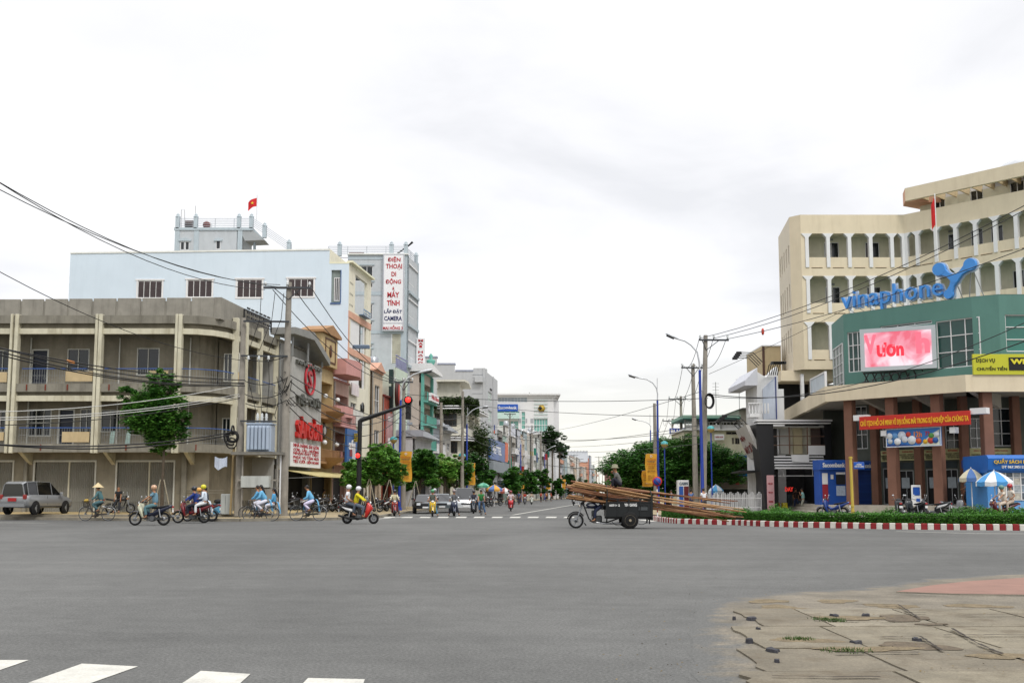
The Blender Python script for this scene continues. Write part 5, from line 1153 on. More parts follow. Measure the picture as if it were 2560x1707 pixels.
child(M().holes(0,L_,zr['bot'],zr['top'],0,slits,.35),'street_side_wall',mat('#e2d8c4',.8,var=.05,streak=.15,dirt='#b0a084'),corner,fl,W0)
for h in slits:child(M().box(h[0]+.01,.3,h[2],h[1]-.01,.34,h[3]),'slit_window',GLASS,corner,fl,W0)
q=M();q.prism([(c1 .x+.4,c1 .y+.3),(fw.o[0]+.2,TY+2.0),(fw.w(xW,0).x,TY+2.0),(fw.w(xW,0).x,TY+12),(Ew.x+.4,Ew.y)],zr['bot'],zr['top']-.15,'xy');q.build('core',WALLB,corner)
w1=[fW.x(px,640)for px in(2294.5,2341.7,2391,2441,2490.8,2544)];sp_=(w1[-1]-w1[0])/5;w1+=[w1[-1]+sp_*i for i in range(1,6)];w1=[w1[0]-sp_*.62]+w1
wnn=[[(w1[2]+.2,w1[2]+1.2,1),(w1[3]+.5,w1[3]+1.5,1),(w1[4]+.5,w1[4]+1.5,1)],[(w1[2]+.2,w1[2]+1.2,1),(w1[5]+.5,w1[5]+1.4,0)],[]]
last=gallery(fW,0,LW,[w1,w1],2,wnn)
q=M();q.prism([(0,.5),(LW,.5),(LW,12),(0,12)],ZT-2,zr['p2b']-.1,'xy');child(q,'lower_body',BE,corner,fW,W0)
q=M();q.prism([(.2,2.1),(LW,2.1),(LW,14),(.2,14)],zr['p2b']-.1,zr['top']-.15,'xy');child(q,'core',WALLB,corner,fW,W0)
a,b=fw.w(xW-.2,1.78),fW.w(.3,1.78);q=M();q.prism([(a.x,a.y),(b.x,b.y),(b.x+.6,b.y+1.5),(a.x,a.y+1.5)],zr['bot'],zr['top']-.2,'xy');q.build('gallery_wall',WALLB,corner)
yo=-.6;xs0=fW.x(2262,471,yo);zt_=fW.z(2262,471,yo);zb_=fW.z(2284,494,yo)-.15
child(M().box(xs0,yo,zb_,LW,yo+.3,zt_),'roof_fascia',BE,corner,fW,W0)
q=M();q.prism([(xs0,yo),(xs0,yo+.3),(xs0+2.6-.2,yo+3.2),(xs0-.4,yo+3.4),(xs0-.9,yo+1.4)],zb_,zt_-.01,'xy');child(q,'roof_end',mat('#c89a80',.8,var=.08),corner,fW,W0)
q=M();q.box(xs0+2.0,yo+2.75,zb_+.3,LW,8,zt_-.1);child(q,'roof_slab',BE2,corner,fW,W0)
child(M().box(xs0+1.2,yo+2.71,zb_+.05,LW,yo+2.74,zt_-.05),'light_band',WP,corner,fW,W0)  # white strip added behind the louvres, stands for the bright sky-lit gaps
lm=M().box(-.05,yo+.31,zb_+.12,.05,yo+2.69,zt_-.1).mesh('roof_louvre',BE2);x=xs0+1.2
while x<LW:w_=fW.w(x,0);obj('roof_louvre',lm,corner,(w_.x,w_.y,0),fW.rz);x+=1.05
hx=fW.x(2296,520,1.6);hs=[]
for a,b,c,d_ in((2335,2362,494,520),(2426,2458,474,501),(2526,2562,452,480)):hs.append((fW.x(a,500,1.9),fW.x(b,500,1.9),fW.z((a+b)/2,d_,1.9),fW.z((a+b)/2,c,1.9)))
child(M().holes(hx,LW,zr['top']-.1,zb_+.3,1.9,hs,.15),'roof_house_wall',mat('#d9d6c0',.8,var=.06,streak=.15),corner,fW,W0)
for h in hs:cwin(fW,W0,corner,*h,2.0,WP,GLASS,2,1)
child(M().box(hx,2.2,zr['top']-.1,LW,8,zb_+.3).quad((hx,1.9,zr['top']-.1),(hx,2.2,zr['top']-.1),(hx,2.2,zb_+.3),(hx,1.9,zb_+.3)),'roof_house',WALLB,corner,fW,W0)
w_=fW.w(fW.x(2556,400,3.0),3.0,zt_-.1);M().lathe([(2.2,0),(2.2,.5),(1.6,1.0),(.6,1.3),(0,1.35)],20).build('roof_tank',mat('#c9ccd0',.5),corner,w_)
fu=FF(TY+.5,0);ux=lambda px,py=980:fu.x(px,py);uz=lambda py:fu.z(2000,py)
q=M();q.box(ux(1956),.3,uz(951),ux(2100),10,zr['bot']);child(q,'lower_body',BE,corner,fu,W0)
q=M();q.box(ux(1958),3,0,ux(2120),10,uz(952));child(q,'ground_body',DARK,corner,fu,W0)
child(M().box(ux(2003),-.1,ZC1,ux(2010),.3,uz(935)),'column',WP,corner,fu,W0);child(M().box(ux(2030),.8,ZC1,ux(2062),1.0,uz(935)),'column',mat('#6b675c',.8),corner,fu,W0)
fg=Fr(P(2066,960,69.5).x,69.5,RS-math.pi);gp=P(2066,930,69.5);gl=thing('glass_screen','pale framed sheet standing on the canopy corner left of the green storey','panel',(0,0,0))
a=P(2065,983,69.5);b=P(2028,985,74.5);zt2=P(2065,930,69.5).z;zt3=P(2026,949,74.5).z
q=M();q.add([a,b,Vector((b.x,b.y,zt3)),Vector((a.x,a.y,zt2)),a+Vector((.1,.02,0)),b+Vector((.1,.02,0)),Vector((b.x+.1,b.y+.02,zt3)),Vector((a.x+.1,a.y+.02,zt2))],[(0,3,2,1),(4,5,6,7),(0,1,5,4),(1,2,6,5),(2,3,7,6),(3,0,4,7)]);q.build('sheet',mat('#b9c4cc',.3,var=.15),gl)
q=M();q.bar(a,(a.x,a.y,zt2+.05),.14);q.bar(b,(b.x,b.y,zt3+.05),.12);q.bar((a.x,a.y,zt2),(b.x,b.y,zt3),.1);q.build('frame',WP,gl)
STEP=mat('#b0a99b',.9,var=.15,streak=.3,dirt='#7d7568')
PZ=.74
for k,(d_,z1)in enumerate(((-1.1,.34),(-.75,.54),(-.4,PZ))):
 e=isect_off([Vector((AX.x-.2+KS*14,82,0))]+edge[1:],d_);q=M();q.prism([(p.x,p.y)for p in e]+[(Bw.x+40,Bw.y+20),(AX.x+16,88)],.0,z1-.003*(2-k),'xy');q.build('step',STEP,corner)
for px,fr_,y in((2131,fc,.8),(2236,fc,.8),(2351,fc,.8),(2474,fB,.8)):
 x=fr_.x(px,1225,y);w_=fr_.w(x,y);M().bevbox(-.29,-.29,PZ,.29,.29,ZC0+.15,.03).build('column',COLM,corner,(w_.x,w_.y,0),fr_.rz)
for px,fr_,y in((2191,fc,4.2),(2300,fc,4.2),(2414,fB,4.6),(2545,fB,4.6)):
 x=fr_.x(px,1200,y);w_=fr_.w(x,y);M().bevbox(-.24,-.24,PZ,.24,.24,ZC0+.15,.03).build('inner_column',COLM,corner,(w_.x,w_.y,0),fr_.rz)
PW=mat('#5b6058',.85,var=.15,streak=.3)
yi=5.6;x0_,x1_=fc.x(2112,1100,yi),fc.x(2425,1100,yi)
hs=[];
for a,b,c,d_ in((2138,2168,1015,1122),(2205,2240,1040,1118),(2362,2405,1050,1125)):hs.append((fc.x(a,1070,yi),fc.x(b,1070,yi),fc.z((a+b)/2,d_,yi),fc.z((a+b)/2,c,yi)))
ds=[]
for a,b,c in((2208,2245,1170),(2248,2285,1175),(2317,2360,1172),(2363,2396,1172)):ds.append((fc.x(a,1220,yi),fc.x(b,1220,yi),PZ,fc.z((a+b)/2,c,yi)))
child(M().holes(x0_,x1_,PZ,ZC0+.15,yi,hs+ds,.2),'porch_wall',PW,corner,fc,W0)
for h in hs:cwin(fc,W0,corner,*h,yi+.1,WP,GLASS,2,3)
for h in ds:
 cwin(fc,W0,corner,h[0],h[1],h[2],h[3],yi+.08,mat('#a9adb0',.4,metal=.3),DARK,2,1)
 child(M().box(h[0]+.2,yi-.01,PZ+1.1,h[0]+.75,yi+.02,PZ+1.8),'notice',mat('#b8c4cc',.6,var=.3),corner,fc,W0)
 child(M().box(h[0],yi-.03,h[3]+.08,h[1],yi-.004,h[3]+.5),'door_sign',mat('#24343a',.5,var=.4),corner,fc,W0)
yb_=5.2;fbx=FF(Bw.y,Bw.x);hs=[]
for a,b,c,d_ in((2425,2460,1045,1120),(2480,2530,1020,1115)):hs.append((fB.x(a,1070,yb_),fB.x(b,1070,yb_),fB.z(a,d_,yb_),fB.z(a,c,yb_)))
child(M().holes(fB.x(2410,1100,yb_),38,PZ,ZC0+.15,yb_,hs,.2),'porch_wall',PW,corner,fB,W0)
for h in hs:cwin(fB,W0,corner,*h,yb_+.1,WP,GLASS,2,3)
cwin(fB,W0,corner,fB.x(2425,1200,yb_),fB.x(2460,1200,yb_),PZ,PZ+2.8,yb_-.05,mat('#a9adb0',.4),DARK,2,1)
YB_=mat('#c2bf8d',.7,var=.15)
for i,(a,b,c,d_)in enumerate(((2202,2226,1127,1154),(2246,2293,1124,1151),(2310,2341,1124,1150),(2362,2406,1121,1149))):
 xa,xb=fc.x(a,1140,yi-.3),fc.x(b,1140,yi-.3);z0,z1=fc.z(a,d_,yi-.3),fc.z(a,c,yi-.3)
 sign(fc,xa,xb,z0,z1,yi-.3,YB_,['first','second','third','fourth'][i]+' pale yellow notice board from the left above the porch doors',[(['DỊCH VỤ','THÔNG BÁO','ĐIỆN THOẠI','INTERNET'][i],.2,.8,.72,.9,RT),('GIAO DỊCH - THANH TOÁN\nCHUYỂN PHÁT NHANH\nTIẾT KIỆM BƯU ĐIỆN',.06,.94,.1,.62,mat('#6d6b52',.7))],.08,None,'notice_board',bold=.0,group='notice boards in the porch')
sign(fB,fB.x(2425,1140,4.8),fB.x(2530,1140,4.8),fB.z(2425,1149,4.8),fB.z(2425,1120,4.8),4.8,YB_,'widest pale yellow notice board at the right end of the porch',[('DỊCH VỤ BƯU CHÍNH VIỄN THÔNG',.1,.9,.7,.9,RT),('GIAO DỊCH - THANH TOÁN - CHUYỂN PHÁT NHANH\nTIẾT KIỆM BƯU ĐIỆN - INTERNET - ĐIỆN THOẠI',.04,.96,.1,.6,mat('#6d6b52',.7))],.08,None,'notice_board',bold=.0,group='notice boards in the porch')
child(M().box(FF(77).x(2062,1100)-0,0,0,FF(77).x(2128,1100),.3,ZC0+.3),'porch_wall',PW,corner,FF(77),W0)
yy=-.35;xa,xb=fc.x(2148,1058,yy),fc.x(2425,1043,yy);z1=(fc.z(2148,1042,yy)+fc.z(2425,1025.5,yy))/2;z0=(fc.z(2148,1074,yy)+fc.z(2425,1060.7,yy))/2
bn=sign(fc,xa,xb,z0,z1,yy,mat('#c22a1d',.5,var=.05,k=.85),'long red banner with yellow slogan hung between the brick red columns',[('CHỦ TỊCH HỒ CHÍ MINH VĨ ĐẠI SỐNG MÃI TRONG SỰ NGHIỆP CỦA CHÚNG TA',.012,.988,.16,.86,mat('#e8b62a',.5,k=.95))],.12,None,'slogan_banner')
for f in(-.06,.02,.2,.82,1.0):
 x=(xb-xa)*f;M().box(x-.05,.13,.1+(.5 if f<.1 or f==1 else-.55),x+(.9 if f in(-.06,1.0)else.3),.6,.45+(.5 if f<.1 or f==1 else-.55)).build('bracket',WP,bn)
yy=-.1;xa,xb=fc.x(2215,1095,yy),fc.x(2353,1090,yy);z1=fc.z(2285,1069,yy);z0=fc.z(2285,1116,yy)
ad=sign(fc,xa,xb,z0,z1,yy,mat('#2f78c4',.4,var=.1),'blue advertising board with coloured ovals and 12h below the red banner',[('12h',.52,.66,.5,.8,mat('#f08a1e',.5)),('73',.72,.8,.55,.78,RT)],.1,mat('#dfe6ee',.5),'advert_board')
w_,h_=xb-xa,z1-z0;
q=M();q.prism([(w_*.62,.06),(w_*.97,.06),(w_*.97,h_*.85),(w_*.82,h_*.62)],-.012,-.003);q.build('white_swoosh',mat('#dfe4d2',.5,var=.2),ad)
q=M();q.prism([(.06,.06),(w_*.5,.06),(w_*.35,h_*.14),(.06,h_*.16)],-.012,-.003);q.build('dark_strip',mat('#1b3f86',.5),ad)
for i,(fx_,fz_,r,c)in enumerate(((.3,.62,.26,'#d8e2ee'),(.17,.6,.2,'#6aa4dd'),(.42,.66,.16,'#c84a3a'),(.35,.4,.2,'#dfe6ee'),(.48,.35,.27,'#e9eef2'),(.6,.3,.18,'#d8602c'),(.07,.6,.2,'#e8ecf0'),(.08,.32,.16,'#c9d2d8'),(.72,.25,.14,'#e8b62a'),(.82,.3,.2,'#cf4a3a'),(.9,.3,.18,'#2f5fa8'),(.83,.55,.16,'#5a9a4a'),(.22,.3,.22,'#eef0f2'),(.93,.6,.16,'#e8ecf0'))):
 q=M();q.lathe([(0,-.03-.002*i),(r,-.03-.002*i),(r,-.015),(0,-.015)],14,(w_*fx_,0,h_*fz_),'y');q.build('oval',mat(c,.5,var=.2),ad)
a=P(2153,929,67.2);fs_=Fr(a.x,67.2,math.atan2(-1,2.1));sw=fs_.x(2341,870);sz0=fs_.z(2155,929);sz1=fs_.z(2153,824)
scr=thing('led_screen','large lit screen showing pink and red picture on the green storey','screen',fs_.w(0,0,sz0),fs_.rz);sh=sz1-sz0
fm_=mat('#b9c0c4',.4,var=.05);b=.26
M().box(0,0,0,sw,.35,sh).build('housing',mat('#5b6268',.6),scr)
M().box(0,-.12,0,b,-.003,sh).box(sw-b,-.12,0,sw,-.003,sh).box(b,-.12,0,sw-b,-.003,b).box(b,-.12,sh-b,sw-b,-.003,sh).build('frame',fm_,scr)
def led():
 m=bpy.data.materials.new('screen_picture');m.use_nodes=True;nt=m.node_tree;n=nt.nodes;l=nt.links;g=n['Principled BSDF']
 tc=n.new('ShaderNodeTexCoord');t=n.new('ShaderNodeTexNoise');t.inputs['Scale'].default_value=.75;t.inputs['Detail'].default_value=4;t.inputs['Distortion'].default_value=.6;l.new(tc.outputs['Object'],t.inputs[0])
 r=n.new('ShaderNodeValToRGB');l.new(t.outputs[0],r.inputs[0]);c=r.color_ramp;c.elements[0].position=.36;c.elements[0].color=hexc('#ee6a80');c.elements[1].position=.62;c.elements[1].color=hexc('#fdeaf2')
 e=c.elements.new(.5);e.color=hexc('#f7a9bb')
 g.inputs['Base Color'].default_value=(.02,.02,.02,1);l.new(r.outputs[0],g.inputs['Emission Color']);g.inputs['Emission Strength'].default_value=.85;g.inputs['Roughness'].default_value=.5;return m
M().box(b,-.04,b,sw-b,-.005,sh-b).build('picture',led(),scr)
LR=mat('#dc2436',.5,emit=.8,k=1,var=0);LR2=mat('#ea5a6c',.5,emit=.8,k=1,var=0)
text('picture_lettering','V',sw*.05,sw*.22,sh*.4,sh*.86,-.05,LR2,scr,.004,.05)
text('picture_lettering','ươn',sw*.22,sw*.58,sh*.32,sh*.66,-.05,LR,scr,.004,.05)
text('picture_lettering','h',sw*.74,sw*.92,sh*.36,sh*.86,-.05,LR2,scr,.004,.05)
q=M()
for i in range(9):x=.1+i*sw/9;q.bar((x,.4,-.02),(x+sw/18,.9,-.7),.06);q.bar((x,.4,-.7),(x+sw/18,.9,-.02),.06)
q.bar((0,.4,-.7),(sw,.4,-.7),.1);q.bar((0,.9,-.02),(sw,.9,-.02),.1);q.build('support_truss',mat('#3a3d3c',.6),scr)
BL_=mat('#3f88d0',.4,var=.04,k=.95);PALE=mat('#c3d2e2',.5)
yl=.4;xa,xb=ft.x(2108,760,yl),ft.x(2362,735,yl);z1=ft.z(2240,710,yl);z0=ft.z(2213,775,yl)
lt=fthing(ft,'letter_sign','big blue lettering vinaphone standing on the green roof edge','sign',None,xa,yl,z0)
text('letters','vinaphone',0,xb-xa,0,z1-z0,-.1,BL_,lt,.1,.0);text('letter_rims','vinaphone',-.06,xb-xa+.06,-.06,z1-z0+.06,.12,PALE,lt,.03,.045)
q=M()
for i in range(10):x=(xb-xa)*(i+.5)/10;q.bar((x,.2,.1),(x,.2,ZT-z0),.04);q.bar((x,.2,.4),(x+.3,1.0,ZT-z0),.03)
q.bar((0,.2,.12),(xb-xa,.2,.12),.05);q.build('support',GREYP,lt)
lobes=[(2353,675,15.5),(2430,663,14.5),(2377,737,11),(2392,699,10)]
lx=[(ft.x(a,b,yl),ft.z(a,b,yl),r*68/2600)for a,b,r in lobes]
lg_=fthing(ft,'logo_sign','blue three lobed emblem at the right end of the roof lettering','emblem',None,lx[3][0],yl-.2,lx[3][1])
for k,(mt,gr,y0,y1)in enumerate(((BL_,0,-.2,.1),(PALE,.09,.11,.2))):
 q=M()
 for i,(x,z,r)in enumerate(lx):q.lathe([(0,y0+i*.003),(r+gr,y0+i*.003),(r+gr,y1),(0,y1)],24,(x-lx[3][0],0,z-lx[3][1]),'y',0,False)
 for i in range(3):
  A=Vector((lx[i][0]-lx[3][0],lx[i][1]-lx[3][1]));n=Vector((-A.y,A.x)).normalized();r=lx[i][2]*.8+gr;c=.13+gr
  m_=A*.45;q.prism([(A.x+n.x*r,A.y+n.y*r),(m_.x+n.x*c,m_.y+n.y*c),(n.x*(.24+gr),n.y*(.24+gr)),(-n.x*(.24+gr),-n.y*(.24+gr)),(m_.x-n.x*c,m_.y-n.y*c),(A.x-n.x*r,A.y-n.y*r)],y0+.012+i*.004,y1-.01)
 q.build('face' if k==0 else 'rim',mt,lg_)
q=M();q.bar((0,.3,-.4),(.3,.3,ZT-lx[3][1]),.05);q.bar((.9,.3,.8),(1.6,.3,ZT-lx[3][1]),.05);q.bar((.9,.3,.8),(.7,.3,ZT-lx[3][1]),.05);q.build('support',GREYP,lg_)
fy=FF(Bw.y-.1,0);xa=fy.x(2433,910);xb=xa+7.6;z0,z1=fy.z(2433,936),fy.z(2433,885)
ys_=sign(fy,xa,xb,z0,z1,0,mat('#b5b52a',.5,var=.03,k=.95),'yellow money transfer sign with a black box above the canopy edge',[('DỊCH VỤ',.025,.17,.56,.78,BLACK),('CHUYỂN TIỀN',.025,.262,.2,.42,BLACK)],.15,None,'shop_sign',bold=.01)
w_=xb-xa;M().box(w_*.277,-.03,.25,w_-.1,-.004,z1-z0-.2).build('black_box',BLACK,ys_);text('lettering','WESTERN UNION',w_*.287,w_*.97,(z1-z0)*.5,(z1-z0)*.76,-.035,mat('#e2d832',.5),ys_,.012,.05)
flag(2337,492,1,645,'furled dark red flag on a white pole before the slanted wing',82,False,.3,2.2,-1)
w_=P(2310,922,67);o=M().ball((0,0,0),(.45,.45,.35)).build('satellite_dome',mat('#c9c9bc',.5),None,(w_.x,w_.y,ZC1+.1));tag(o,'small pale dome lamp on the canopy edge right of the screen','lamp')
SY=76.0;f7=FF(SY,0);X7=lambda px,py=1150:f7 .x(px,py);Z7=lambda py:f7 .z(1990,py)
shop=fthing(f7,'corner_shop','black and white fronted corner shop with an empty sign frame beside the pillars','shop',None,X7(1905),0,0);xo=X7(1905)
x=lambda px:X7(px)-xo
M().box(x(1889),-.6,Z7(1054),x(2078),.6,Z7(1050)).build('roof_slab',WINF,shop);M().box(x(1891),-.5,Z7(1057),x(2076),.5,Z7(1054)+.0).build('roof_black_band',BLACK,shop);M().box(x(1891),-.6,Z7(1060),x(2074),.4,Z7(1057)-.003).build('roof_strip',WINF,shop)  # black stripe between the white slab and the white strip
q=M();q.prism([(x(1888),Z7(1061)),(x(1931),Z7(1061)),(x(1931),.15),(x(1908),.15)],-.5,1.5);q.build('black_pier',mat('#16161a',.5,var=.2),shop)
M().box(x(2060),-.2,.15,x(2078),1,Z7(1061)).build('black_pier',mat('#16161a',.5),shop)
M().box(x(1932),.75,Z7(1135),x(2060),.9,Z7(1066)).build('upper_wall',mat('#cdc8b4',.8,var=.3,streak=.2),shop)
for a,b,c in((1936,1953,'#e3e3e3'),(1956,1978,'#b9b8b0'),(1990,2012,'#c4b894'),(2035,2058,'#5b4a44')):M().box(x(a),.5,Z7(1134),x(b),.74,Z7(1070)).build('upper_panel',mat(c,.7,var=.15),shop)
M().box(x(1930),-.25,Z7(1068),x(2060),-.05,Z7(1062)-.1).build('header',mat('#b9b9b6',.7,var=.1),shop)
q=M()
for px in(1972,2017):q.bar((x(px),-.3,Z7(1068)),(x(px),-.3,Z7(1135)),.07)
for py in(1091,1113):q.bar((x(1932),-.3,Z7(py)),(x(2060),-.3,Z7(py)),.06)
q.build('sign_frame',mat('#6b4f40',.7),shop)
M().box(x(2018),-.34,Z7(1137),x(2060),-.2,Z7(1114)).build('white_panel',WINF,shop);q=M();q.prism([(x(1974),Z7(1137)),(x(2018),Z7(1137)),(x(2018),Z7(1155)),(x(2010),Z7(1156)),(x(1976),Z7(1153))],-.5,-.42);q.build('blank_sign',WINF,shop)
for i,py in enumerate((1140,1147,1154,1161)):M().box(x(1932),-.3-.04*i,Z7(py+3.4),x(2056),1,Z7(py)).build('white_stripe',WINF,shop);M().box(x(1932),-.2-.04*i,Z7(py+7),x(2056),1,Z7(py+3.4)-.003).build('black_stripe',BLACK,shop)
M().box(x(1932),-.8,Z7(1172),x(2056),1,Z7(1168)).build('eave',WINF,shop)
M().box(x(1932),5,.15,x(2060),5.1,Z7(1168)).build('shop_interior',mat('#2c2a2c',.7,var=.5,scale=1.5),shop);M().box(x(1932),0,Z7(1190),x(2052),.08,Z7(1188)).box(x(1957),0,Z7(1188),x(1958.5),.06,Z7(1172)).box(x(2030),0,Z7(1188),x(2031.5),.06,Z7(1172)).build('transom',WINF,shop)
M().box(x(1932),0,.16,x(2060),5,.22).build('shop_floor',mat('#6f6a60',.8),shop);M().box(x(2056),1,.15,x(2060),5,Z7(1168)).box(x(1930),1.5,.15,x(1932),5,Z7(1168)).build('shop_wall',DARK,shop)
rr_=random.Random(8)
for k in range(9):a=x(1936)+k*.4;M().box(a,4.2,.22,a+.34,4.6,.22+rr_.uniform(.6,1.9)).build('shelf_goods',mat(rr_.choice(['#4a3c38','#5a5f6a','#6a3f34','#3c4a52','#7a7468']),.7,var=.3),shop)
sign(f7,X7(1911),X7(1929),.2,Z7(1188),-.55,mat('#dca9ab',.6,var=.1,streak=.2),'tall pink poster on the black pier',[('SỬA CHỮA',.2,.8,.75,.8,RT),('ĐIỆN THOẠI',.2,.8,.5,.55,RT),('NHANH',.2,.8,.25,.3,RT)],.05,None,'poster')
o=fthing(f7,'round_sign','round blue sign hung at the right of the shop opening','sign',None,X7(2045),-.5,Z7(1191));M().lathe([(0,-.08),(.3,-.08),(.3,.05),(0,.05)],20,(0,0,0),'y').build('disc',mat('#2456a8',.5),o);text('lettering','Vinaphone',-.22,.22,-.05,.08,-.09,WT,o,.01)
DAYM=mat('#d8342a',.5,emit=.7,k=1,var=0);text('lettering','DAY',0,0+.6,0,.32,0,DAYM,fthing(f7,'neon_sign','small red lettered sign hanging in the dark shop','sign',None,X7(1974),1.5,f7 .z(1990,1228,1.5)),.02)
def stool(px,c,lb):
 o=fthing(f7,'plastic_stool',lb,'stool',None,X7(px,1255),.6,.22);q=M();q.bevbox(-.2,-.2,.5,.2,.2,.58,.03);q.build('seat',mat(c,.4),o)
 for sx in(-1,1):
  for sy in(-1,1):M().bar((sx*.14,sy*.14,.5),(sx*.2,sy*.2,0),.05).build('leg',mat(c,.4),o)
 for s in(-1,1):M().box(-.17,s*.19-.01,.2,.17,s*.19+.01,.48).build('side_panel',mat(c,.4),o)
stool(1947,'#e2601f','orange plastic stool at the front of the dark shop');stool(1966,'#d8c828','yellow plastic stool at the front of the dark shop');stool(1936,'#b03a24','dark red plastic stool half behind the pink poster')
a0=P(1890,1061,SY);QL=8.0;fq=Fr(a0 .x+KS*QL,SY+QL,RS-math.pi)
o=fthing(fq,'slanted_sign','long pale sign tilted outwards along the street side of the corner shop','sign',None,0,0,0)
zt_,zb_=a0 .z,P(1898,1140,SY).z;q=M();q.add([(0,.25,zb_),(QL,.25,zb_),(QL,-.75,zt_),(0,-.75,zt_),(0,.5,zb_),(QL,.5,zb_),(QL,-.5,zt_),(0,-.5,zt_)],[(0,1,2,3),(7,6,5,4),(0,4,5,1),(1,5,6,2),(2,6,7,3),(3,7,4,0)]);q.build('panel',mat('#c9c6c0',.6,var=.1,streak=.3),o)
DRD=mat('#7d2f2c',.6)
for s,f0,f1,v0,v1 in(('ĐIỆN',.1,.5,.62,.85),('MÁY',.08,.45,.2,.5),('SỬA',.5,.9,.2,.55)):
 te=text('lettering',s,QL*f0,QL*f1,(zt_-zb_)*v0,(zt_-zb_)*v1,-.01,DRD,o,.01,.02);te.rotation_euler=(math.atan2(1.0,zt_-zb_),0,0);te.location=(0,.25,zb_)
child(M().box(-5,.6,.1,QL-.1,1.5,zt_-.3),'side_body',mat('#2a2826',.8,var=.3),shop,fq,Fr(xo,SY,0))
for k in range(5):child(M().box(k*1.7,.4,.1,.3+k*1.7,.58,zb_),'side_post',WP if k%2 else BLACK,shop,fq,Fr(xo,SY,0))
child(M().box(0,-1.2,P(1905,1178,SY).z,QL-.2,.59,P(1905,1175,SY).z),'side_awning',DARK,shop,fq,Fr(xo,SY,0))
def spot_row(fr_,x0,x1,z,y,n,label,out=1.6):
 for i in range(n):
  t=fthing(fr_,'spot_lamp',['first','second','third','fourth','fifth','sixth'][i]+' '+label,'lamp','spot lamps '+label.split('lamp ')[1],x0+(x1-x0)*i/max(1,n-1),y,z)
  M().tube([(0,0,0),(0,-out*.4,.7),(0,-out,.75)],.035,5).build('arm',BLACK,t);M().bevbox(-.16,-out-.3,.62,.16,-out+.1,.8,.03).build('lamp_head',BLACK,t)
spot_row(fq,1,7.3,zt_,-.5,4,'black spot lamp along the top of the tilted shop sign')
WY=80.0;f8=FF(WY,0);X8=lambda px,py=1000:f8 .x(px,py);Z8=lambda py:f8 .z(1920,py)
wb=fthing(f8,'white_house','white house with a blank framed billboard and a wedge balcony above the corner shop','house',None,X8(1893),0,0);xo8=X8(1893);x=lambda px:X8(px)-xo8
q=M();q.prism([(0,0),(x(1960),0),(x(1960),Z8(972)),(x(1946),Z8(972)),(x(1946),Z8(918)),(x(1943),Z8(916)),(x(1916),Z8(943)),(0,Z8(928))],0,1.2);q.build('wall',mat('#e9e9e9',.8,var=.04,streak=.15),wb)
q=M();q.prism([(x(1907),Z8(1048)),(x(1938),Z8(1048)),(x(1938),Z8(945)),(x(1935),Z8(945)),(x(1907),Z8(972))],-.12,-.003);q.build('blank_billboard',mat('#ccd4e2',.6,var=.08,streak=.4,dirt='#8f99ae'),wb)
M().box(x(1938)+.01,-.2,Z8(1048),x(1940),-.003,Z8(942)).build('blue_post',mat('#31448c',.6),wb)
q=M();w0=x(1862);q.prism([(w0,Z8(952)),(0-.003,Z8(920)),(-.003,Z8(964)),(w0,Z8(964))],-.3,6);q.build('wedge_balcony',mat('#d4d6dd',.8,var=.06),wb)
M().box(.02,1.25,0,x(1960)-.02,4,Z8(975)).box(.02,1.25,Z8(975),x(1945),4,Z8(935)).build('core',mat('#d8d8d6',.8,streak=.2),wb)
q=M()
for k in range(7):q.lathe([(.05,0),(.09,.2),(.05,.45),(.07,.8)],8,(x(1866)+k*.24,-.9,Z8(1036)))
q.box(x(1864),-1.05,Z8(1012),x(1892),-.75,Z8(1009));q.box(x(1866),-1.05,Z8(1045),x(1890),.0,Z8(1036));q.build('balustrade',WINF,wb)
f9=FF(93,0);o=fthing(f9,'beige_annex','plain beige annex wall between the white house and the tall beige tower','building',None,f9 .x(1913),0,0);xa9=f9 .x(1913)
M().box(0,0,0,f9 .x(1962)-xa9,6,f9 .z(1930,866)).build('wall',BE2,o);M().box(0,-.1,f9 .z(1930,866),f9 .x(1962)-xa9,6.2,f9 .z(1930,863)).build('coping',WINF,o);M().box(0.05,-.06,f9 .z(1930,940),.25,-.003,f9 .z(1930,866)).build('drain_pipe',mat('#5b4038',.6),o)
spot_row(Fr(X8(1895),WY-.1,RS-math.pi*1.0),0,3.2,Z8(918),0,4,'black spot lamp above the upper left roof edge of the white house')
spot_row(FF(WY,0),X8(1918),X8(1944),Z8(938),-.1,6,'black spot lamp bent over the blank billboard, from the left',1.9)
SB=mat('#1f56b0',.4,var=.05);SB2=mat('#16408c',.45,var=.1)
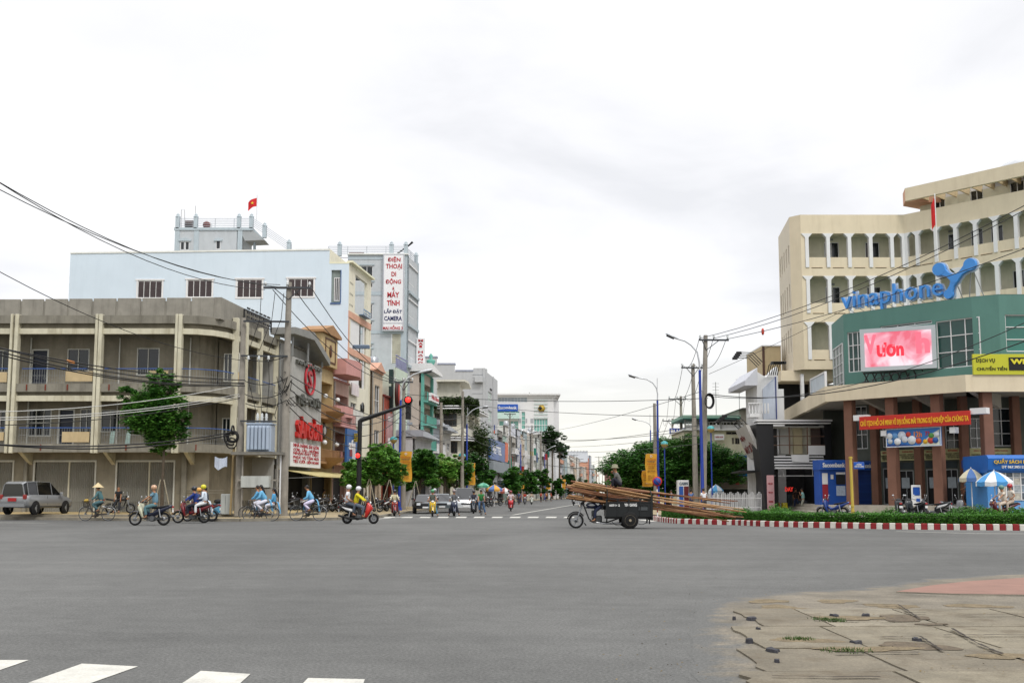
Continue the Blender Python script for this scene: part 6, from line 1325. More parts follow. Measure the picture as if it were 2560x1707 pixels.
def atm(px0,px1,py0,Y,label,full):
 fr_=FF(Y,0);xa,xb=fr_.x(px0,1200),fr_.x(px1,1200);z1=fr_.z(px0,py0);o=fthing(fr_,'cash_machine_booth',label,'booth',None,xa,0,PZ);w=xb-xa;h=z1-PZ
 M().bevbox(0,.3,0,w,1.6,h-.6,.03).build('cabinet',SB if full else SB2,o)
 q=M();q.prism([(-.1,h-.65),(-.15,h-.1),(.35,h),(1.6,h),(1.6,h-.65)],-.05,w+.05,'yz');q.build('hood',SB,o)
 text('lettering','Sacombank',w*.06 if full else w*.35,w*.9,h-.5,h-.2,-.14,WT,o,.01,.03)
 if full:
  M().box(w*.62,.2,1.35,w*.95,.297,2.0).build('machine',DARK,o);M().box(w*.62,.18,2.02,w*.95,.297,2.15).build('machine_sign',WT,o)
  M().box(w*.1,.24,.2,w*.3,.297,1.35).build('red_poster',mat('#a82838',.5),o);M().box(w*.1,.24,1.36,w*.3,.297,2.1).build('white_poster',WT,o);M().box(w*.62,.24,.6,w*.95,.297,1.25).build('cards_poster',mat('#b9c6d8',.5,var=.3,scale=8),o)
  M().box(w*.42,.26,1.7,w*.52,.297,2.0).build('sticker',WT,o)
 else:
  q=M()
  for k in range(5):q.box(.05,.27,.3+k*.55,w-.05,.297,.33+k*.55)
  q.build('panel_joint',SB,o)
atm(2052,2119,1149,69.5,'blue cash machine booth with white lettering left of the first brick red column',True)
atm(2141,2190,1151,71.5,'darker blue cash machine booth between the first two brick red columns',False)
KY=59.0;fk=FF(KY,0);xa=fk.x(2467,1200);xb=fk.x(2640,1200);z1=fk.z(2500,1137)
kio=fthing(fk,'news_kiosk','blue news kiosk with yellow lettering at the right edge','kiosk',None,xa,0,.15);w=xb-xa;h=z1-.15
M().box(.1,.2,0,w,3,h-1.0).build('cabin',mat('#4a8fd0',.5,var=.08),kio);q=M();q.prism([(-.2,h-.85),(-.3,h-.2),(-.1,h),(3,h),(3,h-1.0),(0,h-1.0)],0,w,'yz');q.build('hood',mat('#1e66b8',.4),kio)
text('lettering','QUẦY SÁCH BÁO',.3,2.1+.4,h-.52,h-.2,-.31,mat('#d8b43a',.5),kio,.015,.03);text('lettering','ĐT 067.3851224',.75,2.2,h-.75,h-.6,-.25,WT,kio,.012,.02)
for k in range(4):
 for j in range(4):M().box(.75+k*.42,.13,1.0+j*.42,1.1+k*.42,.197,1.35+j*.42).build('display_pane',mat(['#a9b0b4','#8a9aa8','#c4c0b4','#5b6670'][(k+j*2)%4],.4,var=.4,scale=6),kio)
q=M()
for k in range(5):q.box(.68+k*.42,.1,.95,.74+k*.42,.198,2.66)
for j in range(5):q.box(.745,.12,.95+j*.42,2.35,.19,.99+j*.42)
q.build('display_grid',WP,kio)
for a,b in((.1,.5),):M().box(.1,.16,.15,2.3,.198,.9).build('lower_panel',mat('#6fa8dc',.5),kio)
def umbrella(px,pyt,pyr,rpx,Y,ca,cb,label,pole_to,group=None,n=8,text_=None):
 fr_=FF(Y,0);t=fthing(fr_,'parasol',label,'parasol',group,fr_.x(px,pyr),0,pole_to);zt_=fr_.z(px,pyt)-pole_to;zr_=fr_.z(px,pyr)-pole_to;R=rpx*Y/2600
 M().tube([(0,0,0),(0,0,zt_+.06)],.03,6).build('pole',WP,t)
 ms=[mat(ca,.7,var=.06),mat(cb,.7,var=.06)]
 for k in range(n):
  a0,a1=2*math.pi*k/n,2*math.pi*(k+1)/n;q=M();p=[]
  for f,zz_ in((0,zt_),(.35,zt_-(zt_-zr_)*.22),(.7,zt_-(zt_-zr_)*.58),(1,zr_)):
   for a in(a0,(a0+a1)/2,a1):rr=R*f*(1 if a!=(a0+a1)/2 else.97);p.append((math.cos(a)*rr,math.sin(a)*rr,zz_-(.03 if a==(a0+a1)/2 else 0)))
  q.add(p,[(i*3+j,i*3+j+1,i*3+j+4,i*3+j+3)for i in range(3)for j in range(2)],0,True)
  q.add([p[9],p[10],p[11],(p[11][0],p[11][1],zr_-.22),(p[10][0],p[10][1],zr_-.25),(p[9][0],p[9][1],zr_-.22)],[(0,1,4,5),(1,2,3,4)])
  q.build('gore',ms[k%2],t)
 return t
umbrella(2486,1176,1204,44,55,'#e4e6e8','#4a95cf','large blue and white parasol in front of the news kiosk',.15,None,10)
umbrella(2428,1170,1194,30,60,'#c9c2a8','#4a6fa8','faded beige and blue parasol behind the brighter one by the kiosk',.6)
umbrella(1790,1211,1226,19,88,'#d5dde0','#4f9fd0','small blue and white parasol behind the white picket fence',.15)
o=fthing(FF(64,0),'standing_sign','white standing sign with a blue square between the middle columns','sign',None,FF(64,0).x(2279,1230),0,PZ);w=FF(64,0).x(2303,1230)-FF(64,0).x(2279,1230);h=FF(64,0).z(2290,1212)-PZ
M().bevbox(0,0,0,w,.1,h,.03).build('panel',WT,o);M().bevbox(w*.15,-.03,h*.5,w*.85,-.003,h*.9,.03).build('blue_square',SB,o);M().box(w*.45,-.03,h*.2,w*.85,-.003,h*.35).build('blue_blob',SB,o)
o=fthing(FF(63,0),'hanging_sign','dark blue rounded sign hanging beside the third brick red column','sign',None,FF(63,0).x(2405,1160),0,FF(63,0).z(2405,1170));M().bevbox(0,0,0,.52,.12,.52,.08).build('panel',mat('#1f3f86',.4),o);M().bevbox(.08,-.02,.1,.44,-.003,.42,.03).build('face',mat('#3f6fb8',.5,var=.4,scale=8),o)
PKT=mat('#dcdcdc',.6,var=.06,streak=.1)
f6=FF(74,0);xa,xb=f6 .x(1768,1240),f6 .x(1903,1240);fe=fthing(f6,'picket_fence','low white metal picket fence left of the black and white shop','fence',None,xa,0,.14)
n=44;me=M().bevbox(-.02,-.012,0,.02,.012,1.0,.012).mesh('picket',PKT)
for i in range(n):o=obj('picket',me,fe,((xb-xa)*i/(n-1),0,.08));o.scale=(1,1,1.28+.12*math.sin(i*1.1))
q=M();q.box(0,.015,.35,xb-xa,.04,.4).box(0,.015,1.0,xb-xa,.04,1.05);q.build('fence_rail',PKT,fe)
f6b=FF(78,0);fe2=fthing(f6b,'picket_fence','second white picket fence seen through the front one','fence',None,f6b.x(1775,1240),0,.14)
for i in range(30):o=obj('picket',me,fe2,(.17*i,.12*i,.08));o.scale=(1,1,1.3)
YY=108.0;f5=FF(YY,0);X5=lambda px,py=1120:f5 .x(px,py);Z5=lambda py:f5 .z(1780,py)
hb=fthing(f5,'cream_house','cream and white house with a pale green flat roof terrace behind the spreading tree','house',None,X5(1712),0,0);xo5=X5(1712);x=lambda px:X5(px)-xo5
CRW=mat('#ddd8bd',.8,var=.08,streak=.25,dirt='#9a906c')
hs=[(x(1830),x(1836),Z5(1110),Z5(1094)),(x(1838),x(1850),Z5(1110),Z5(1094)),(x(1816),x(1845),Z5(1086),Z5(1079)),(x(1740),x(1760),Z5(1112),Z5(1096))]
M().holes(0,x(1905),0,Z5(1076),0,hs,.3).build('wall',CRW,hb)
for h in hs:window(hb,*h,.15,mat('#8a8478',.6),GLASS,2,1)
M().box(.02,.35,0,x(1905)-.02,9,Z5(1077)).build('core',CRW,hb);M().box(-.2,-.5,Z5(1076),x(1870),9,Z5(1072)).build('cornice',WINF,hb);M().box(x(1712),-.3,Z5(1072),x(1860),.0,Z5(1062)).build('white_parapet',WINF,hb)
M().box(x(1705),-1,Z5(1046),x(1848),7,Z5(1039)).build('terrace_roof',mat('#9cc4b0',.6,var=.08,streak=.1),hb);M().box(x(1705),-1.05,Z5(1048.5),x(1848),7.02,Z5(1046)-.002).build('roof_edge',mat('#2f6f64',.6),hb)
q=M()
for px in(1710,1740,1766,1800,1845):q.box(x(px),-.6,Z5(1072),x(px)+.12,-.48,Z5(1048.5))
q.build('terrace_post',GREYP,hb)
q=M();rr2=random.Random(9)
for k in range(22):a=x(1712)+k*.36;q.bar((a,-.4,Z5(1072)),(a,-.4,Z5(1056)),.035)
q.bar((x(1712),-.4,Z5(1056)),(x(1860),-.4,Z5(1056)),.05);q.build('railing',WINF,hb)
for k in range(8):a=x(1745)+k*.62;M().ball((a,rr2 .uniform(.5,2),Z5(1058)),(.4,.3,.35)).build('potted_plant',mat('#4b4a3c',.8,var=.5,scale=3),hb)
M().box(x(1855),1,Z5(1072),x(1895),8,Z5(1022)).build('roof_room',mat('#9a958a',.8,var=.2,streak=.3),hb);q=M();q.prism([(x(1850),Z5(1022)),(x(1900),Z5(1022)),(x(1896),Z5(1018)),(x(1862),Z5(1018))],.5,8);q.build('roof_room_roof',mat('#4f4a48',.8),hb)
sign(f5,X5(1784),X5(1808),Z5(1100),Z5(1086),-.6,SW,'white board with faint red letters above the spreading tree',[('RƯỢU XƯA',.1,.9,.3,.7,RT)],.1)
sign(f5,X5(1768),X5(1870),Z5(1192),Z5(1170),-1.2,mat('#2a7fc0',.5,var=.05),'wide light blue shop sign under the spreading tree',[('LỰC HUYỀN',.55,.92,.35,.7,WT),('GỌI',.1,.25,.3,.75,WT)],.15)
sign(f5,X5(1822),X5(1905),Z5(1169),Z5(1138),-1.0,mat('#1f4f9c',.5,var=.1),'dark blue shop sign over the light blue one beyond the tree',[('SƠN',.1,.3,.1,.45,WT),('CG',.5,.7,.55,.9,WT)],.15)
sign(f5,X5(1786),X5(1814),Z5(1186),Z5(1160),-2.5,mat('#c9c9cc',.6,var=.15),'grey white pole sign with red title above a green one',[('GIA MÃI',.1,.9,.7,.95,RT)],.1)
sign(f5,X5(1786),X5(1815),Z5(1206),Z5(1187),-2.5,mat('#2c5f5c',.5),'dark green sign reading hàng with white letters on the same pole',[('BÁN HÀNG',.1,.9,.55,.85,WT),('TỔNG HỢP',.1,.9,.12,.42,WT)],.1)
M().box(x(1770),-.9,Z5(1220),x(1870),-.8,Z5(1194)).build('shop_band',mat('#8b8074',.7,var=.2),hb);text('lettering','K',x(1775),x(1784),Z5(1211),Z5(1200),-.92,RT,hb,.02);text('lettering','S',x(1833),x(1843),Z5(1211),Z5(1200),-.92,RT,hb,.02)
M().box(x(1770),-.7,.15,x(1890),-.6,Z5(1222)).build('shop_opening',mat('#2b2f2c',.8,var=.4),hb)
for k in range(6):M().box(x(1845)+k*.35,-1.4,Z5(1176),x(1845)+k*.35+.2,-1.3,Z5(1160)).build('baluster',WINF,hb)
o=fthing(FF(140,0),'shop_sign','navy sign reading BLUE above the tree beside the poles','sign',None,FF(140,0).x(1674,1075),0,FF(140,0).z(1674,1084));M().box(0,0,0,2.0,.2,.75).build('panel',mat('#1c3f9c',.5),o);text('lettering','BLUE',.15,1.85,.15,.6,-.01,WT,o,.02,.03)
for i,(pa,ty,Yq,c,nm)in enumerate(((1700,1100,118,'#b8ada0','tan'),(1688,1112,136,'#cfcac0','off white'),(1668,1130,160,'#a9a296','grey brown'),(1650,1150,195,'#c9b8a4','sandy'),(1630,1165,240,'#b9b9b4','grey'))):
 shophouse(None,None,None,mat(c,.85,var=.15,streak=.3),[WINF,PEACH,GP][i%3],'%s street house of the right row behind the spreading tree'%nm,'win',off=XR-.5,Ya=Yq-2,Yb=Yq+14,topz=P(pa,ty,Yq).z,right=True,depth=9,group='houses of the right row')
PCON=mat('#9a948a',.9,var=.2,scale=2,fine=.15,streak=.4,dirt='#5c5448');STL=mat('#3b3f44',.5,var=.15);BLP=mat('#2742a0',.45,var=.08);PORC=mat('#d8dcdc',.3)
def insul(q,p,h=.28,mi=0):q.lathe([(.03,0),(.03,.1),(.09,.12),(.09,.16),(.05,.18),(.08,.22),(.06,h),(.02,h+.02)],8,p,'z',mi)
def power_pole(label,px,pyt,Y,zb=.14,arm=(-1,1),r=.2,px_b=None,group=None,braces=True,armz=-.35,extra=()):
 fr_=FF(Y,0);xt,zt_=fr_.x(px,pyt),fr_.z(px,pyt);xb=fr_.x(px_b,1250)if px_b else fr_.x(px,pyt)
 t=thing('power_pole',label,'pole',(xb,Y,zb),0,group);d_=xt-xb;h=zt_-zb
 M().tube([(0,0,-.1),(d_*.5,0,h*.5),(d_,0,h)],[r*1.15,r*.9,r*.65],10).build('mast',PCON,t)
 if arm:
  q=M();z=h+armz;a=Vector((d_+arm[0],-.2,z));b=Vector((d_+arm[1],-.2,z-.02));q.bar(a,b,.1,.12)
  if braces:q.bar((d_+arm[0]*.6,-.2,z),(d_,-.15,z-.7),.05);q.bar((d_+arm[1]*.6,-.2,z),(d_,-.15,z-.7),.05)
  q.build('crossarm',STL,t);
  for f in(0.04,.5,.96):q=M();p=a.lerp(b,f);insul(q,(p.x,p.y,p.z+.06));q.build('insulator',PORC,t)
 return t,(xb+d_,Y,zt_),h
LP=[]
TP,tp1,h1=power_pole('tallest concrete power pole with wide crossarm beside the transformer',723,706,60,.3,(-1.45,1.35),.24,708)
fr_=FF(60,0)
SP,tp2,h2=power_pole('shorter concrete pole holding the left side of the transformer frame',609,795,60,.3,None,.22,597)
xa,xb=fr_.x(604,1000),fr_.x(712,1000);fxz=lambda py:fr_.z(650,py)
tr=thing('transformer','pale blue ribbed transformer on a steel platform between the two left poles','transformer',(0,60,0))
for py,a,b,w in((805,612,726,.1),(891,606,722,.1),(1053,604,694,.09)):M().bar((fr_.x(a,py),-.3,fxz(py)),(fr_.x(b,py),-.3,fxz(py)-.03),w).build('crossarm',STL,tr)
M().box(fr_.x(590,1135),-1.1,fxz(1138),fr_.x(715,1135),.6,fxz(1131)).build('platform',mat('#7f7c74',.7,var=.2,streak=.3),tr)
for py,a,b in((1199,600,704),(1219,598,706)):M().box(fr_.x(a,py),-.5,fxz(py+3),fr_.x(b,py),-.3,fxz(py-1)).build('beam',PCON,tr)
TB=mat('#aebccd',.45,var=.06,streak=.2,dirt='#77808c')
ta,tb2=fr_.x(624,1090),fr_.x(684,1090);z0,z1=fxz(1129),fxz(1062)
M().bevbox(ta,-.7,z0,tb2,.4,z1,.05).build('tank',TB,tr);M().box(ta-.05,-.75,z1,tb2+.05,.45,z1+.08).build('tank_lid',TB,tr)
fm2=M().bevbox(-.09,-.32,.1,.09,0,z1-z0-.12,.06).mesh('radiator_fin',TB)
for i in range(6):obj('radiator_fin',fm2,tr,(ta+.16+i*(tb2-ta-.3)/5,-.72,z0))
for i,px in enumerate((646,657,668)):q=M();q.lathe([(.05,0),(.09,.08),(.05,.14),(.1,.2),(.05,.26),(.11,.34),(.06,.42),(.08,.5),(.02,.6)],10,(fr_.x(px,1050),-.2,z1+.08));q.build('bushing',PORC,tr)
M().box(fr_.x(612,1200),-.9,fxz(1218),fr_.x(682,1200),-.35,fxz(1190)).build('meter_cabinet',mat('#bfc2bc',.6,var=.1,streak=.3),tr)
for px in(612,700,706):M().bar((fr_.x(px,1200),-.55,.3),(fr_.x(px,1200),-.55,fxz(1138)),.07).build('leg',PCON if px!=706 else WP,tr)
for i,px in enumerate((650,680,715)):
 q=M();xs_=fr_.x([656,690,712][i],730);xm_=fr_.x([625,651,675][i],893);q.tube([(xs_,-.25,fxz(735)),((xs_+xm_)/2+.3,-.4,fxz(800)),(xm_,-.35,fxz(880))],.018,4);q.tube([(xm_,-.35,fxz(893)),(xm_+.1,-.45,fxz(960)),(fr_.x((646,657,668)[i],1040),-.2,fxz(1045))],.018,4);q.build('dropper_wire',BLACK,tr)
 q=M();insul(q,(xm_,-.35,fxz(905)),.3);q.build('fuse',PORC,tr)
q=M();q.ring((fr_.x(584,1092),-.2,fxz(1092)),.3,.09,'y',14,5);q.ring((fr_.x(581,1096),-.3,fxz(1096)),.38,.06,'y',14,5,a0=30,a1=300);q.ring((fr_.x(586,1080),-.35,fxz(1076)),.26,.05,'x',14,5);q.ring((fr_.x(580,1108),-.1,fxz(1108)),.3,.04,'y',12,4)
tag(q.build('cable_coil',BLACK,None,(0,60,0)),'tangled coil of black cable hanging left of the transformer pole','cable coil')
rr3=random.Random(4);q=M()
for k in range(16):
 p=Vector((fr_.x(715,960)+rr3 .uniform(-.5,.6),-.3+rr3 .uniform(-.2,.2),fxz(rr3 .uniform(930,1010))));p2=p+Vector((rr3 .uniform(-.5,.8),rr3 .uniform(-.2,.2),rr3 .uniform(-1.0,.2)));q.tube([p,p.lerp(p2,.5)+Vector((rr3 .uniform(-.2,.2),0,-.3)),p2],.022,4)
tag(q.build('cable_tangle',BLACK,None,(0,60,0)),'tangle of black wires and clamps halfway up the tallest pole','cable coil')
p=P(577,1120,60);t=thing('wooden_post','thin wooden post leaning at the left of the transformer frame','post',(fr_.x(576,1280),60,.3));M().tube([(0,0,0),(.1,0,fxz(1118)-.3)],.07,7).build('shaft',mat('#a08c66',.9,var=.2),t)
q=M();n=8;vs=[(fr_.x(542,1140)+(fr_.x(574,1140)-fr_.x(542,1140))*i/n,math.sin(i*1.3)*.1,fxz(1141)-.12*math.sin(i/n*3.14)-j*(.3+.05*math.sin(i*.8)))for i in range(n+1)for j in range(3)]
q.add(vs,[(i*3+j,(i+1)*3+j,(i+1)*3+j+1,i*3+j+1)for i in range(n)for j in range(2)],0,True);tag(q.build('tarpaulin',mat('#c9d2e2',.7,var=.1),None,(0,59.6,0)),'pale blue cloth sheet strung from the wooden post','cloth')
cbx=thing('street_cabinet','grey white utility cabinet standing before the corner pillar','cabinet',(fr_.x(545,1260),60.5,.3));w=fr_.x(570,1260)-fr_.x(545,1260)
M().bevbox(0,0,0,w,.5,1.15,.03).build('housing',mat('#b3b8b6',.6,var=.08,streak=.3),cbx);M().box(w*.48,-.012,.08,w*.5,-.002,1.08).build('door_gap',DARK,cbx)
cr=thing('crate_stack','blue crates with black odds and ends beside the street cabinet','crates',(fr_.x(524,1260),60.7,.3));M().bevbox(0,0,0,.5,.45,.3,.02).build('crate',mat('#4f93b8',.5,var=.3),cr);M().bevbox(.02,0,.31,.5,.45,.6,.02).build('crate',mat('#5f9fc0',.5,var=.3),cr);M().ball((.25,.2,.72),(.28,.2,.14)).build('bundle',BLACK,cr)
TLY=66.0;ftl=FF(TLY,0);tl=thing('traffic_light','black traffic light pole whose arm reaches over the road with red lit','traffic light',(ftl.x(896,1260),TLY,.13));X=lambda px,py:ftl.x(px,py)-ftl.x(896,1260);Z=lambda py:ftl.z(950,py)-.13
BK2=mat('#101012',.4,var=.1);REDL=mat('#ff2a22',.3,emit=2.2,k=1,var=0)
M().tube([(0,0,0),(0,0,.5),(X(900,1050),0,Z(1053))],[.2,.17,.14],10).build('pole',BK2,tl);M().tube([(0,0,0),(0,0,.35)],[.3,.27],10).build('base',BK2,tl)
M().tube([(X(898,1052),0,Z(1056)),(X(903,1050),0,Z(1050)),(X(1018,1013),-.3,Z(1013))],[.15,.15,.09],8).build('arm',BK2,tl)
q=M();q.bevbox(X(1016,1016),-.45,Z(1049),X(1029,1016),-.15,Z(1012),.03);q.build('signal_housing',BK2,tl)
M().lathe([(.0,-.16),(.27,-.16),(.3,.1),(0,.1)],8,(X(1022,1001),-.35,Z(1001)),'y').build('signal_back_disc',BK2,tl)
o=M().lathe([(.0,-.05),(.17,-.05),(.17,.02),(0,.02)],16,(X(1022,1001),-.5,Z(1001)),'y').build('red_lens',REDL,tl)
for k in range(2):q=M();q.ring((X(1022.5,1000),-.48,Z(1022+k*14)),.15,.03,'y',12,4,a0=0,a1=180);q.build('lens_hood',BK2,tl)
M().bevbox(-.14,-.4,Z(1148),.16,-.15,Z(1127),.03).build('signal_housing',BK2,tl);M().lathe([(0,-.03),(.14,-.03),(.14,.02),(0,.02)],14,(X(896.5,1139),-.42,Z(1139)),'y').build('red_lens',REDL,tl)
M().bevbox(X(1019,1060),-.4,Z(1062),X(1032,1060),-.2,Z(1056),.02).build('camera_box',mat('#8a9098',.5),tl)
ARM=mat('#c9ccd0',.4,metal=.3)
def street_lamp(label,pxb,Y,py_blue,py_top,pts,head,group,zb=.13,spike=None,banner=None,armw=.055,px_top=None):
 fr_=FF(Y,0);x0=fr_.x(pxb,1250);t=thing('street_lamp',label,'street lamp',(x0,Y,zb),0,group);X=lambda px,py:fr_.x(px,py)-x0;Z=lambda py:fr_.z(pxb,py)-zb
 xt=X(px_top or pxb,py_top)
 M().tube([(0,0,0),(0,0,1.2),(xt*.6,0,Z(py_blue))],[.16,.12,.09],8).build('pole',BLP,t);M().tube([(0,0,0),(0,0,.25)],[.24,.2],8).build('base',BLP,t)
 M().tube([(xt*.6,0,Z(py_blue)),(xt,0,Z(py_top))]+[(X(a,b),0,Z(b))for a,b in pts],armw,6).build('arm',ARM,t)
 a,b=Vector((X(*head[0]),0,Z(head[0][1]))),Vector((X(*head[1]),0,Z(head[1][1])));d_=(b-a);L_=d_.length;q=M()
 n=8;secs=[(0,.05,.05),(.12,.1,.08),(.35,.17,.12),(.7,.19,.13),(.92,.13,.09),(1,.03,.03)];dn=d_.normalized();up=Vector((0,1,0)).cross(dn);up=up if up.z>0 else-up
 vs=[]
 for f,w,h in secs:
  for k in range(n):an=2*math.pi*k/n;vs.append(a+d_*f+Vector((0,1,0))*math.cos(an)*w*L_*.9+up*math.sin(an)*h*L_*(.9 if math.sin(an)>0 else.6))
 q.add(vs,[(i*n+k,i*n+(k+1)%n,(i+1)*n+(k+1)%n,(i+1)*n+k)for i in range(len(secs)-1)for k in range(n)],0,True);q.build('lamp_head',ARM,t)
 q=M();q.tube([a+d_*.35-up*.05*L_,a+d_*.9-up*.05*L_],L_*.1,8);q.build('lamp_glass',mat('#4a4c50',.3),t)
 if spike:M().tube([(X(spike[0],py_top),0,Z(py_top)),(X(spike[0],spike[1]),0,Z(spike[1]))],.03,5).build('spike',ARM,t)
 if banner:pass
 return t
street_lamp('blue street lamp with its head hanging over the trike, nearest on the right',1757,70,925,905,[(1743,880),(1727,862),(1712,852),(1698,848)],((1698,849),(1664,834)),'blue street lamps',px_top=1748)
street_lamp('blue street lamp carrying two yellow banners above the no parking sign',1646,95,1000,985,[(1641,970),(1632,957),(1617,948),(1598,945)],((1598,945),(1570,936)),'blue street lamps',spike=(1643,945),px_top=1644)
street_lamp('far blue street lamp rising behind the spreading tree',1627,150,1075,1065,[(1623,1060),(1615,1055),(1605,1052),(1596,1051)],((1596,1051),(1579,1045)),'blue street lamps',spike=(1625,1035))
street_lamp('blue street lamp with an orange banner and bins at its foot on the left pavement',998,85,1000,975,[(1008,958),(1020,945),(1034,936),(1046,932)],((1044,933),(1082,924)),'blue street lamps',px_top=1003)
street_lamp('second blue street lamp on the left with a smaller orange banner',1167,122,1060,1040,[(1174,1032),(1182,1025),(1190,1021),(1200,1018)],((1198,1019),(1222,1016)),'blue street lamps',spike=(1169,1018))
street_lamp('third blue street lamp on the left before the narrow house row',1302,190,1110,1098,[(1308,1092),(1318,1086),(1326,1082)],((1326,1082),(1342,1078)),'blue street lamps')
street_lamp('fourth and farthest blue street lamp on the left of the street',1362,245,1135,1130,[(1368,1124),(1378,1118)],((1378,1118),(1390,1114)),'blue street lamps')
BAN=mat('#e0a52c',.6,var=.12,scale=.8,streak=.15,dirt='#c97a1c')
def banner(label,px0,px1,py0,py1,Y,group='yellow banners on the lamp posts',tilt=0):
 fr_=FF(Y,0);x0,x1,z0,z1=fr_.x(px0,py0),fr_.x(px1,py0),fr_.z(px0,py1),fr_.z(px0,py0);t=thing('street_banner',label,'banner',(x0,Y-.15,z0),0,group);w,h=x1-x0,z1-z0
 n=8;q=M();vs=[(w*i/3+.04*math.sin(j*.9)*w,-.05*math.sin(j*.8+i)*w,h*j/n)for j in range(n+1)for i in range(4)];q.add(vs,[(j*4+i,j*4+i+1,j*4+i+5,j*4+i+4)for j in range(n)for i in range(3)],0,True);q.build('cloth',BAN,t)
 q=M();q.bar((0,0,h),(w,0,h),.04);q.bar((0,0,0),(w,0,0),.04);q.build('banner_rod',GREYP,t)
 for s,a,b,c,d_,m in(('O',.4,.6,.88,.96,SW),('THÀNH TRUNG ƯƠNG',.08,.92,.79,.83,RT),('CHÀO MỪNG NGÀY\nHỘI VĂN HÓA',.12,.88,.7,.77,NB),('QUẦN CHÚNG',.1,.9,.63,.68,RT),('VĂN NGHỆ\nTHỂ THAO',.2,.8,.5,.6,mat('#8a4a1c',.6)),('LIÊN HOAN',.15,.85,.38,.45,mat('#4a2c18',.6)),('NGÀY HỘI\nGIA ĐÌNH\nVĂN HÓA',.2,.8,.1,.3,mat('#a8742c',.6))):
  text('lettering',s,w*a,w*b,h*c,h*d_,-.06*w-.02,m,t,.004,.01)
banner('yellow orange banner on the first lamp post of the left pavement',1001,1030,1128,1204,85)
banner('yellow orange banner on the second lamp post of the left pavement',1169,1188,1157,1212,122)
banner('small orange banner among the left trees, third from the crossing',1297,1310,1183,1221,190)
banner('tiny orange banner among the far left trees, fourth from the crossing',1366,1376,1203,1223,245)
banner('tiny orange banner left of the bamboo load',1405,1414,1198,1222,280)
banner('yellow banner on the right lamp post before the spreading tree',1613,1641,1134,1208,94.7)
banner('lower yellow banner half hidden behind the right lamp banner',1604,1630,1176,1216,96)
def globe(label,px,py,Y,zb=.14):
 p=P(px,py,Y);t=thing('globe_lamp',label,'lamp',(p.x,Y,zb),0,'round garden lamps');h=p.z-zb;r=9.5*Y/2600
 M().tube([(0,0,0),(0,0,h-r)],.05,6).build('post',BLP,t);q=M();q.lathe([(r*.25,-r),(r*.8,-r*.55),(r,0)],14,(0,0,h));q.build('lower_bowl',mat('#b8a060',.4,var=.1),t);q=M();q.lathe([(r,0),(r*.85,r*.5),(r*.4,r*.8),(.01,r*.88)],14,(0,0,h));q.build('dome',mat('#3fa3a8',.4),t)
globe('teal domed round lamp right of the nearest right lamp pole',1777,1072,78);globe('teal domed round lamp poking out of the spreading tree',1661,1110,92)
globe('teal domed round lamp left of the first left lamp post',984,1099,88);globe('teal domed round lamp left of the second left lamp post',1155,1140,120)
PR=[power_pole('concrete power pole with crossarm nearest the right lamp',1764,838,71,.14,(-.5,1.55),.22,1756,'concrete poles on the right'),power_pole('second concrete pole with crossarm along the right pavement',1732,909,85.5,.14,(-1.0,.8),.22,1740,'concrete poles on the right'),power_pole('third concrete pole with crossarm along the right pavement',1702,990,113,.14,(-1.35,.55),.2,1706,'concrete poles on the right'),power_pole('fourth concrete pole with crossarm along the right pavement',1681,1046,147,.14,(-1.4,.6),.2,1683,'concrete poles on the right')]
power_pole('bare concrete pole without crossarm left of the banner lamp',1636,1008,98,.14,None,.2,1640)
PLL=[power_pole('dark concrete pole just behind the first left lamp post',1010,945,88,.13,(-.8,.8),.2,1008),power_pole('bare concrete pole standing before the pergola house',1103,1006,112,.13,None,.22,1103),power_pole('tall concrete pole left of the second left lamp post',1157,978,118,.13,None,.2,1155),power_pole('thin dark pole before the pale green glazed house',1275,1030,180,.13,(-1,1),.16,1275)]
for i,(px,py,Y)in enumerate(((1330,1062,215),(1352,1075,235),(1410,1120,300),(1435,1135,380),(1449,1145,430),(1497,1140,400),(1506,1153,450))):power_pole('distant power pole, %s'%['fifth on the left side','sixth on the left side','seventh, beside the white billboard','eighth, before the white billboard','ninth, right side of the white billboard','right of the two at the vanishing point taller','right of the two at the vanishing point shorter'][i],px,py,Y,.13,(-1.6,1.6),.16,None,'distant power poles')
q=M()
for k in range(4):q.ring((0,-.1*k,0),.42+.03*k,.05,'y',18,5)
p=P(1772,1003,70.6);o=q.build('cable_coil',BLACK,None,p);o.scale=(.62,1,1);tag(o,'ring of coiled black cable hung on the nearest right pole','cable coil')
def cpx(a,b,sag,r,label,group='overhead cables',m=None):return cable(P(*a),P(*b),sag,r,label,group,m)
W_=lambda s:'thin black overhead wire '+s
for i,(px,py,ex,ey)in enumerate(((662,724,-140,366),(700,712,-140,372),(782,722,-140,400))):cpx((px,py,59.7),(ex,ey,34),1.1,.019,'heavy wire from the tallest pole to the upper left, %s'%['top one','middle one','lowest one'][i])
for i,(a,b,sg)in enumerate((((610,957,59.6),(-80,848,42),.5),((610,960,59.6),(-80,856,42),.6),((612,964,59.6),(-80,866,42),.55),((612,950,59.6),(-80,852,43),.35))):cpx(a,b,sg,.03,'thick black cable of the bundle crossing the upper balconies, %s'%['first','second','third','fourth'][i]+' from below','cable bundle across the balconies')
for i,(a,b,sg)in enumerate((((590,1078,59.6),(-80,1106,45),.45),((590,1084,59.6),(-80,1104,46),.55))):cpx(a,b,sg,.036,'thick black cable in front of the lower balconies, %s'%['upper','lower'][i])
GRW=mat('#c8c8c4',.5)
for i,(a,b)in enumerate((((598,963,59.5),(-60,1030,50)),((598,985,59.5),(-60,1044,50)),((600,990,59.5),(-60,1050,50)),((600,995,59.5),(-60,1064,50)))):cpx(a,b,.35,.022,'pale wire before the lower balconies, %s from top'%['first','second','third','fourth'][i],'pale wires before the grey building',GRW if i!=3 else BLACK)
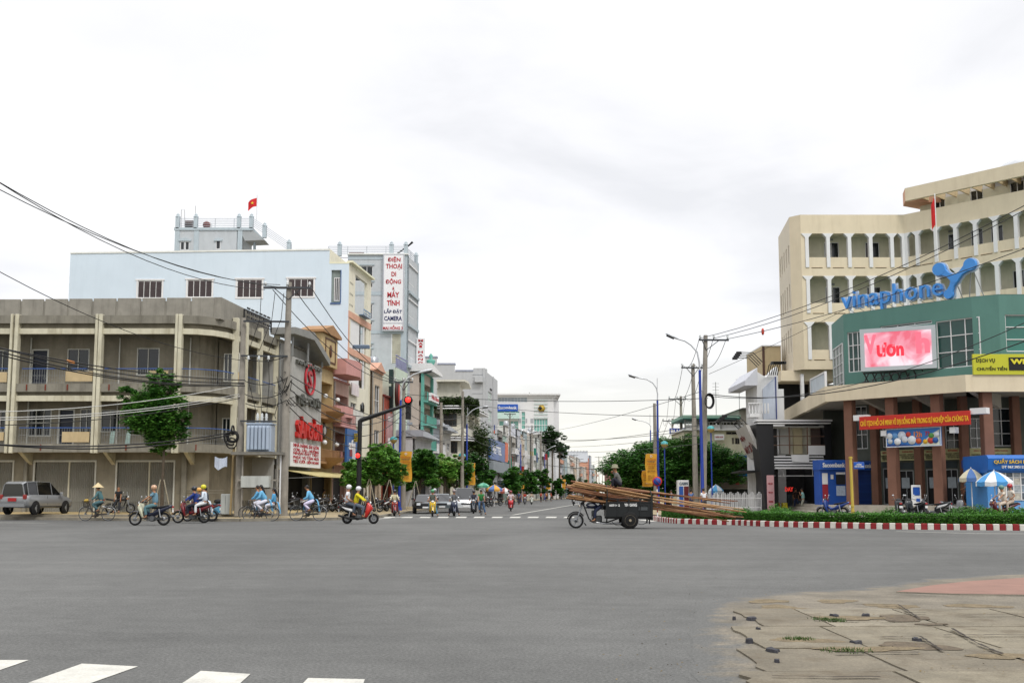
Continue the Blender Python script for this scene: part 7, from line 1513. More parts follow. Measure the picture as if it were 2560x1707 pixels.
cpx((600,900,59.5),(-140,600,38),.8,.018,W_('falling from the upper left to the short pole'))
p=P(177,904,49);o=M().bevbox(-.2,-.05,-.05,.2,.05,.05,.02).build('cable_tag',mat('#e08a2a',.5),None,p);o.rotation_euler=(0,math.radians(14),0);tag(o,'orange marker clipped on the cable bundle at the left','cable marker')
for i,(px,py)in enumerate(((682,724),(735,722),(780,722))):cpx((px,py,59.7),(1004+i*8,958-i*2,87.9),1.3,.026,W_('from the tallest pole to the dark pole, %s'%['left','middle','right'][i]))
p=P(903,868,72);o=M().bevbox(-.6,-.15,-.1,.6,.15,.16,.05).build('cable_box',mat('#5f6f84',.5),None,p);tag(o,'grey cable junction box hanging on the wires before the peach bands','junction box')
for i,(a,b,sg)in enumerate((((716,945,59.7),(1010,1010,88),1.6),((716,965,59.7),(1010,1020,88),1.8),((716,985,59.7),(1010,1032,88),2.2),((716,1010,59.7),(1010,1075,88),2.0),((712,930,59.7),(1103,1060,112),1.2))):cpx(a,b,sg,.03,'sagging cable between tall pole and dark pole, %s from top'%['first','second','third','fourth','fifth'][i],'sagging cables up the left street')
for i,(a,b,sg)in enumerate((((612,895,59.7),(716,890,59.7),.25),((612,952,59.7),(716,945,59.7),.3),((612,985,59.7),(716,975,59.7),.35),((614,1008,59.7),(716,1000,59.7),.3))):cpx(a,b,sg,.025,'short black cable slung between the two transformer poles, %s from the top'%['first','second','third','fourth'][i])
for i in range(4):cpx((1010,1000+i*26,88),(1157,1040+i*14,118),.9,.025,'cable from the dark pole toward the second lamp, %s from top'%['first','second','third','fourth'][i]);cpx((1157,1010+i*22,118),(1275,1060+i*14,180),1.4,.03,'cable past the pergola house toward far poles, %s from top'%['first','second','third','fourth'][i])
for i in range(2):cpx((1275,1050+i*24,180),(1330,1085+i*14,215),.8,.03,'far black cable along the left row, near span, %s'%['upper','lower'][i]);cpx((1330,1085+i*14,215),(1410,1135+i*8,300),1.5,.035,'far black cable along the left row, far span, %s'%['upper','lower'][i])
for i,(a,b,sg)in enumerate((((1010,985,88),(1770,995,71),-.1+.5),((1157,1010,118),(1765,1042,71),.3),((1330,1082,215),(1764,975,71),.6),((1275,1085,180),(1764,1072,71),.9),((1275,1092,180),(1764,1060,71),1.0),((1352,1112,235),(1764,1086,71),.6),((1352,1124,235),(1764,1108,71),.6),((1352,1160,235),(1640,1176,98),.3))):cpx(a,b,sg,.022 if i<7 else.05,'long cable spanning the street, %s from the top'%['first','second','third','fourth','fifth','sixth','seventh','last'][i],'cables spanning the street')
xs3=[(1748,846),(1783,846),(1815,848)]
for i,((px,py),(ex,ey))in enumerate(zip(xs3,((2760,405),(2760,415),(2760,545)))):cpx((px,py,70.8),(ex,ey,44),.9 if i<2 else.5,.022,'black wire from the nearest right pole to the upper right, %s'%['upper','middle','lower'][i])
cpx((1772,985,70.8),(2700,800,42),1.3,.028,'thick black cable crossing before the screen from the right pole');cpx((1772,990,70.8),(2700,740,42),1.5,.02,'thinner black cable above the thick one crossing the canopy')
cpx((1772,935,70.8),(2120,770,70),.1,.015,'faint thin wire from the right pole to the green storey')
pl=[[(1748,846,70.8),(1783,846,70.8),(1815,848,70.8)],[(1707,912,85.3),(1737,912,85.3),(1756,912,85.3)],[(1672,992,112.8),(1690,992,112.8),(1713,992,112.8)],[(1657,1048,146.8),(1672,1048,146.8),(1690,1048,146.8)]]
for s in range(3):
 for i in range(3):cpx(pl[s][i],pl[s+1][i],.9+.5*s,.02,'thin wire between the right poles, %s span, %s strand'%(['nearest','middle','farthest'][s],['left','middle','right'][i]),'wires along the right poles')
for i in range(3):cpx(pl[3][i],(1590+i*10,1185,230),1.5,.03,'thin wire leaving the fourth right pole, %s strand'%['left','middle','right'][i],'wires along the right poles')
for i in range(2):cpx((1410,1128+i*9,300),(1497,1150+i*5,400),2,.05,'distant wire by the white billboard, %s'%['upper','lower'][i])
o=M().ball((0,0,0),(.1,.1,.24)).build('balloon',mat('#c8402c',.4,var=.5,scale=4),None,P(1907,829,68));tag(o,'small red and yellow kite caught on the wires left of the tower','kite')
fn=FF(62,0);t=thing('no_parking_sign','round red and blue no parking sign on a striped post behind the bamboo','traffic sign',(fn.x(1643,1240),62,.14));hz=fn.z(1643,1203)-.14
for k in range(9):M().tube([(0,0,k*(hz/9)),(0,0,(k+1)*(hz/9)-.002)],.035,8).build('post_band',RED if k%2 else WT,t)
R_=.29;M().lathe([(0,-.02),(R_,-.02),(R_,.02),(0,.02)],24,(0,-.06,hz),'y').build('red_disc',mat('#b8281e',.5,k=.9),t);M().lathe([(0,-.012),(R_*.76,-.012),(R_*.76,0),(0,0)],24,(0,-.085,hz),'y').build('blue_disc',mat('#24489c',.5),t)
q=M();q.bar((-R_*.55,-.102,hz+R_*.55),(R_*.55,-.102,hz-R_*.55),.07,.012);q.build('red_bar',mat('#b8281e',.5,k=.9),t)
q=M();fb_=FF(86,0);t=thing('phone_booth','white and blue booth with a dark red door beyond the bamboo poles','booth',(fb_.x(1696,1230),86,.14));w=fb_.x(1723,1230)-fb_.x(1696,1230);h=fb_.z(1710,1200)-.14
M().bevbox(0,0,0,w,.9,h,.03).build('shell',WP,t);M().box(.06,-.03,.1,w*.45,-.003,h-.5).build('blue_panel',mat('#2a5cb0',.5),t);M().box(w*.52,-.03,.1,w*.95,-.003,h-.5).build('red_door',mat('#6a1c24',.5),t);text('lettering','CABIN',w*.1,w*.9,h-.38,h-.15,-.01,mat('#5a6a7a',.6),t)
fyp=FF(53,0);t=thing('signpost','yellow post with rings standing in the hedge before the brick red columns','post',(fyp.x(2132,1275),53,.17));h=fyp.z(2130,1141)-.17;YP=mat('#c9b04a',.6,var=.1,streak=.2)
M().tube([(0,0,0),(-.03,0,h)],.075,10).build('post',YP,t)
for f in(.08,.12,.2,.97):M().lathe([(.1,0),(.1,.08)],10,(-.03*f,0,h*f)).build('ring',YP,t)
o=M().bevbox(0,0,0,.55,.06,.34,.02).build('panel',SB,t,(.12,0,h-.62));text('lettering','HƯỚNG\nDẪN SỬ DỤNG',.05,.5,.06,.28,-.01,WT,o,.006)
for i,(px,py,Y)in enumerate(((1789,955,110),(1847,945,112))):
 p=P(px,py,Y);t=thing('aerial_mast','thin aerial mast above the green flat roof, %s one'%['left','right'][i],'aerial',(p.x,Y,9));M().tube([(0,0,0),(0,0,p.z-9)],.035,5).build('mast',GREYP,t);q=M()
 for k in range(5 if i==0 else 1):q.bar((-.35,0,p.z-9-.15-k*.35),(.35,0,p.z-9-.15-k*.35),.03)
 q.build('aerial_rod',GREYP,t)
b0=G(405,1282,.3);b0=P(405,1275,61.5);tz_=lambda py:P(380,py,61.5).z-.3
X=lambda px,py:P(px,py,61.5).x-b0 .x
blobs=[((X(400,980),0,tz_(975)),.95),((X(372,1010),.3,tz_(1005)),1.0),((X(430,1020),-.2,tz_(1015)),.95),((X(410,1055),0,tz_(1055)),1.05),((X(365,1050),-.2,tz_(1050)),.85),((X(445,1080),.2,tz_(1078)),.65),((X(395,1100),0,tz_(1100)),.7),((X(318,985),0,tz_(985)),.55),((X(335,1020),.2,tz_(1012)),.6),((X(420,1120),0,tz_(1115)),.35),((X(340,1070),0,tz_(1065)),.5),((X(430,960),0,tz_(957)),.5),((X(395,945),0,tz_(943)),.6),((X(390,1118),.1,tz_(1116)),.6),((X(460,1045),0,tz_(1045)),.45),((X(388,1030),0,tz_(1025)),1.15),((X(400,1065),0,tz_(1070)),1.05),((X(345,1035),0,tz_(1040)),.9)]
tree('slim dark green tree growing before the grey balcony building',(b0 .x,61.5,.3),tz_(1110),blobs,(LM,LK),24000,.11,1,None,.09,squash=.85)
p=P(400,1180,61.3);t=thing('tree_stake','pale wooden stakes propping the slim tree before the shutters','stake',(b0 .x,61.3,.3));M().tube([(-.5,0,0),(-.08,0,2.0)],.035,6).build('stake',mat('#a8a08c',.9),t);M().tube([(.55,.1,0),(.1,.05,2.0)],.035,6).build('stake',mat('#a8a08c',.9),t)
def stree(label,px,py0,py1,pxw,Y,seed,mats,n=5000,sz=.13,group='young trees along the left pavement',zb=.13,nb=9,trunk_r=.09):
 base=P(px,1234,Y);zt_=P(px,py0,Y).z;zb_=P(px,py1,Y).z;w=pxw*Y/2600;rg_=random.Random(seed);bl=[]
 for _ in range(nb):
  f=rg_.random();bl.append(((rg_.uniform(-.38,.38)*w,rg_.uniform(-.35,.35)*w,zb_+(zt_-zb_)*(.2+.62*f)-zb),w*rg_.uniform(.2,.3)))
 bl.append(((0,0,(zb_+zt_)/2-zb),w*.3));return tree(label,(base.x,Y,zb),max(1.2,zb_-zb+.3),bl,mats,int(n*1.7),sz*1.35,seed,group,trunk_r,squash=.85)
stree('bushy bright green street tree right of the traffic light pole',915,1120,1225,88,76,31,(LG,LM),6500,.1)
stree('leafy street tree left of the orange banner lamp post',968,1100,1222,84,82,32,(LG,LM),6000,.11)
stree('dense dark street tree right of the first banner lamp post',1050,1112,1230,86,92,33,(LM,LK),6500,.12)
stree('thin light green street tree before the pergola house',1112,1130,1222,84,104,34,(LG,LY),4200,.13,nb=8)
stree('dark street tree behind the second banner lamp post',1185,1130,1215,64,135,35,(LK,LD),4000,.15)
stree('round dark street tree over the coloured parasols',1270,1155,1238,56,150,36,(LK,LM),4200,.15)
stree('small street tree right of the third banner',1330,1168,1240,52,195,37,(LK,LM),3000,.2)
stree('small street tree below the far house row',1358,1165,1240,40,225,38,(LM,LK),2400,.22)
stree('low round dark tree left of the bamboo tips',1392,1182,1246,34,255,39,(LK,LD),2400,.25)
stree('far dark tree behind the bamboo tips',1428,1180,1246,40,300,40,(LD,LK),2200,.3)
stree('furthest hazy tree near the street end',1470,1195,1246,50,360,41,(LD,LK),2200,.35)
stree('dark green potted tree high between the grey building roofs',1560,1190,1240,60,300,42,(LD,LK),2200,.3,group=None)
stree('low leafy street tree filling the gap behind the first banner',1010,1135,1232,70,98,43,(LM,LK),4500,.12)
stree('leafy street tree between the pergola house poles',1140,1125,1228,80,120,44,(LM,LG),4500,.14)
stree('narrow street tree beside the billboard of the stepped building',1215,1160,1236,44,150,45,(LK,LM),3200,.16)
stree('street tree in front of the pink house shopfront',878,1140,1222,46,80,46,(LG,LM),2800,.1)
stree('far street tree right of the round dark one',1302,1160,1240,50,175,47,(LK,LM),3000,.18)
for i,(px,Y)in enumerate(((925,76),(975,80),(1040,88))):
 x_=P(px,1234,Y).x;t=thing('tree_stake','pair of wooden stakes under the %s left pavement tree'%['first','second','third'][i],'stake',(x_,Y-.6,.13));M().tube([(-.7,0,0),(0,0,2.4)],.035,5).build('stake',mat('#a8a08c',.9),t);M().tube([(.6,0,0),(.05,0,2.4)],.035,5).build('stake',mat('#a8a08c',.9),t)
SY_=104.0;bx_=P(1668,1234,SY_).x;rgx=random.Random(50);bl=[]
XX=lambda px:P(px,1150,SY_).x-bx_;ZZ=lambda py:P(1660,py,SY_).z-.14
for px,py,r in((1545,1172,1.5),(1575,1150,1.6),(1608,1128,1.5),(1640,1122,1.5),(1680,1125,1.6),(1715,1112,1.3),(1740,1125,1.6),(1775,1135,1.5),(1808,1145,1.5),(1838,1160,1.2),(1858,1172,.8),(1590,1180,1.6),(1630,1165,1.7),(1675,1165,1.8),(1725,1160,1.7),(1770,1168,1.5),(1560,1200,1.2),(1600,1212,1.3),(1530,1185,.8),(1640,1200,1.2),(1815,1178,1.1),(1700,1195,1.5),(1640,1222,1.3),(1780,1195,1.3),(1610,1235,1.2),(1540,1215,1.2),(1825,1196,1.0),(1690,1222,1.0),(1572,1225,1.1),(1745,1185,1.0)):
 for dy in(-1.8,1.6):bl.append(((XX(px)+rgx.uniform(-.4,.4),dy+rgx.uniform(-.8,.8),ZZ(py)+rgx.uniform(-.2,.2)),r*1.05))
tree('wide spreading dark green shade tree behind the no parking sign',(bx_,SY_,.14),ZZ(1200),bl,(LK,leafmat('#4a7430',.85)),64000,.16,51,None,.28,squash=.5)
rgh=random.Random(60)
def island_pt(s,dep):p,t=along(s);n=Vector((-t.y,t.x,0));return p+n*dep,t
hq=M();s=.55;Lh=L[-1]-.3
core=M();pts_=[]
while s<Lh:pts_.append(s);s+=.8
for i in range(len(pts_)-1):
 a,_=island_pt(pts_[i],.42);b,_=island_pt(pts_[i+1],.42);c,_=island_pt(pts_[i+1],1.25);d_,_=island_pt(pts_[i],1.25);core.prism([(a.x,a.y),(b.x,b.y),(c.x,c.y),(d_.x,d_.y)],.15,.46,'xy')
tag(stuff(core.build('hedge_core',mat('#1e2a14',.95,var=.4,scale=6))),'dark solid core added inside the clipped hedge behind the painted kerb','hedge')  # solid dark filler added inside the leaves to stop see-through
LH1=leafmat('#4a7e2a',.95);LH2=leafmat('#35611f',.9);LH3=leafmat('#57702c',.8)
import mathutils.noise as mn
for _ in range(52000):
 s=.45+rgh.random()*(Lh-.5);f=rgh.random();topz=.60+.06*mn.noise(Vector((s*1.3,0,0)))
 if f<.5:dep=.34+abs(rgh.gauss(0,.04));z=.2+rgh.random()*(topz-.2)
 elif f<.9:dep=.36+rgh.random()*.95;z=topz-abs(rgh.gauss(0,.04))+(rgh.random()**6)*.10
 else:dep=.36+rgh.random()*.95;z=rgh.uniform(.2,topz)
 p,t=island_pt(s,dep);p.z=z;a=rgh.uniform(0,6.283);sz=rgh.uniform(.022,.05)
 u=Vector((math.cos(a),math.sin(a),rgh.uniform(-.7,.9))).normalized();v=u.cross(Vector((rgh.uniform(-1,1),rgh.uniform(-1,1),.6)).normalized()).normalized()
 hq.add([p-u*sz,p+v*sz*.55,p+u*sz,p-v*sz*.55],[(0,1,2,3)],0 if rgh.random()<.65 else 1)
tag(stuff(hq.build('hedge',[LH1,LH2])),'low clipped green hedge running along the red and white kerb','hedge')
bq=0
for k,(px,r,h)in enumerate(((1700,.5,.45),(1760,.5,.45),(1850,.7,.75),(1880,.8,.85),(1915,.7,.6),(1955,.8,.75),(1990,.7,.55),(2040,.6,.5),(2090,.6,.45),(2180,.7,.6),(2215,.6,.8),(2260,.5,.4),(2330,.5,.45),(2395,.8,.85),(2430,.9,.9),(2470,.8,.75),(2500,.7,.6),(2530,.9,.8),(2565,.9,.85),(2600,.9,.8))):
 Yk=None
 for i in range(400):
  s=i*.1
  if s>L[-1]:break
  p,t=island_pt(s,2.2);ppx=1280+F*p.x/p.y
  if ppx>=px:Yk=p;break
 if Yk is None:continue
 q=M();n=int(2600*r*h/.5)
 for _ in range(n):
  while True:
   v=Vector((rgh.uniform(-1,1),rgh.uniform(-1,1),rgh.uniform(0,1)))
   if v.length<1:break
  c=Vector((v.x*r,v.y*r*.8,v.z**.8*h*(.85+.3*mn.noise(Vector((v.x*3+k,v.y*3,0))))));a=rgh.uniform(0,6.283);sz=rgh.uniform(.022,.055)
  u=Vector((math.cos(a),math.sin(a),rgh.uniform(-.5,1))).normalized();w=u.cross(Vector((rgh.uniform(-1,1),rgh.uniform(-1,1),.6)).normalized()).normalized();q.add([c-u*sz,c+w*sz*.4,c+u*sz,c-w*sz*.4],[(0,1,2,3)],0 if rgh.random()<.6 else 1)
 tag(q.build('bush',[LH2 if k%3 else LH1,LH3 if k%4==0 else LH1],None,(Yk.x,Yk.y,.16)),'loose green bush behind the clipped hedge, %s from the left end'%['first','second','third','fourth','fifth','sixth','seventh','eighth','ninth','tenth','eleventh','twelfth','thirteenth','fourteenth','fifteenth','sixteenth','seventeenth','eighteenth','nineteenth','twentieth'][k],'bush','bushes on the island')
TYRE=mat('#141414',.85,var=.1);CHR=mat('#b8babc',.3,metal=.8,var=.05);ALU=mat('#9a9da0',.4,metal=.6,var=.1);SEATM=mat('#121214',.5)
CACHE={}
def cm(key,fn,m):
 k=(key,m.name)
 if k not in CACHE:b=M();fn(b);CACHE[k]=b.mesh(key.split(':')[0],m)
 return CACHE[k]
def wheel(par,x,z,R,w,kind,y=0):
 if kind=='thin':o=obj('wheel',cm('tyre:%s%s'%(R,w),lambda b:b.ring((0,0,0),R-w,w,'y',28,6),TYRE),par,(x,y,z))
 else:o=obj('wheel',cm('tyre:%s%s'%(R,w),lambda b:b.ring((0,0,0),R-w,w,'y',24,8),TYRE),par,(x,y,z))
 def rim(b):
  b.ring((0,0,0),R-w*2,.012 if kind!='cast' else.022,'y',20,4);b.lathe([(.045,-.05),(.045,.05)],10,(0,0,0),'y')
  n=5 if kind=='cast' else 12
  for k in range(n):
   a=2*math.pi*k/n
   if kind=='cast':b.bar((0,0,0),(math.cos(a)*(R-w*2),0,math.sin(a)*(R-w*2)),.035,.03)
   else:b.tube([(0,.02*(-1)**k,0),(math.cos(a+.25)*(R-w*2),0,math.sin(a+.25)*(R-w*2))],.004 if kind=='spoke' else.003,3)
  if kind!='thin':b.lathe([(.02,.03),(.09,.03),(.09,.05),(.02,.05)],12,(0,0,0),'y')
 obj('rim',cm('rim:%s%s%s'%(R,w,kind),rim,ALU),o);return o
def motorbike(label,loc,rz,body='#7a1520',shield=None,style='under',group=None,plate=True,basket=False,name='motorbike',cat='motorbike'):
 t=thing(name,label,cat,loc,rz,group);bm_=mat(body,.3,var=.05,coat=.4);sm=mat(shield or body,.3,var=.05,coat=.4)
 R=.245 if style=='scooter' else.29;fx,rx=.63,-.6;kd='cast' if style=='scooter' else 'spoke'
 wheel(t,fx,R,R,.045 if style!='scooter' else.055,kd);wheel(t,rx,R,R,.05 if style!='scooter' else.06,kd)
 def add(nm,fn,m):return obj(nm,cm(nm+':'+style,fn,m),t)
 def fork(b):
  for s in(-1,1):b.tube([(fx,s*.07,R),(.5,s*.07,.62),(.4,s*.05,.92)],.02,6)
 add('fork',fork,ALU)
 def fender(b,cx,a0,a1):
  n=10;vs=[]
  for i in range(n+1):
   a=math.radians(a0+(a1-a0)*i/n);
   for y,k in((-.06,.03),(-.04,.05),(.04,.05),(.06,.03)):vs.append((cx+math.cos(a)*(R+k),y,R+math.sin(a)*(R+k)))
  b.add(vs,[(i*4+j,i*4+j+1,i*4+j+5,i*4+j+4)for i in range(n)for j in range(3)],0,True)
 add('front_fender',lambda b:fender(b,fx,20,150),bm_);add('rear_fender',lambda b:fender(b,rx,40,170),SEATM)
 if style=='under':
  add('leg_shield',lambda b:b.puff([(.42,.98),(.50,.80),(.42,.62),(.34,.42),(.24,.24),(.19,.25),(.27,.5),(.30,.75),(.33,.95)],.2,.9),sm)
  add('body',lambda b:b.puff([(.28,.62),(.12,.52),(-.12,.56),(-.35,.72),(-.72,.86),(-.95,.88),(-.97,.80),(-.7,.66),(-.45,.50),(-.2,.40),(.1,.40)],.12),bm_)
 elif style=='scooter':
  add('leg_shield',lambda b:b.puff([(.40,1.0),(.52,.86),(.60,.70),(.46,.52),(.34,.30),(.22,.26),(.24,.5),(.30,.8),(.33,.98)],.2,.85),sm)
  add('floorboard',lambda b:b.puff([(.3,.30),(.3,.24),(-.3,.22),(-.32,.30)],.17),SEATM)
  add('body',lambda b:b.puff([(-.12,.34),(-.15,.58),(-.3,.72),(-.7,.80),(-.98,.92),(-1.0,.82),(-.75,.60),(-.5,.46),(-.4,.32)],.15),bm_)
  add('side_panel',lambda b:b.puff([(-.2,.5),(-.3,.66),(-.9,.82),(-.7,.66)],.158),mat('#dddddd',.3))
 else:
  add('fuel_tank',lambda b:b.puff([(.34,.82),(.28,.95),(.05,.97),(-.12,.84),(-.05,.74),(.3,.72)],.13),bm_)
  add('frame',lambda b:[b.bar((.38,0,.85),(.2,0,.35),.05),b.bar((.2,0,.33),(-.35,0,.33),.05),b.bar((-.12,0,.8),(-.35,0,.35),.05),b.bar((-.1,0,.78),(-.85,0,.8),.05)],DARK)
 add('seat',lambda b:b.puff([(-.08,.72),(-.12,.78),(-.4,.82),(-.85,.90),(-.92,.86),(-.6,.76),(-.3,.7)],.13),SEATM)
 add('engine',lambda b:[b.bevbox(-.2,-.1,.2,.12,.1,.42,.04),b.lathe([(.1,-.14),(.13,-.1),(.13,.1),(.1,.14)],12,(-.12,0,.3),'y'),b.bevbox(.1,-.06,.28,.28,.06,.4,.03)],mat('#6a6c6e',.45,metal=.5))
 add('swing_arm',lambda b:[b.bar((-.15,-.1,.32),(rx,-.1,R),.05,.07),b.bar((-.15,.1,.32),(rx,.1,R),.06,.09)],mat('#3c3e40',.4,metal=.4))
 add('exhaust',lambda b:b.tube([(.05,-.13,.24),(-.3,-.15,.22),(-.55,-.16,.28),(-1.0,-.17,.40)],[.018,.02,.045,.05],8),CHR if style!='scooter' else SEATM)
 add('handlebar',lambda b:[b.tube([(.28,-.34,1.0),(.35,-.2,1.02),(.4,0,.97),(.35,.2,1.02),(.28,.34,1.0)],.014,6),b.tube([(.25,-.36,.99),(.31,-.24,1.01)],.022,6),b.tube([(.25,.36,.99),(.31,.24,1.01)],.022,6),b.bevbox(.33,-.12,.94,.46,.12,1.06,.04)],SEATM if style!='under' else mat('#2a2a2c',.4))
 add('headlight',lambda b:b.ball((.46,0,.97),(.06,.1,.07)),mat('#e6e8ea',.15))
 for s in(-1,1):
  o=obj('mirror',cm('mirror:%d'%s,lambda b:[b.tube([(.33,s*.2,1.02),(.30,s*.26,1.2)],.008,4),b.ball((.29,s*.28,1.23),(.02,.06,.04))],mat('#d0d4d8',.15,metal=.5)),t)
  obj('indicator',cm('indicator:%d'%s,lambda b:b.ball((.46,s*.14,.86),.035),mat('#d8862a',.3)),t)
 add('tail_light',lambda b:b.bevbox(-1.02,-.07,.76,-.96,.07,.84,.02),mat('#a01818',.3));add('number_plate',lambda b:b.box(-1.0,-.08,.56,-.985,.08,.68),WT)
 False and add('kickstand',lambda b:b.bar((-.1,.12,.25),(-.2,.25,.02),.02),DARK)
 add('shock_absorber',lambda b:[b.tube([(-.5,s*.13,.34),(-.42,s*.13,.72)],.028,8)for s in(-1,1)],CHR)
 return t
def bicycle(label,loc,rz,col='#2c3a50',basket=True,group=None):
 t=thing('bicycle',label,'bicycle',loc,rz,group);m=mat(col,.35,var=.05);R=.34;fx,rx=.56,-.54
 wheel(t,fx,R,R,.016,'thin');wheel(t,rx,R,R,.016,'thin')
 def add(nm,fn,mm):return obj(nm,cm(nm+':bike',fn,mm),t)
 add('frame',lambda b:[b.tube(p,.017,6)for p in([(.38,0,.86),(.30,0,.5),(0,0,.30)],[(.36,0,.72),(.2,0,.46),(-.16,0,.40)],[(0,0,.29),(-.2,0,.82)],[(0,0,.29),(rx,.04,R)],[(-.15,0,.66),(rx,-.04,R)])],m)
 add('fork',lambda b:[b.tube([(.39,0,.9),(.42,s*.04,.66),(fx,s*.05,R)],.013,5)for s in(-1,1)],m)
 for nm,cx in(('front_mudguard',fx),('rear_mudguard',rx)):add(nm,lambda b,cx=cx:b.ring((cx,0,R),R+.03,.012,'y',14,4,a0=30,a1=175),CHR)
 add('handlebar',lambda b:[b.tube([(.22,-.25,.98),(.34,-.2,1.0),(.38,0,.94),(.34,.2,1.0),(.22,.25,.98)],.012,5),b.tube([(.38,0,.94),(.38,0,.84)],.013,5)],CHR)
 add('saddle',lambda b:b.puff([(-.04,.86),(-.3,.9),(-.34,.86),(-.2,.8)],.08),SEATM)
 add('chain_guard',lambda b:b.prism([(.1,.36),(.12,.26),(rx+.05,.29),(rx+.05,.37)],.05,.06),m);add('crank',lambda b:[b.lathe([(.09,-.04),(.09,-.03)],14,(0,0,.29),'y'),b.bar((0,-.06,.29),(.12,-.06,.17),.02),b.bar((0,.06,.29),(-.12,.06,.41),.02),b.box(.08,-.16,.15,.18,-.07,.18),b.box(-.18,.07,.4,-.08,.16,.43)],DARK)
 add('rear_rack',lambda b:[b.box(-.75,-.07,.72,-.3,.07,.735),b.bar((-.7,-.06,.72),(rx,-.06,R),.012),b.bar((-.7,.06,.72),(rx,.06,R),.012)],CHR)
 if basket:
  def bk(b):
   for k in range(5):b.ring((.56,0,.72+k*.06),.13+.008*k,.008,'z',10,3)
   for k in range(10):a=k*.628;b.bar((.56+math.cos(a)*.12,math.sin(a)*.12,.7),(.56+math.cos(a)*.17,math.sin(a)*.17,.97),.01)
   b.lathe([(.12,.7),(.12,.71)],10,(.56,0,0))
  add('basket',bk,mat('#3a3428',.7))
 return t
def car(label,loc,rz,L,W,Hh,col,kind='suv',name='parked_car',plate=None,cat='car',scale=1):
 t=thing(name,label,cat,loc,rz);pm=mat(col,.28,var=.03,coat=.5,metal=.25);h=L/2;wr=W/2
 gl=mat('#0e1114',.08,spec=.7,var=.05)
 if kind=='suv':prof=[(-h,.55,.9,.80),(-h+.08,.42,1.02,.93),(-h+.5,.36,1.06,1),(-.2,.34,1.06,1),(h-1.25,.34,1.04,1),(h-.5,.38,.92,.97),(h-.1,.42,.80,.88),(h,.5,.68,.74)];cab=[(-h+.05,.84),(-h+.3,.99),(-h+1.1,1.03),(.15,.99),(h-1.15,.0)]
 elif kind=='van':prof=[(-h,.5,1.0,.85),(-h+.1,.36,1.1,.97),(0,.32,1.1,1),(h-.9,.34,1.08,1),(h-.3,.38,.95,.95),(h,.5,.75,.8)];cab=[(-h+.03,.9),(-h+.2,1),(0,1.0),(h-1.4,.97),(h-.55,.0)]
 else:prof=[(-h,.5,.8,.78),(-h+.1,.4,.92,.92),(-.6,.34,.94,1),(h-1.6,.34,.92,1),(h-.4,.36,.82,.94),(h,.45,.66,.76)];cab=[(-h+.5,.0),(-h+1.1,.98),(.1,1.0),(h-1.9,.9),(h-1.15,.0)]
 vs=[];
 for x,zb,zt,k in prof:
  w=wr*k
  for y,z in((-w*.9,zb),(-w,zb+.12),(-w*1.0,(zb+zt)/2+.08),(-w*.93,zt),(w*.93,zt),(w*1.0,(zb+zt)/2+.08),(w,zb+.12),(w*.9,zb)):vs.append((x,y,z))
 n=len(prof);b=M();b.add(vs,[(i*8+j,i*8+(j+1)%8,(i+1)*8+(j+1)%8,(i+1)*8+j)for i in range(n-1)for j in range(8)]+[tuple(range(7,-1,-1)),tuple(range((n-1)*8,n*8))],0,True)
 b.build('body',pm,t)
 def belt(x):
  for i in range(n-1):
   if prof[i][0]<=x<=prof[i+1][0]:f=(x-prof[i][0])/(prof[i+1][0]-prof[i][0]);return prof[i][2]+(prof[i+1][2]-prof[i][2])*f,prof[i][3]+(prof[i+1][3]-prof[i][3])*f
  return prof[-1][2],.9
 vs=[];g=M();r=M();k_=len(cab)
 for x,f in cab:
  bz_,bw=belt(x);zt=bz_+(Hh-bz_)*f;wb=wr*.92*bw;wt=wb-(.16 if f>.1 else.0);vs+=[(x,-wb,bz_-.02),(x+(.0),-wt,zt-.03),(x,-wt+.1,zt),(x,wt-.1,zt),(x,wt,zt-.03),(x,wb,bz_-.02)]
 for i in range(k_-1):
  a,c=i*6,(i+1)*6
  g.add([vs[a],vs[c],vs[c+1],vs[a+1]],[(0,1,2,3)]);g.add([vs[a+4],vs[c+4],vs[c+5],vs[a+5]],[(0,1,2,3)])
  mr=g if(cab[i][1]<.1 or cab[i+1][1]<.1)else r
  mr.add([vs[a+1],vs[c+1],vs[c+2],vs[a+2]],[(0,1,2,3)],0,True);mr.add([vs[a+2],vs[c+2],vs[c+3],vs[a+3]],[(0,1,2,3)],0,True);mr.add([vs[a+3],vs[c+3],vs[c+4],vs[a+4]],[(0,1,2,3)],0,True)
 g.add(vs[0:6],[(5,4,3,2,1,0)]);g.build('windows',gl,t);r.build('roof',pm,t)
 q=M()
 for i in range(k_):
  for s in(0,1):a_,c_=vs[i*6+(0 if s==0 else 5)],vs[i*6+(1 if s==0 else 4)];(Vector(a_)-Vector(c_)).length>.1 and q.bar(a_,c_,.045)
 q.build('pillars',pm,t)
 for x in(-h+.82,h-.86):
  for s in(-1,1):
   M().lathe([(.38,-.02),(.38,.015)],18,(x,s*(wr-.005),.37),'y').build('wheel_arch',DARK,t)
   o=obj('wheel',cm('cartyre:',lambda b:b.lathe([(.20,-.11),(.31,-.11),(.335,-.07),(.335,.07),(.31,.11),(.20,.11)],20,(0,0,0),'y'),TYRE),t,(x,s*(wr-.08),.335))
   obj('rim',cm('carrim:',lambda b:[b.lathe([(.05,-.115),(.2,-.10),(.2,.10),(.05,.115)],16,(0,0,0),'y')]+[b.bar((0,0,0),(math.cos(k*1.257)*.2,0,math.sin(k*1.257)*.2),.06,.235)for k in range(5)],ALU),o)
 M().box(-h-.03,-wr*.85,.42,-h+.1,wr*.85,.60).build('rear_bumper',pm if kind!='sedan' else DARK,t);M().box(h-.12,-wr*.8,.36,h+.04,wr*.8,.56).build('front_bumper',pm,t)
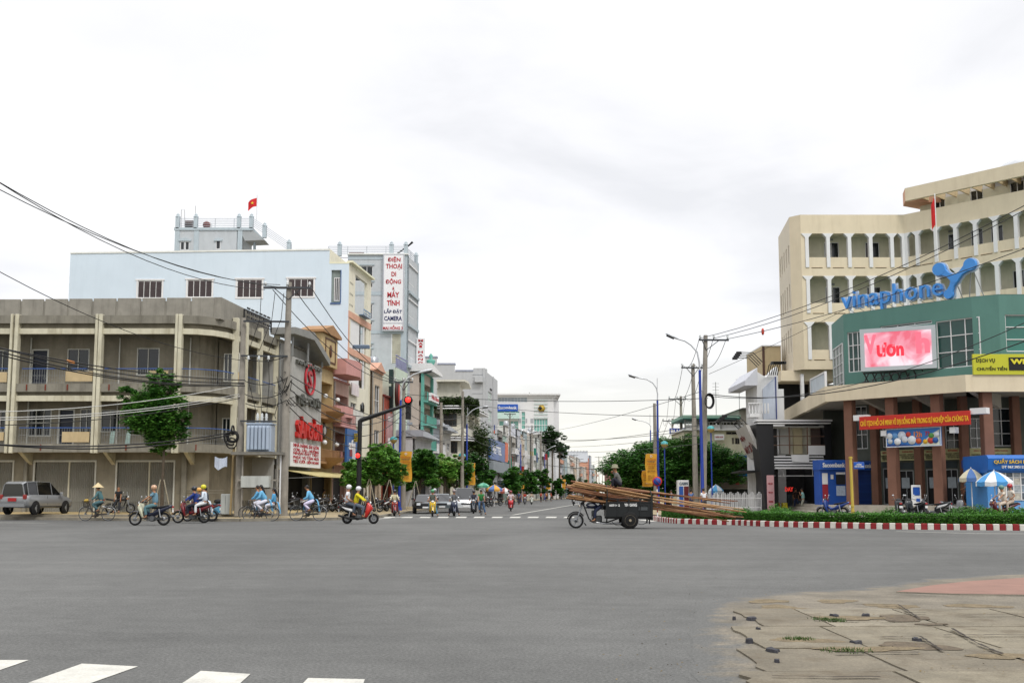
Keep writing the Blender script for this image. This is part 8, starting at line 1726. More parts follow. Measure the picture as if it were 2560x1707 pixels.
 for s in(-1,1):
  M().bevbox(-h-.012,s*wr*.8-.1,.84,-h+.14,s*wr*.8+.1,1.08,.03).build('tail_light',mat('#8f2a26',.3),t);M().bevbox(h-.14,s*wr*.62-.16,.62,h+.01,s*wr*.62+.14,.78,.03).build('headlight',mat('#d8dde0',.15),t)
  M().bevbox(h-1.5,s*(wr+.08)-.1,1.02,h-1.35,s*(wr+.08)+.08,1.2,.03).build('wing_mirror',pm,t)
 M().box(-h-.045,-.26,.72,-h-.025,.26,.9).build('number_plate',mat(plate or '#d8d8d8',.5),t);M().box(h+.045,-.24,.42,h+.055,.24,.53).build('number_plate',WT,t)
 M().box(h-.04,-wr*.45,.62,h+.02,wr*.45,.74).build('grille',DARK,t)
 q=M()
 for s in(-1,1):
  for x in(-.35,.75):q.bar((x,s*(wr+.002),.5),(x,s*(wr*.97),1.0),.012)
  q.bar((-h+1.2,s*(wr+.006),.42),(h-1.2,s*(wr+.006),.42),.03)
 q.build('door_seam',DARK,t)
 return t
SKINM=mat('#a87858',.6,var=.05);HAIR=mat('#121010',.5)
PEND=[]
def ik(a,b,l1,l2,bend):
 a,b=Vector(a),Vector(b);d=b-a;D=d.length
 if D>(l1+l2)*.995:return a+d*(l1/(l1+l2))
 x=(D*D+l1*l1-l2*l2)/(2*D);hh=math.sqrt(max(0,l1*l1-x*x));dn=d.normalized();bd=Vector(bend);bd=(bd-dn*bd.dot(dn)).normalized();return a+dn*x+bd*hh
def skin(name,V,E,Rr,m,parent=None,loc=None,rz=None):
 me=bpy.data.meshes.new(name);me.from_pydata([tuple(v)for v in V],E,[]);me.materials.append(m);o=obj(name,me,parent,loc,rz)
 o.modifiers.new('s','SKIN')
 for i,r in enumerate(Rr):me.skin_vertices[0].data[i].radius=(r,r)if not isinstance(r,tuple)else r
 me.skin_vertices[0].data[0].use_root=True;o.modifiers['s'].use_smooth_shade=True
 s=o.modifiers.new('b','SUBSURF');s.levels=s.render_levels=1;PEND.append(o);return o
def person(label,loc,rz,pel,lean=(.1,0),hL=None,hR=None,fL=None,fR=None,shirt='#9aa',pants='#334',hat='hair',hatc='#111',sleeve='short',k=.96,head=(0.0,0),group=None,flap=None,shoes='#3a2a20',long_hair=False,mask=None,bare=False):
 """body in bike coordinates (x forwards); pel = pelvis point, lean = forward and sideways shift of the chest"""
 P0=Vector(pel);sp=Vector((lean[0],lean[1],1)).normalized();C_=P0+sp*.43*k;Nk=C_+sp*.10*k+Vector((.01,0,.02));Hd=Nk+Vector((.03+head[0],head[1],.14))*k
 sd=Vector((0,1,0));V=[P0,P0+sp*.2*k,C_,Nk,Hd-Vector((0,0,.045)),Hd+Vector((-.005,0,.05))];E=[(0,1),(1,2),(2,3),(3,4),(4,5)];Rr=[.09*k,.085*k,.095*k,.052*k,.085*k,.078*k]
 arms=[];legs=[]
 for s,hnd,ft_ in((1,hL,fL),(-1,hR,fR)):
  sh=C_+sd*s*.165*k+sp*.02;hnd=Vector(hnd)if hnd else sh+Vector((.1,s*.06,-.5))*k;el=ik(sh,hnd,.28*k,.26*k,(-.3,s*.5,-.8));i=len(V)
  V+=[sh,sh.lerp(el,.5),el,el.lerp(hnd,.85),hnd];E+=[(2,i),(i,i+1),(i+1,i+2),(i+2,i+3),(i+3,i+4)];Rr+=[.045*k,.042*k,.038*k,.03*k,.034*k];arms.append((sh,el,hnd))
  hp=P0+sd*s*.09*k-Vector((0,0,.04));ft_=Vector(ft_)if ft_ else hp-Vector((0,0,.8))*k;kn=ik(hp,ft_,.43*k,.42*k,(1,s*.25,.15));i=len(V)
  V+=[hp,hp.lerp(kn,.5),kn,kn.lerp(ft_,.5),ft_,ft_+Vector((.13,s*.02,-.04))];E+=[(0,i),(i,i+1),(i+1,i+2),(i+2,i+3),(i+3,i+4),(i+4,i+5)];Rr+=[.07*k,.065*k,.05*k,.045*k,.035*k,.03*k];legs.append((hp,kn,ft_))
 body=skin('person',V,E,Rr,SKINM,None,loc,rz);tag(body,label,'person',group)
 q=M()
 for(sh,el,hnd),s in zip(arms,(1,-1)):
  d_=(hnd-el).normalized();side=d_.cross(Vector((0,0,1)));side=side.normalized()if side.length>.05 else sd;up=side.cross(d_)
  for j,(o_,l_)in enumerate(((-.027,.07),(-.009,.08),(.009,.077),(.027,.062))):a=hnd+d_*.02+side*o_;q.tube([a,a+d_*l_*.5-up*.008,a+d_*l_*.8-up*.03],[.009,.008,.006],5)
  a=hnd-side*.03*s;q.tube([a,a+d_*.03-side*.025*s,a+d_*.05-side*.02*s-up*.015],[.01,.009,.007],5)
 q.add([Hd+Vector((.075,-.014,-.03)),Hd+Vector((.075,.014,-.03)),Hd+Vector((.08,0,.02)),Hd+Vector((.105,0,-.028))],[(0,1,3),(1,2,3),(2,0,3)])
 for s in(-1,1):q.ball(Hd+Vector((0,s*.085,-.01)),(.018,.01,.03),6,4)
 q.build('hands_and_face',SKINM,body)
 q=M()
 for s in(-1,1):q.ball(Hd+Vector((.078,s*.03,.015)),(.008,.013,.007),6,4)
 q.build('eyes',HAIR,body)
 if not bare:
  A=arms;f={'short':.6,'long':1.9,'none':.2}[sleeve];V2=[P0-sp*.03,P0+sp*.2*k,C_,C_+sp*.07];E2=[(0,1),(1,2),(2,3)];R2=[.15*k,.145*k,.155*k,.075*k]
  for sh,el,hnd in A:
   i=len(V2);
   if f<=1:V2+=[sh,sh.lerp(el,f)];E2+=[(2,i),(i,i+1)];R2+=[.076*k,.068*k]
   else:V2+=[sh,sh.lerp(el,.5),el,el.lerp(hnd,.85)];E2+=[(2,i),(i,i+1),(i+1,i+2),(i+2,i+3)];R2+=[.074*k,.064*k,.056*k,.046*k]
  skin('shirt',V2,E2,R2,mat(shirt,.8,var=.12,scale=9),body)
 V3=[P0+sp*.03,P0-Vector((0,0,.03))];E3=[(0,1)];R3=[.13*k,.14*k]
 for hp,kn,ft_ in legs:i=len(V3);V3+=[hp,hp.lerp(kn,.55),kn,kn.lerp(ft_,.5),kn.lerp(ft_,.86)];E3+=[(1,i),(i,i+1),(i+1,i+2),(i+2,i+3),(i+3,i+4)];R3+=[.105*k,.1*k,.08*k,.07*k,.062*k]
 skin('trousers',V3,E3,R3,mat(pants,.8,var=.1,scale=6),body)
 q=M()
 for hp,kn,ft_ in legs:q.bevbox(ft_.x-.06,ft_.y-.045,ft_.z-.075,ft_.x+.19,ft_.y+.045,ft_.z-.02,.02)
 q.build('shoes',mat(shoes,.6),body)
 hm=mat(hatc,.35,var=.04,coat=.3)if hat=='helmet' else mat(hatc,.8,var=.1)
 if hat=='helmet':q=M();q.ball(Hd+Vector((-.01,0,.045)),(.135,.12,.12),14,8);q.build('helmet',hm,body);q=M();q.bevbox(Hd.x+.08,Hd.y-.08,Hd.z+.03,Hd.x+.17,Hd.y+.08,Hd.z+.05,.01);q.build('helmet_peak',DARK,body)
 elif hat=='conical':q=M();q.lathe([(.27,-.02),(.18,.06),(.09,.14),(.005,.22)],18,Hd+Vector((0,0,.03)));q.build('conical_hat',mat('#d8c498',.8,var=.08),body)
 elif hat=='bucket':q=M();q.lathe([(.19,.01),(.13,.05),(.12,.15),(.05,.17)],14,Hd+Vector((0,0,.02)));q.build('sun_hat',hm,body)
 if hat in('hair','helmet','conical'):q=M();q.ball(Hd+Vector((-.025,0,.02)),(.095,.092,.105),12,7);q.build('hair',HAIR,body)
 if long_hair:q=M();q.tube([Hd+Vector((-.08,0,0)),Nk+Vector((-.13,0,-.05)),C_+Vector((-.17,0,-.12))],[.06,.055,.02],8);q.build('long_hair',HAIR,body)
 if mask:q=M();q.ball(Hd+Vector((.045,0,-.045)),(.05,.065,.05),8,5);q.build('face_mask',mat(mask,.8),body)
 if flap:
  q=M();kn=(legs[0][1]+legs[1][1])/2;n=5
  vs=[]
  for i in range(n+1):
   u=i/n;c=(P0+Vector((.1,0,.06))).lerp(kn+Vector((.05,0,.1)),min(1,u*1.4));c.z-=max(0,u-.7)*1.0
   for j in range(5):vs.append(c+Vector((0,(j-2)*.085,-.03*abs(j-2)-.015*math.sin(j*2+i))))
  q.add(vs,[(i*5+j,(i+1)*5+j,(i+1)*5+j+1,i*5+j+1)for i in range(n)for j in range(4)],0,True);vs=[]
  for i in range(n+1):
   u=i/n;c=P0+Vector((-.13-.16*u,0,.08-.55*u*u-.02*u))
   for j in range(5):vs.append(c+Vector((-.03*abs(j-2),(j-2)*.075,-.02*abs(j-2))))
  q.add(vs,[(i*5+j,(i+1)*5+j,(i+1)*5+j+1,i*5+j+1)for i in range(n)for j in range(4)],0,True);q.build('tunic_panel',mat(flap,.7,var=.06),body)
 return body
RGT,LFT,TOW=0.0,math.pi,-math.pi/2
def at(px,py,z=0.0,dx=0):p=G(px,py,z);return Vector((p.x+dx,p.y,z))
RIDE=dict(pel=(-.22,0,.93),hL=(.27,.3,1.03),hR=(.27,-.3,1.03),fL=(.1,.17,.38),fR=(.1,-.17,.38))
PILL=dict(pel=(-.62,0,1.0),fL=(-.25,.2,.42),fR=(-.25,-.2,.42))
CYC=dict(pel=(-.2,0,.97),hL=(.24,.22,1.0),hR=(.24,-.22,1.0),fL=(-.12,.12,.52),fR=(.12,-.12,.28))
def ride(d_,**kw):x=dict(d_);x.update(kw);return x
L0=at(242,1301.5);bicycle('dark bicycle with a yellow filled basket, leftmost of the cyclists',L0,LFT,'#4a4440')
q=M();[q.ball((rr3 .uniform(-.08,.08),rr3 .uniform(-.08,.08),.0+rr3 .uniform(-.02,.03)),.07,6,4)for _ in range(9)];tag(q.build('fruit_bundle',mat('#c0a040',.7,var=.2,scale=9),None,L0+Vector((-.63,0,1.09))),'yellow bundle filling the basket of the leftmost bicycle','bundle')
person('person in teal clothes and a conical straw hat riding the leftmost bicycle',L0,LFT,**ride(CYC,lean=(.35,0),shirt='#4f7478',pants='#4a6a70',hat='conical',sleeve='long'))
L1=at(374,1313);motorbike('moped with a cream leg shield, ridden before the slim tree',L1,LFT,'#1c2238','#dcdcc0')
person('person in a blue patterned shirt and beige helmet riding the cream shielded moped',L1,LFT,**ride(RIDE,lean=(.12,0),shirt='#6f95a8',pants='#5b7f86',hat='helmet',hatc='#c9a080'))
L2=at(478,1307);motorbike('red motorbike carrying two riders, one in a white tunic',L2,LFT,'#6a1620','#7e1a22')
person('person in a dark blue jacket driving the red motorbike of two riders',L2,LFT,**ride(RIDE,lean=(.2,0),shirt='#1f3a86',pants='#1c2030',hat='helmet',hatc='#26262c',sleeve='long'))
person('person in a white tunic and yellow helmet seated behind the blue jacket',L2,LFT,**ride(PILL,lean=(.12,0),hL=(-.35,.16,1.15),hR=(-.35,-.16,1.15),shirt='#d8e2ee',pants='#e6e8ea',hat='helmet',hatc='#d8d02a',sleeve='long',flap='#cfdcec'))
L3=at(500,1303);motorbike('dark red motorbike half hidden beyond the red one with two riders',L3,LFT,'#5a1a22',None)
person('person in a grey jacket and black cap on the far dark red motorbike',L3,LFT,**ride(RIDE,pel=(-.3,0,.95),lean=(.1,0),shirt='#3a3f48',pants='#20242c',hat='hair',sleeve='long'))
person('person with an orange helmet sharing the far dark red motorbike',L3,LFT,**ride(PILL,pel=(.02,0,.95),lean=(.1,0),hL=(.27,.3,1.03),hR=(.27,-.3,1.03),fL=(.2,.17,.38),fR=(.2,-.17,.38),k=.85,shirt='#2f4a7a',pants='#22262e',hat='helmet',hatc='#d8a04a',sleeve='long'))
LBL='#6fb4dc'
L4=at(652,1302);bicycle('bicycle of the tunic rider nearest the transformer',L4,LFT,'#33363c')
person('person in a light blue tunic and white trousers cycling under the transformer',L4,LFT,**ride(CYC,lean=(.45,0),shirt=LBL,pants='#dcdce8',hat='hair',sleeve='long',flap=LBL,long_hair=True))
L5=at(640,1299.5);bicycle('second bicycle just behind the one under the transformer',L5,LFT,'#2c3038')
person('person in a light blue tunic half hidden on the second bicycle under the transformer',L5,LFT,**ride(CYC,lean=(.3,0),shirt='#5fa4d0',pants='#d4d4e0',hat='hair',sleeve='long',flap='#5fa4d0'))
person('person with black hair in a blue tunic riding on the rear rack facing backwards',at(683,1300.5),LFT,pel=(-.0,0,.86),lean=(-.05,0),hL=(.2,.1,.9),hR=(.2,-.1,.9),fL=(.28,.1,.35),fR=(.3,-.1,.35),shirt='#5aa8d8',pants='#dcdce8',hat='hair',sleeve='long',long_hair=True,flap='#5aa8d8',k=.9)
L6=at(770,1301.5);bicycle('bicycle ridden alone between the transformer and the scooter',L6,LFT,'#3c4038')
person('person in a pale blue tunic cycling alone with lowered head',L6,LFT,**ride(CYC,lean=(.5,0),head=(.05,0),shirt=LBL,pants='#dcd4ec',hat='hair',sleeve='long',flap=LBL))
L7=at(900,1309);motorbike('red, white and black scooter carrying two white helmeted riders',L7,RGT,'#17171a','#c8281e','scooter')
person('person in a yellow jacket driving the red and white scooter',L7,RGT,**ride(RIDE,fL=(.12,.13,.36),fR=(.12,-.13,.36),lean=(.2,0),shirt='#d8cc1e',pants='#5a6472',hat='helmet',hatc='#e0e0e4',sleeve='long'))
person('person in a white shirt seated behind the yellow jacket on the scooter',L7,RGT,**ride(PILL,fL=(-.3,.2,.45),fR=(-.3,-.2,.45),lean=(.1,0),hL=(-.4,.2,1.05),hR=(-.4,-.2,1.05),shirt='#e4e4e8',pants='#49515e',hat='helmet',hatc='#e0e0e0'))
p=P(300,1270,63);motorbike('dark parked motorbike with a man sitting sideways on it',(p.x,63,.3),RGT,'#26282c',None,'moto')
person('person in black clothes sitting on a parked motorbike before the shutters',(p.x-.1,63,.3),TOW,pel=(0,0,.85),lean=(.1,0),hL=(.25,.2,.75),hR=(.25,-.15,.8),fL=(.35,.16,.09),fR=(.3,-.16,.09),shirt='#18181c',pants='#202228',hat='none')
R_=lambda**k:ride(RIDE,**k)
FT=dict(fL=(-.05,.34,.1))
S1=at(986,1290);motorbike('red motorbike waiting beside the orange banner post',S1,TOW+.15,'#8a1a1c',None);person('person in a cream shirt and dark helmet waiting on the red motorbike',S1,TOW+.15,**R_(shirt='#d0c8a8',pants='#4a4a50',hat='helmet',hatc='#2a2c34',sleeve='long',**FT))
S2=at(1081,1290.5);motorbike('yellow motorbike waiting at the crossing before the dark car',S2,TOW+.1,'#d8b41c',None);person('person with a green helmet waiting on the yellow motorbike',S2,TOW+.1,**R_(shirt='#5a6058',pants='#5f8fa8',hat='helmet',hatc='#3f9a68',**FT));person('person seated behind the green helmet on the yellow motorbike',S2,TOW+.1,**ride(PILL,hL=(-.3,.2,1.0),hR=(-.3,-.2,1.0),lean=(.1,.12),head=(0,.1),shirt='#b8a8b0',pants='#4a5a78',hat='helmet',hatc='#c8c8cc'))
S3=at(1135,1289.5);motorbike('dark motorbike waiting in front of the white van',S3,TOW+.1,'#26304a',None,'scooter');person('person in a grey shirt with both feet down on the dark waiting motorbike',S3,TOW+.1,**R_(shirt='#6a6c70',pants='#2c2e38',hat='helmet',hatc='#9a8c8c',sleeve='long',fL=(-.05,.34,.1),fR=(-.05,-.34,.1)))
S4=at(1184,1283);motorbike('motorbike waiting right of the white van',S4,TOW,'#39424e',None);person('person in dark clothes on the motorbike right of the white van',S4,TOW,**R_(shirt='#3a3c48',pants='#22242c',hat='helmet',hatc='#2c2c34',sleeve='long'))
S5=at(1203,1287.5);bicycle('bicycle ridden toward the crossing by a rider in green',S5,TOW+.1,'#3a3a3c');person('person in a green shirt cycling toward the crossing',S5,TOW+.1,**ride(CYC,lean=(.15,0),shirt='#2f7a3c',pants='#4a6a90',hat='hair',fL=(-.05,.3,.12)))
S6=at(1277,1277.5);motorbike('bright red scooter riding toward the camera mid street',S6,TOW,'#c01c24',None,'scooter');person('person in a pinkish white shirt on the bright red scooter mid street',S6,TOW,**R_(shirt='#dcc8cc',pants='#3a3440',hat='helmet',hatc='#9a3c40'));person('person hidden behind the rider of the bright red scooter',S6,TOW,**ride(PILL,hL=(-.3,.2,1.0),hR=(-.3,-.2,1.0),lean=(0,-.15),head=(0,-.08),shirt='#8a8a94',pants='#30303a',hat='helmet',hatc='#3a3a44'))
S7=at(1312,1261.5);motorbike('distant motorbike whose rider wears red',S7,TOW,'#4a4a50',None);person('distant person in a red shirt on a motorbike',S7,TOW,**R_(shirt='#b83a2c',pants='#3c3c48',hat='helmet',hatc='#444444'))
S8=at(1329,1261.5);motorbike('distant white motorbike right of the red shirted rider',S8,TOW,'#d8dcd0',None);person('distant person in a cream top on the white motorbike',S8,TOW,**R_(shirt='#c8b8a0',pants='#7a8a70',hat='helmet',hatc='#2c2c30'))
S9=at(1404,1248);motorbike('far motorbike near the left trees with a rider in blue',S9,TOW,'#39424e',None);person('far person in light blue on a motorbike near the left trees',S9,TOW,**R_(shirt='#7ab0d0',pants='#3c3c48',hat='hair'))
S10=at(1434,1263);motorbike('motorbike driving away beyond the bamboo tips',S10,math.pi/2,'#26282c',None);person('person in a pale blue shirt driving away beyond the bamboo tips',S10,math.pi/2,**R_(shirt='#a8b4cc',pants='#24262e',hat='helmet',hatc='#8a8078'))
p=P(72,1283,59.5);sv=car('silver parked station car with a red plate before the grey building',(p.x,60.5,.3),math.radians(80),4.5,1.78,1.78,'#8e9092','suv','parked_car','#b02020');sv.scale=(1,1,1.04)
p=at(1062,1285);car('dark car half hidden behind the waiting motorbikes',(p.x-.3,79,.0),TOW+.12,4.3,1.7,1.42,'#1c1e22','sedan','car')
p=at(1105,1280);car('grey car between the dark car and the white van',(P(1103,1234,83).x,83,0),TOW+.1,4.4,1.7,1.48,'#5a6468','sedan','car')
car('white van waiting behind the motorbikes at the crossing',(P(1160,1234,86).x,86,0),TOW+.12,4.7,1.75,1.95,'#dfe2e4','van','van',cat='van')
dk=['#1c1e22','#2a1c20','#20262e','#33302c','#16181c','#2c2026']
for i,(px,Y)in enumerate(((718,74),(745,75),(808,76),(828,78),(848,79),(868,80),(930,76),(952,79),(972,84),(792,74.5))):
 x_=P(px,1234,Y).x;motorbike('dark parked motorbike on the left pavement %s'%['left of the tunic cyclist','right behind the tall pole','under the yellow awning, right end','beside the traffic light pole, left','just left of the scooter riders','behind the scooter riders','right of the traffic light pole','below the bushy bright tree','next to the banner post','under the yellow awning, middle'][i],(x_,Y,.14 if px>800 else.3),LFT+.5+(i%3)*.35,dk[i%6],None,['under','scooter','moto'][i%3],'motorbikes parked on the left pavement')
for i,(px,Y)in enumerate(((1222,104),(1236,106),(1248,110),(1262,116),(1296,125))):
 x_=P(px,1234,Y).x-1.0;motorbike('parked motorbike under the coloured parasols, %s from the left'%['first','second','third','fourth','fifth'][i],(x_,Y,.13),LFT+.6+(i%3)*.3,dk[(i+2)%6],None,['under','moto'][i%2],'motorbikes parked by the parasols')
umbrella(1236,1211,1222,20,112,'#d8a03c','#5a78b0','blue and orange parasol sheltering the parked motorbikes',.13);umbrella(1262,1218,1228,16,125,'#d8d8d8','#a85a4a','white and brick red parasol right of the blue one',.13);umbrella(1208,1206,1213,15,118,'#4a9a80','#7ac0a0','green parasol by the second banner post',.13)
for i,(px,Y,a,c,st)in enumerate(((2080,58.5,2.5,'#1f3f86','under'),(2247,56.5,1.3,'#16181c','under'),(2283,56.5,1.9,'#1c2226','under'),(2328,56,2.6,'#20282c','scooter'),(2385,60,.3,'#8a8c90','under'))):
 x_=P(px,1234,Y).x;motorbike(['blue motorbike with orange lamps parked by the cash machine','black motorbike parked before the second brick red column','dark motorbike parked left of the standing sign','dark scooter parked before the third brick red column','grey motorbike parked behind the bushes'][i],(x_,Y,.15),a,c,None,st)
p=at(2500,1290,.15);p.y=52;p.x=P(2500,1234,52).x;p.z=.15;motorbike('dark red motorbike with two riders passing behind the hedge',p,LFT+.1,'#5a1620',None);person('person in a cream shirt and green helmet driving behind the hedge',p,LFT+.1,**R_(lean=(.2,0),shirt='#dcd0c0',pants='#c8b8a8',hat='helmet',hatc='#5f8a80'));person('person in a cream shirt and red helmet riding pillion behind the hedge',p,LFT+.1,**ride(PILL,lean=(.12,0),hL=(-.4,.2,1.05),hR=(-.4,-.2,1.05),shirt='#e0d8cc',pants='#b8a898',hat='helmet',hatc='#b02430'))
ST=dict(pel=(0,0,.9),fL=(.03,.1,.09),fR=(-.03,-.1,.09))
def stand(label,px,Y,z,rz,**kw):return person(label,(P(px,1234,Y).x,Y,z),rz,**ride(ST,**kw))
stand('person in a grey blue shirt standing in the porch under the faded parasol',2417,63,PZ,2.8,shirt='#5f7a90',pants='#1c1e28',hat='bucket',hatc='#4a4a48',hL=(.3,.1,1.0))
stand('person in a pale mint shirt standing at the dark shop opening',2008,75.5,.2,3.0,shirt='#a8dcd8',pants='#a8a898',hat='hair',hL=(.25,.05,1.35))
stand('person in dark clothes inside the shop opening',1988,78,.22,-1.2,shirt='#3a2c28',pants='#2c3a5a',hat='hair')
stand('person in a white shirt standing by the nearest right lamp pole',1760,66,.15,2.0,shirt='#dcdce0',pants='#3a3c44',hat='hair')
for i,(px,Y,c)in enumerate(((1727,84,'#5a7ab0'),(1737,86,'#5f86b8'),(1680,92,'#7a90b0'))):stand('person in a blue shirt near the white booth, %s'%['just right of it','second to its right','under the spreading tree'][i],px,Y,.14,1.0+i,shirt=c,pants='#2c3450',hat='hair')
for i,(px,Y,c)in enumerate(((808,82,'#a89060'),(1352,170,'#b04a3c'),(1366,180,'#a86a3c'),(1378,190,'#c04a3a'),(1298,130,'#5a6a8c'))):stand('small figure standing on the left pavement, %s'%['in the doorway under the awning','first of three by the far trees','middle of three by the far trees','last of three by the far trees','right of the parasols'][i],px-0,Y,.13,i,shirt=c,pants='#30303a',hat='hair')
TYK=44.6;fk2=FF(TYK,0);x0=fk2 .x(1440,1300);tk=thing('cargo_trike','black motor tricycle with a lettered cargo bed carrying long poles','cargo trike',(x0,TYK,0),LFT)
LX=lambda px:x0-fk2 .x(px,1290)
BK=mat('#15191b',.4,var=.15,streak=.2,dirt='#3c3a34');R=.33
wf=wheel(tk,0,R,R,.045,'cast')
def addt(nm,fn,m):q=M();fn(q);return q.build(nm,m,tk)
addt('front_fender',lambda b:[b.ring((0,0,R),R+.04,.03,'y',14,5,a0=10,a1=150),b.bar((-R-.02,0,R-.1),(-R-.1,0,.12),.05)],BK)
addt('fork',lambda b:[b.tube([(0,s*.09,R),(-.18,s*.09,.75),(-.3,s*.07,1.08)],.028,6)for s in(-1,1)],ALU)
addt('handlebar',lambda b:[b.tube([(-.45,-.36,1.12),(-.32,-.25,1.16),(-.28,0,1.1),(-.32,.25,1.16),(-.45,.36,1.12)],.016,6),b.bevbox(-.36,-.14,1.0,-.22,.14,1.12,.03)],DARK)
addt('headlight',lambda b:b.lathe([(.04,-.1),(.1,-.04),(.1,.05)],12,(-.14,0,1.0),'x'),CHR)
for s in(-1,1):addt('mirror',lambda b:[b.tube([(-.33,s*.24,1.15),(-.3,s*.3,1.34)],.01,4),b.ball((-.3,s*.31,1.37),(.02,.07,.05))],CHR);addt('indicator',lambda b:b.ball((-.14,s*.2,.95),.04),mat('#e0d8c8',.3))
addt('fuel_tank',lambda b:b.puff([(-.42,.98),(-.5,1.08),(-.8,1.08),(-.95,.95),(-.85,.86),(-.5,.84)],.16),mat('#1a2240',.25,coat=.4));addt('tank_badge',lambda b:b.ball((-.66,.15,.98),(.16,.03,.06)),CHR)
addt('seat',lambda b:b.puff([(-.92,.9),(-1.0,.98),(-1.4,.98),(-1.45,.86),(-1.2,.84)],.16),SEATM)
addt('frame',lambda b:[b.tube(p,.03,6)for p in([(-.32,0,1.0),(-.55,0,.4),(-.75,0,.25),(-1.3,0,.25),(-1.9,0,.45)],[(-.4,0,.88),(-1.4,0,.8)],[(-1.3,0,.25),(-1.35,0,.8)])],BK)
addt('engine',lambda b:[b.bevbox(-1.1,-.14,.25,-.66,.14,.55,.05),b.bevbox(-.86,-.08,.5,-.66,.08,.76,.03),b.lathe([(.12,-.19),(.15,-.15),(.15,.15),(.12,.19)],12,(-.95,0,.4),'y')],mat('#4a4c4e',.45,metal=.5))
addt('exhaust',lambda b:b.tube([(-.7,.14,.5),(-.62,.16,.3),(-1.2,.2,.2),(-1.9,.22,.22)],[.02,.02,.03,.05],7),CHR)
ba_,bb_=LX(1513),LX(1624);z0,z1=.5,1.13;w=.62
bd=addt('cargo_bed',lambda b:[b.box(bb_,-w,z0,ba_,w,z0+.06),b.box(bb_,w-.03,z0+.06,ba_,w,z1),b.box(bb_,-w,z0+.06,ba_,-w+.03,z1),b.box(ba_-.03,-w+.03,z0+.06,ba_,w-.03,z1)],BK)
q=M();q.box(bb_-.06,-w-.02,z0-.15,bb_-.003,w+.02,z1+.28);q.build('tailgate',BK,tk)
q=M()
for f in(0,.25,.5,.75,1):x_=bb_+(ba_-bb_)*f;q.box(x_-.025,w+.003,z0,x_+.025,w+.03,z1+.14)
q.box(bb_,w+.004,z1-.04,ba_,w+.028,z1-.003);q.box(bb_,w+.004,z1+.1,ba_,w+.026,z1+.14);q.build('bed_rail',BK,tk)
addt('bed_window',lambda b:b.bevbox(bb_+.15,w+.004,z1-.36,bb_+.55,w+.02,z1-.16,.03),mat('#4a4e50',.4))
def tside(s,pa,pb,za,zb):
 o=text('lettering',s,0,abs(LX(pa)-LX(pb)),0,zb-za,0,WT,tk,.004,.03);o.rotation_euler=(0,0,math.pi);o.location=(LX(pa),w+.008,za)
tside('66KP-1442',1520,1546,.93,1.03);tside('YINXIANG',1557,1588,.93,1.06)
for s in(-1,1):
 o=obj('wheel',M().lathe([(.2,-.1),(.32,-.1),(.35,-.06),(.35,.06),(.32,.1),(.2,.1)],22,(0,0,0),'y').mesh('wheel',TYRE),tk,(LX(1571),s*.6,.35));M().lathe([(.05,-.15),(.06,-.06),(.19,-.05),(.225,-.108),(.225,.108),(.19,.05),(.06,.06),(.05,.15)],18,(0,0,0),'y').build('rim',mat('#a89c84',.6,var=.2),o)
addt('axle',lambda b:[b.bar((LX(1571),-.6,.35),(LX(1571),.6,.35),.08),b.bar((bb_,-.3,z0-.05),(ba_,-.3,z0-.05),.08),b.bar((bb_,.3,z0-.05),(ba_,.3,z0-.05),.08),b.box(LX(1571)-.35,-.5,.5,LX(1571)+.35,-.44,.54),b.box(LX(1571)-.4,.44,.56,LX(1571)+.4,.5,.6)],BK)
addt('mud_flap',lambda b:[b.box(bb_+.05,-.55,.2,bb_+.08,-.3,z0),b.box(bb_+.05,.3,.2,bb_+.08,.55,z0)],DARK)
q=M()
for c in((LX(1545),.35),(LX(1600),.3)):q.ring((c[0],.45,z0-.02),c[1],.012,'y',14,4,a0=200,a1=340)
q.build('dangling_rope',DARK,tk)
BAMB=[mat(h,.7,var=.25,scale=6,streak=.3,dirt='#4a2c1c')for h in('#a67e54','#8e6640','#b49066','#7a4e32')]
rb=random.Random(77)
ends=[]
for i in range(30):
 u=rb.random();py0=1207+rb.random()*40;px0=rb.uniform(1412,1470)
 py1=1252+(py0-1207)*.75+rb.uniform(-4,16);px1=rb.uniform(1745,1862)
 if i<6:px0,py0=[(1427,1203),(1438,1206),(1413,1217),(1432,1222),(1438,1240),(1450,1244)][i];px1,py1=[(1825,1257),(1866,1280),(1840,1293),(1822,1303),(1835,1284),(1800,1287)][i]
 ends.append((px0,py0,px1,py1))
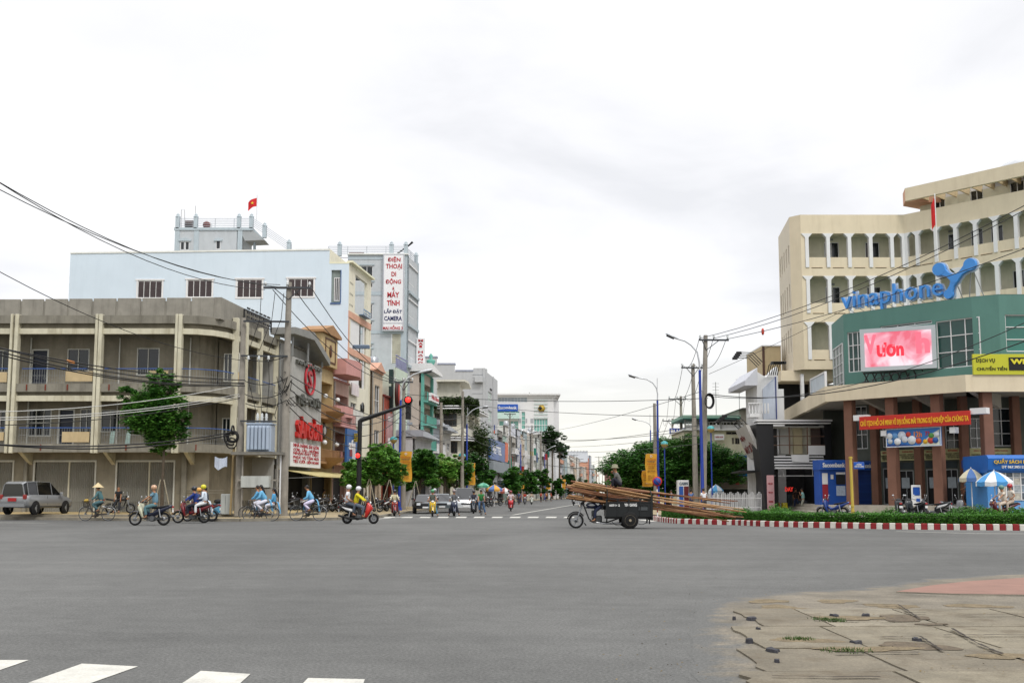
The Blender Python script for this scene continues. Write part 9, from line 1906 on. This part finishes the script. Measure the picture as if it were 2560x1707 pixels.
for i,(a,b,c,d_)in enumerate(ends):
 Yc=TYK+rb.uniform(-.5,.5);A=P(a,b,Yc+rb.uniform(-.15,.15));Bv=P(c,d_,Yc+rb.uniform(-.4,.4));n=9;pts=[];bow=rb.uniform(-.03,.06)
 for j in range(n+1):f=j/n;pts.append(A.lerp(Bv,f)+Vector((0,rb.uniform(-.012,.012),-bow*4*f*(1-f)+rb.uniform(-.012,.012))))
 r0=rb.uniform(.034,.054);rs=[r0*(1-.55*j/n)for j in range(n+1)];o=M().tube(pts,rs,7).build('wooden_pole',BAMB[rb.randrange(4)]);tag(o,'long peeled brown pole lying in the bundle on the cargo trike','wooden pole','poles loaded on the cargo trike')
q=M();
for px in(1516,1626):
 x_=fk2 .x(px,1240);q.ring((x_,TYK,fk2 .z(px,1240 if px<1600 else 1250)),.46 if px<1600 else.4,.022,'x',18,5)
tag(q.build('rope',BLACK),'black ropes tied round the long poles on the cargo trike','rope')
person('person driving the cargo trike under the overhanging poles',(x0,TYK,0),LFT,pel=(-1.1,0,1.02),lean=(.25,0),hL=(-.42,.32,1.14),hR=(-.42,-.32,1.14),fL=(-.78,.2,.36),fR=(-.78,-.2,.36),k=.9,shirt='#26282c',pants='#1c2440',hat='helmet',hatc='#d8b830')
xm=fk2 .x(1550,1220);zm=fk2 .z(1550,1222);person('person in a grey shirt and olive sun hat crouching on top of the pole load',(xm,TYK,0),LFT,pel=(0,0,zm+.22),lean=(.35,0),hL=(.42,.1,zm+.12),hR=(.22,-.1,zm+.78),fL=(.35,.14,zm+.05),fR=(.1,-.14,zm+.05),k=.98,shirt='#6c6c68',pants='#1c1e2c',hat='bucket',hatc='#8a8870',sleeve='short')
for o in list(COL.objects):
 if o.parent is None and o.get('category')in('bicycle','motorbike','person','bundle'):
  for L_,k in((L0,1.12),(L1,1.07),(L2,1.06),(L3,1.06),(L4,1.14),(L5,1.12),(L6,1.14),(at(683,1300.5),1.12),(L7,1.05)):
   if(Vector((o.location.x,o.location.y,0))-Vector((L_.x,L_.y,0))).length<.02:o.scale=(k,k,k)
bpy.context.view_layer.update();dg=bpy.context.evaluated_depsgraph_get()
new=[(o,bpy.data.meshes.new_from_object(o.evaluated_get(dg)))for o in PEND]
for o,me in new:o.modifiers.clear();o.data=me
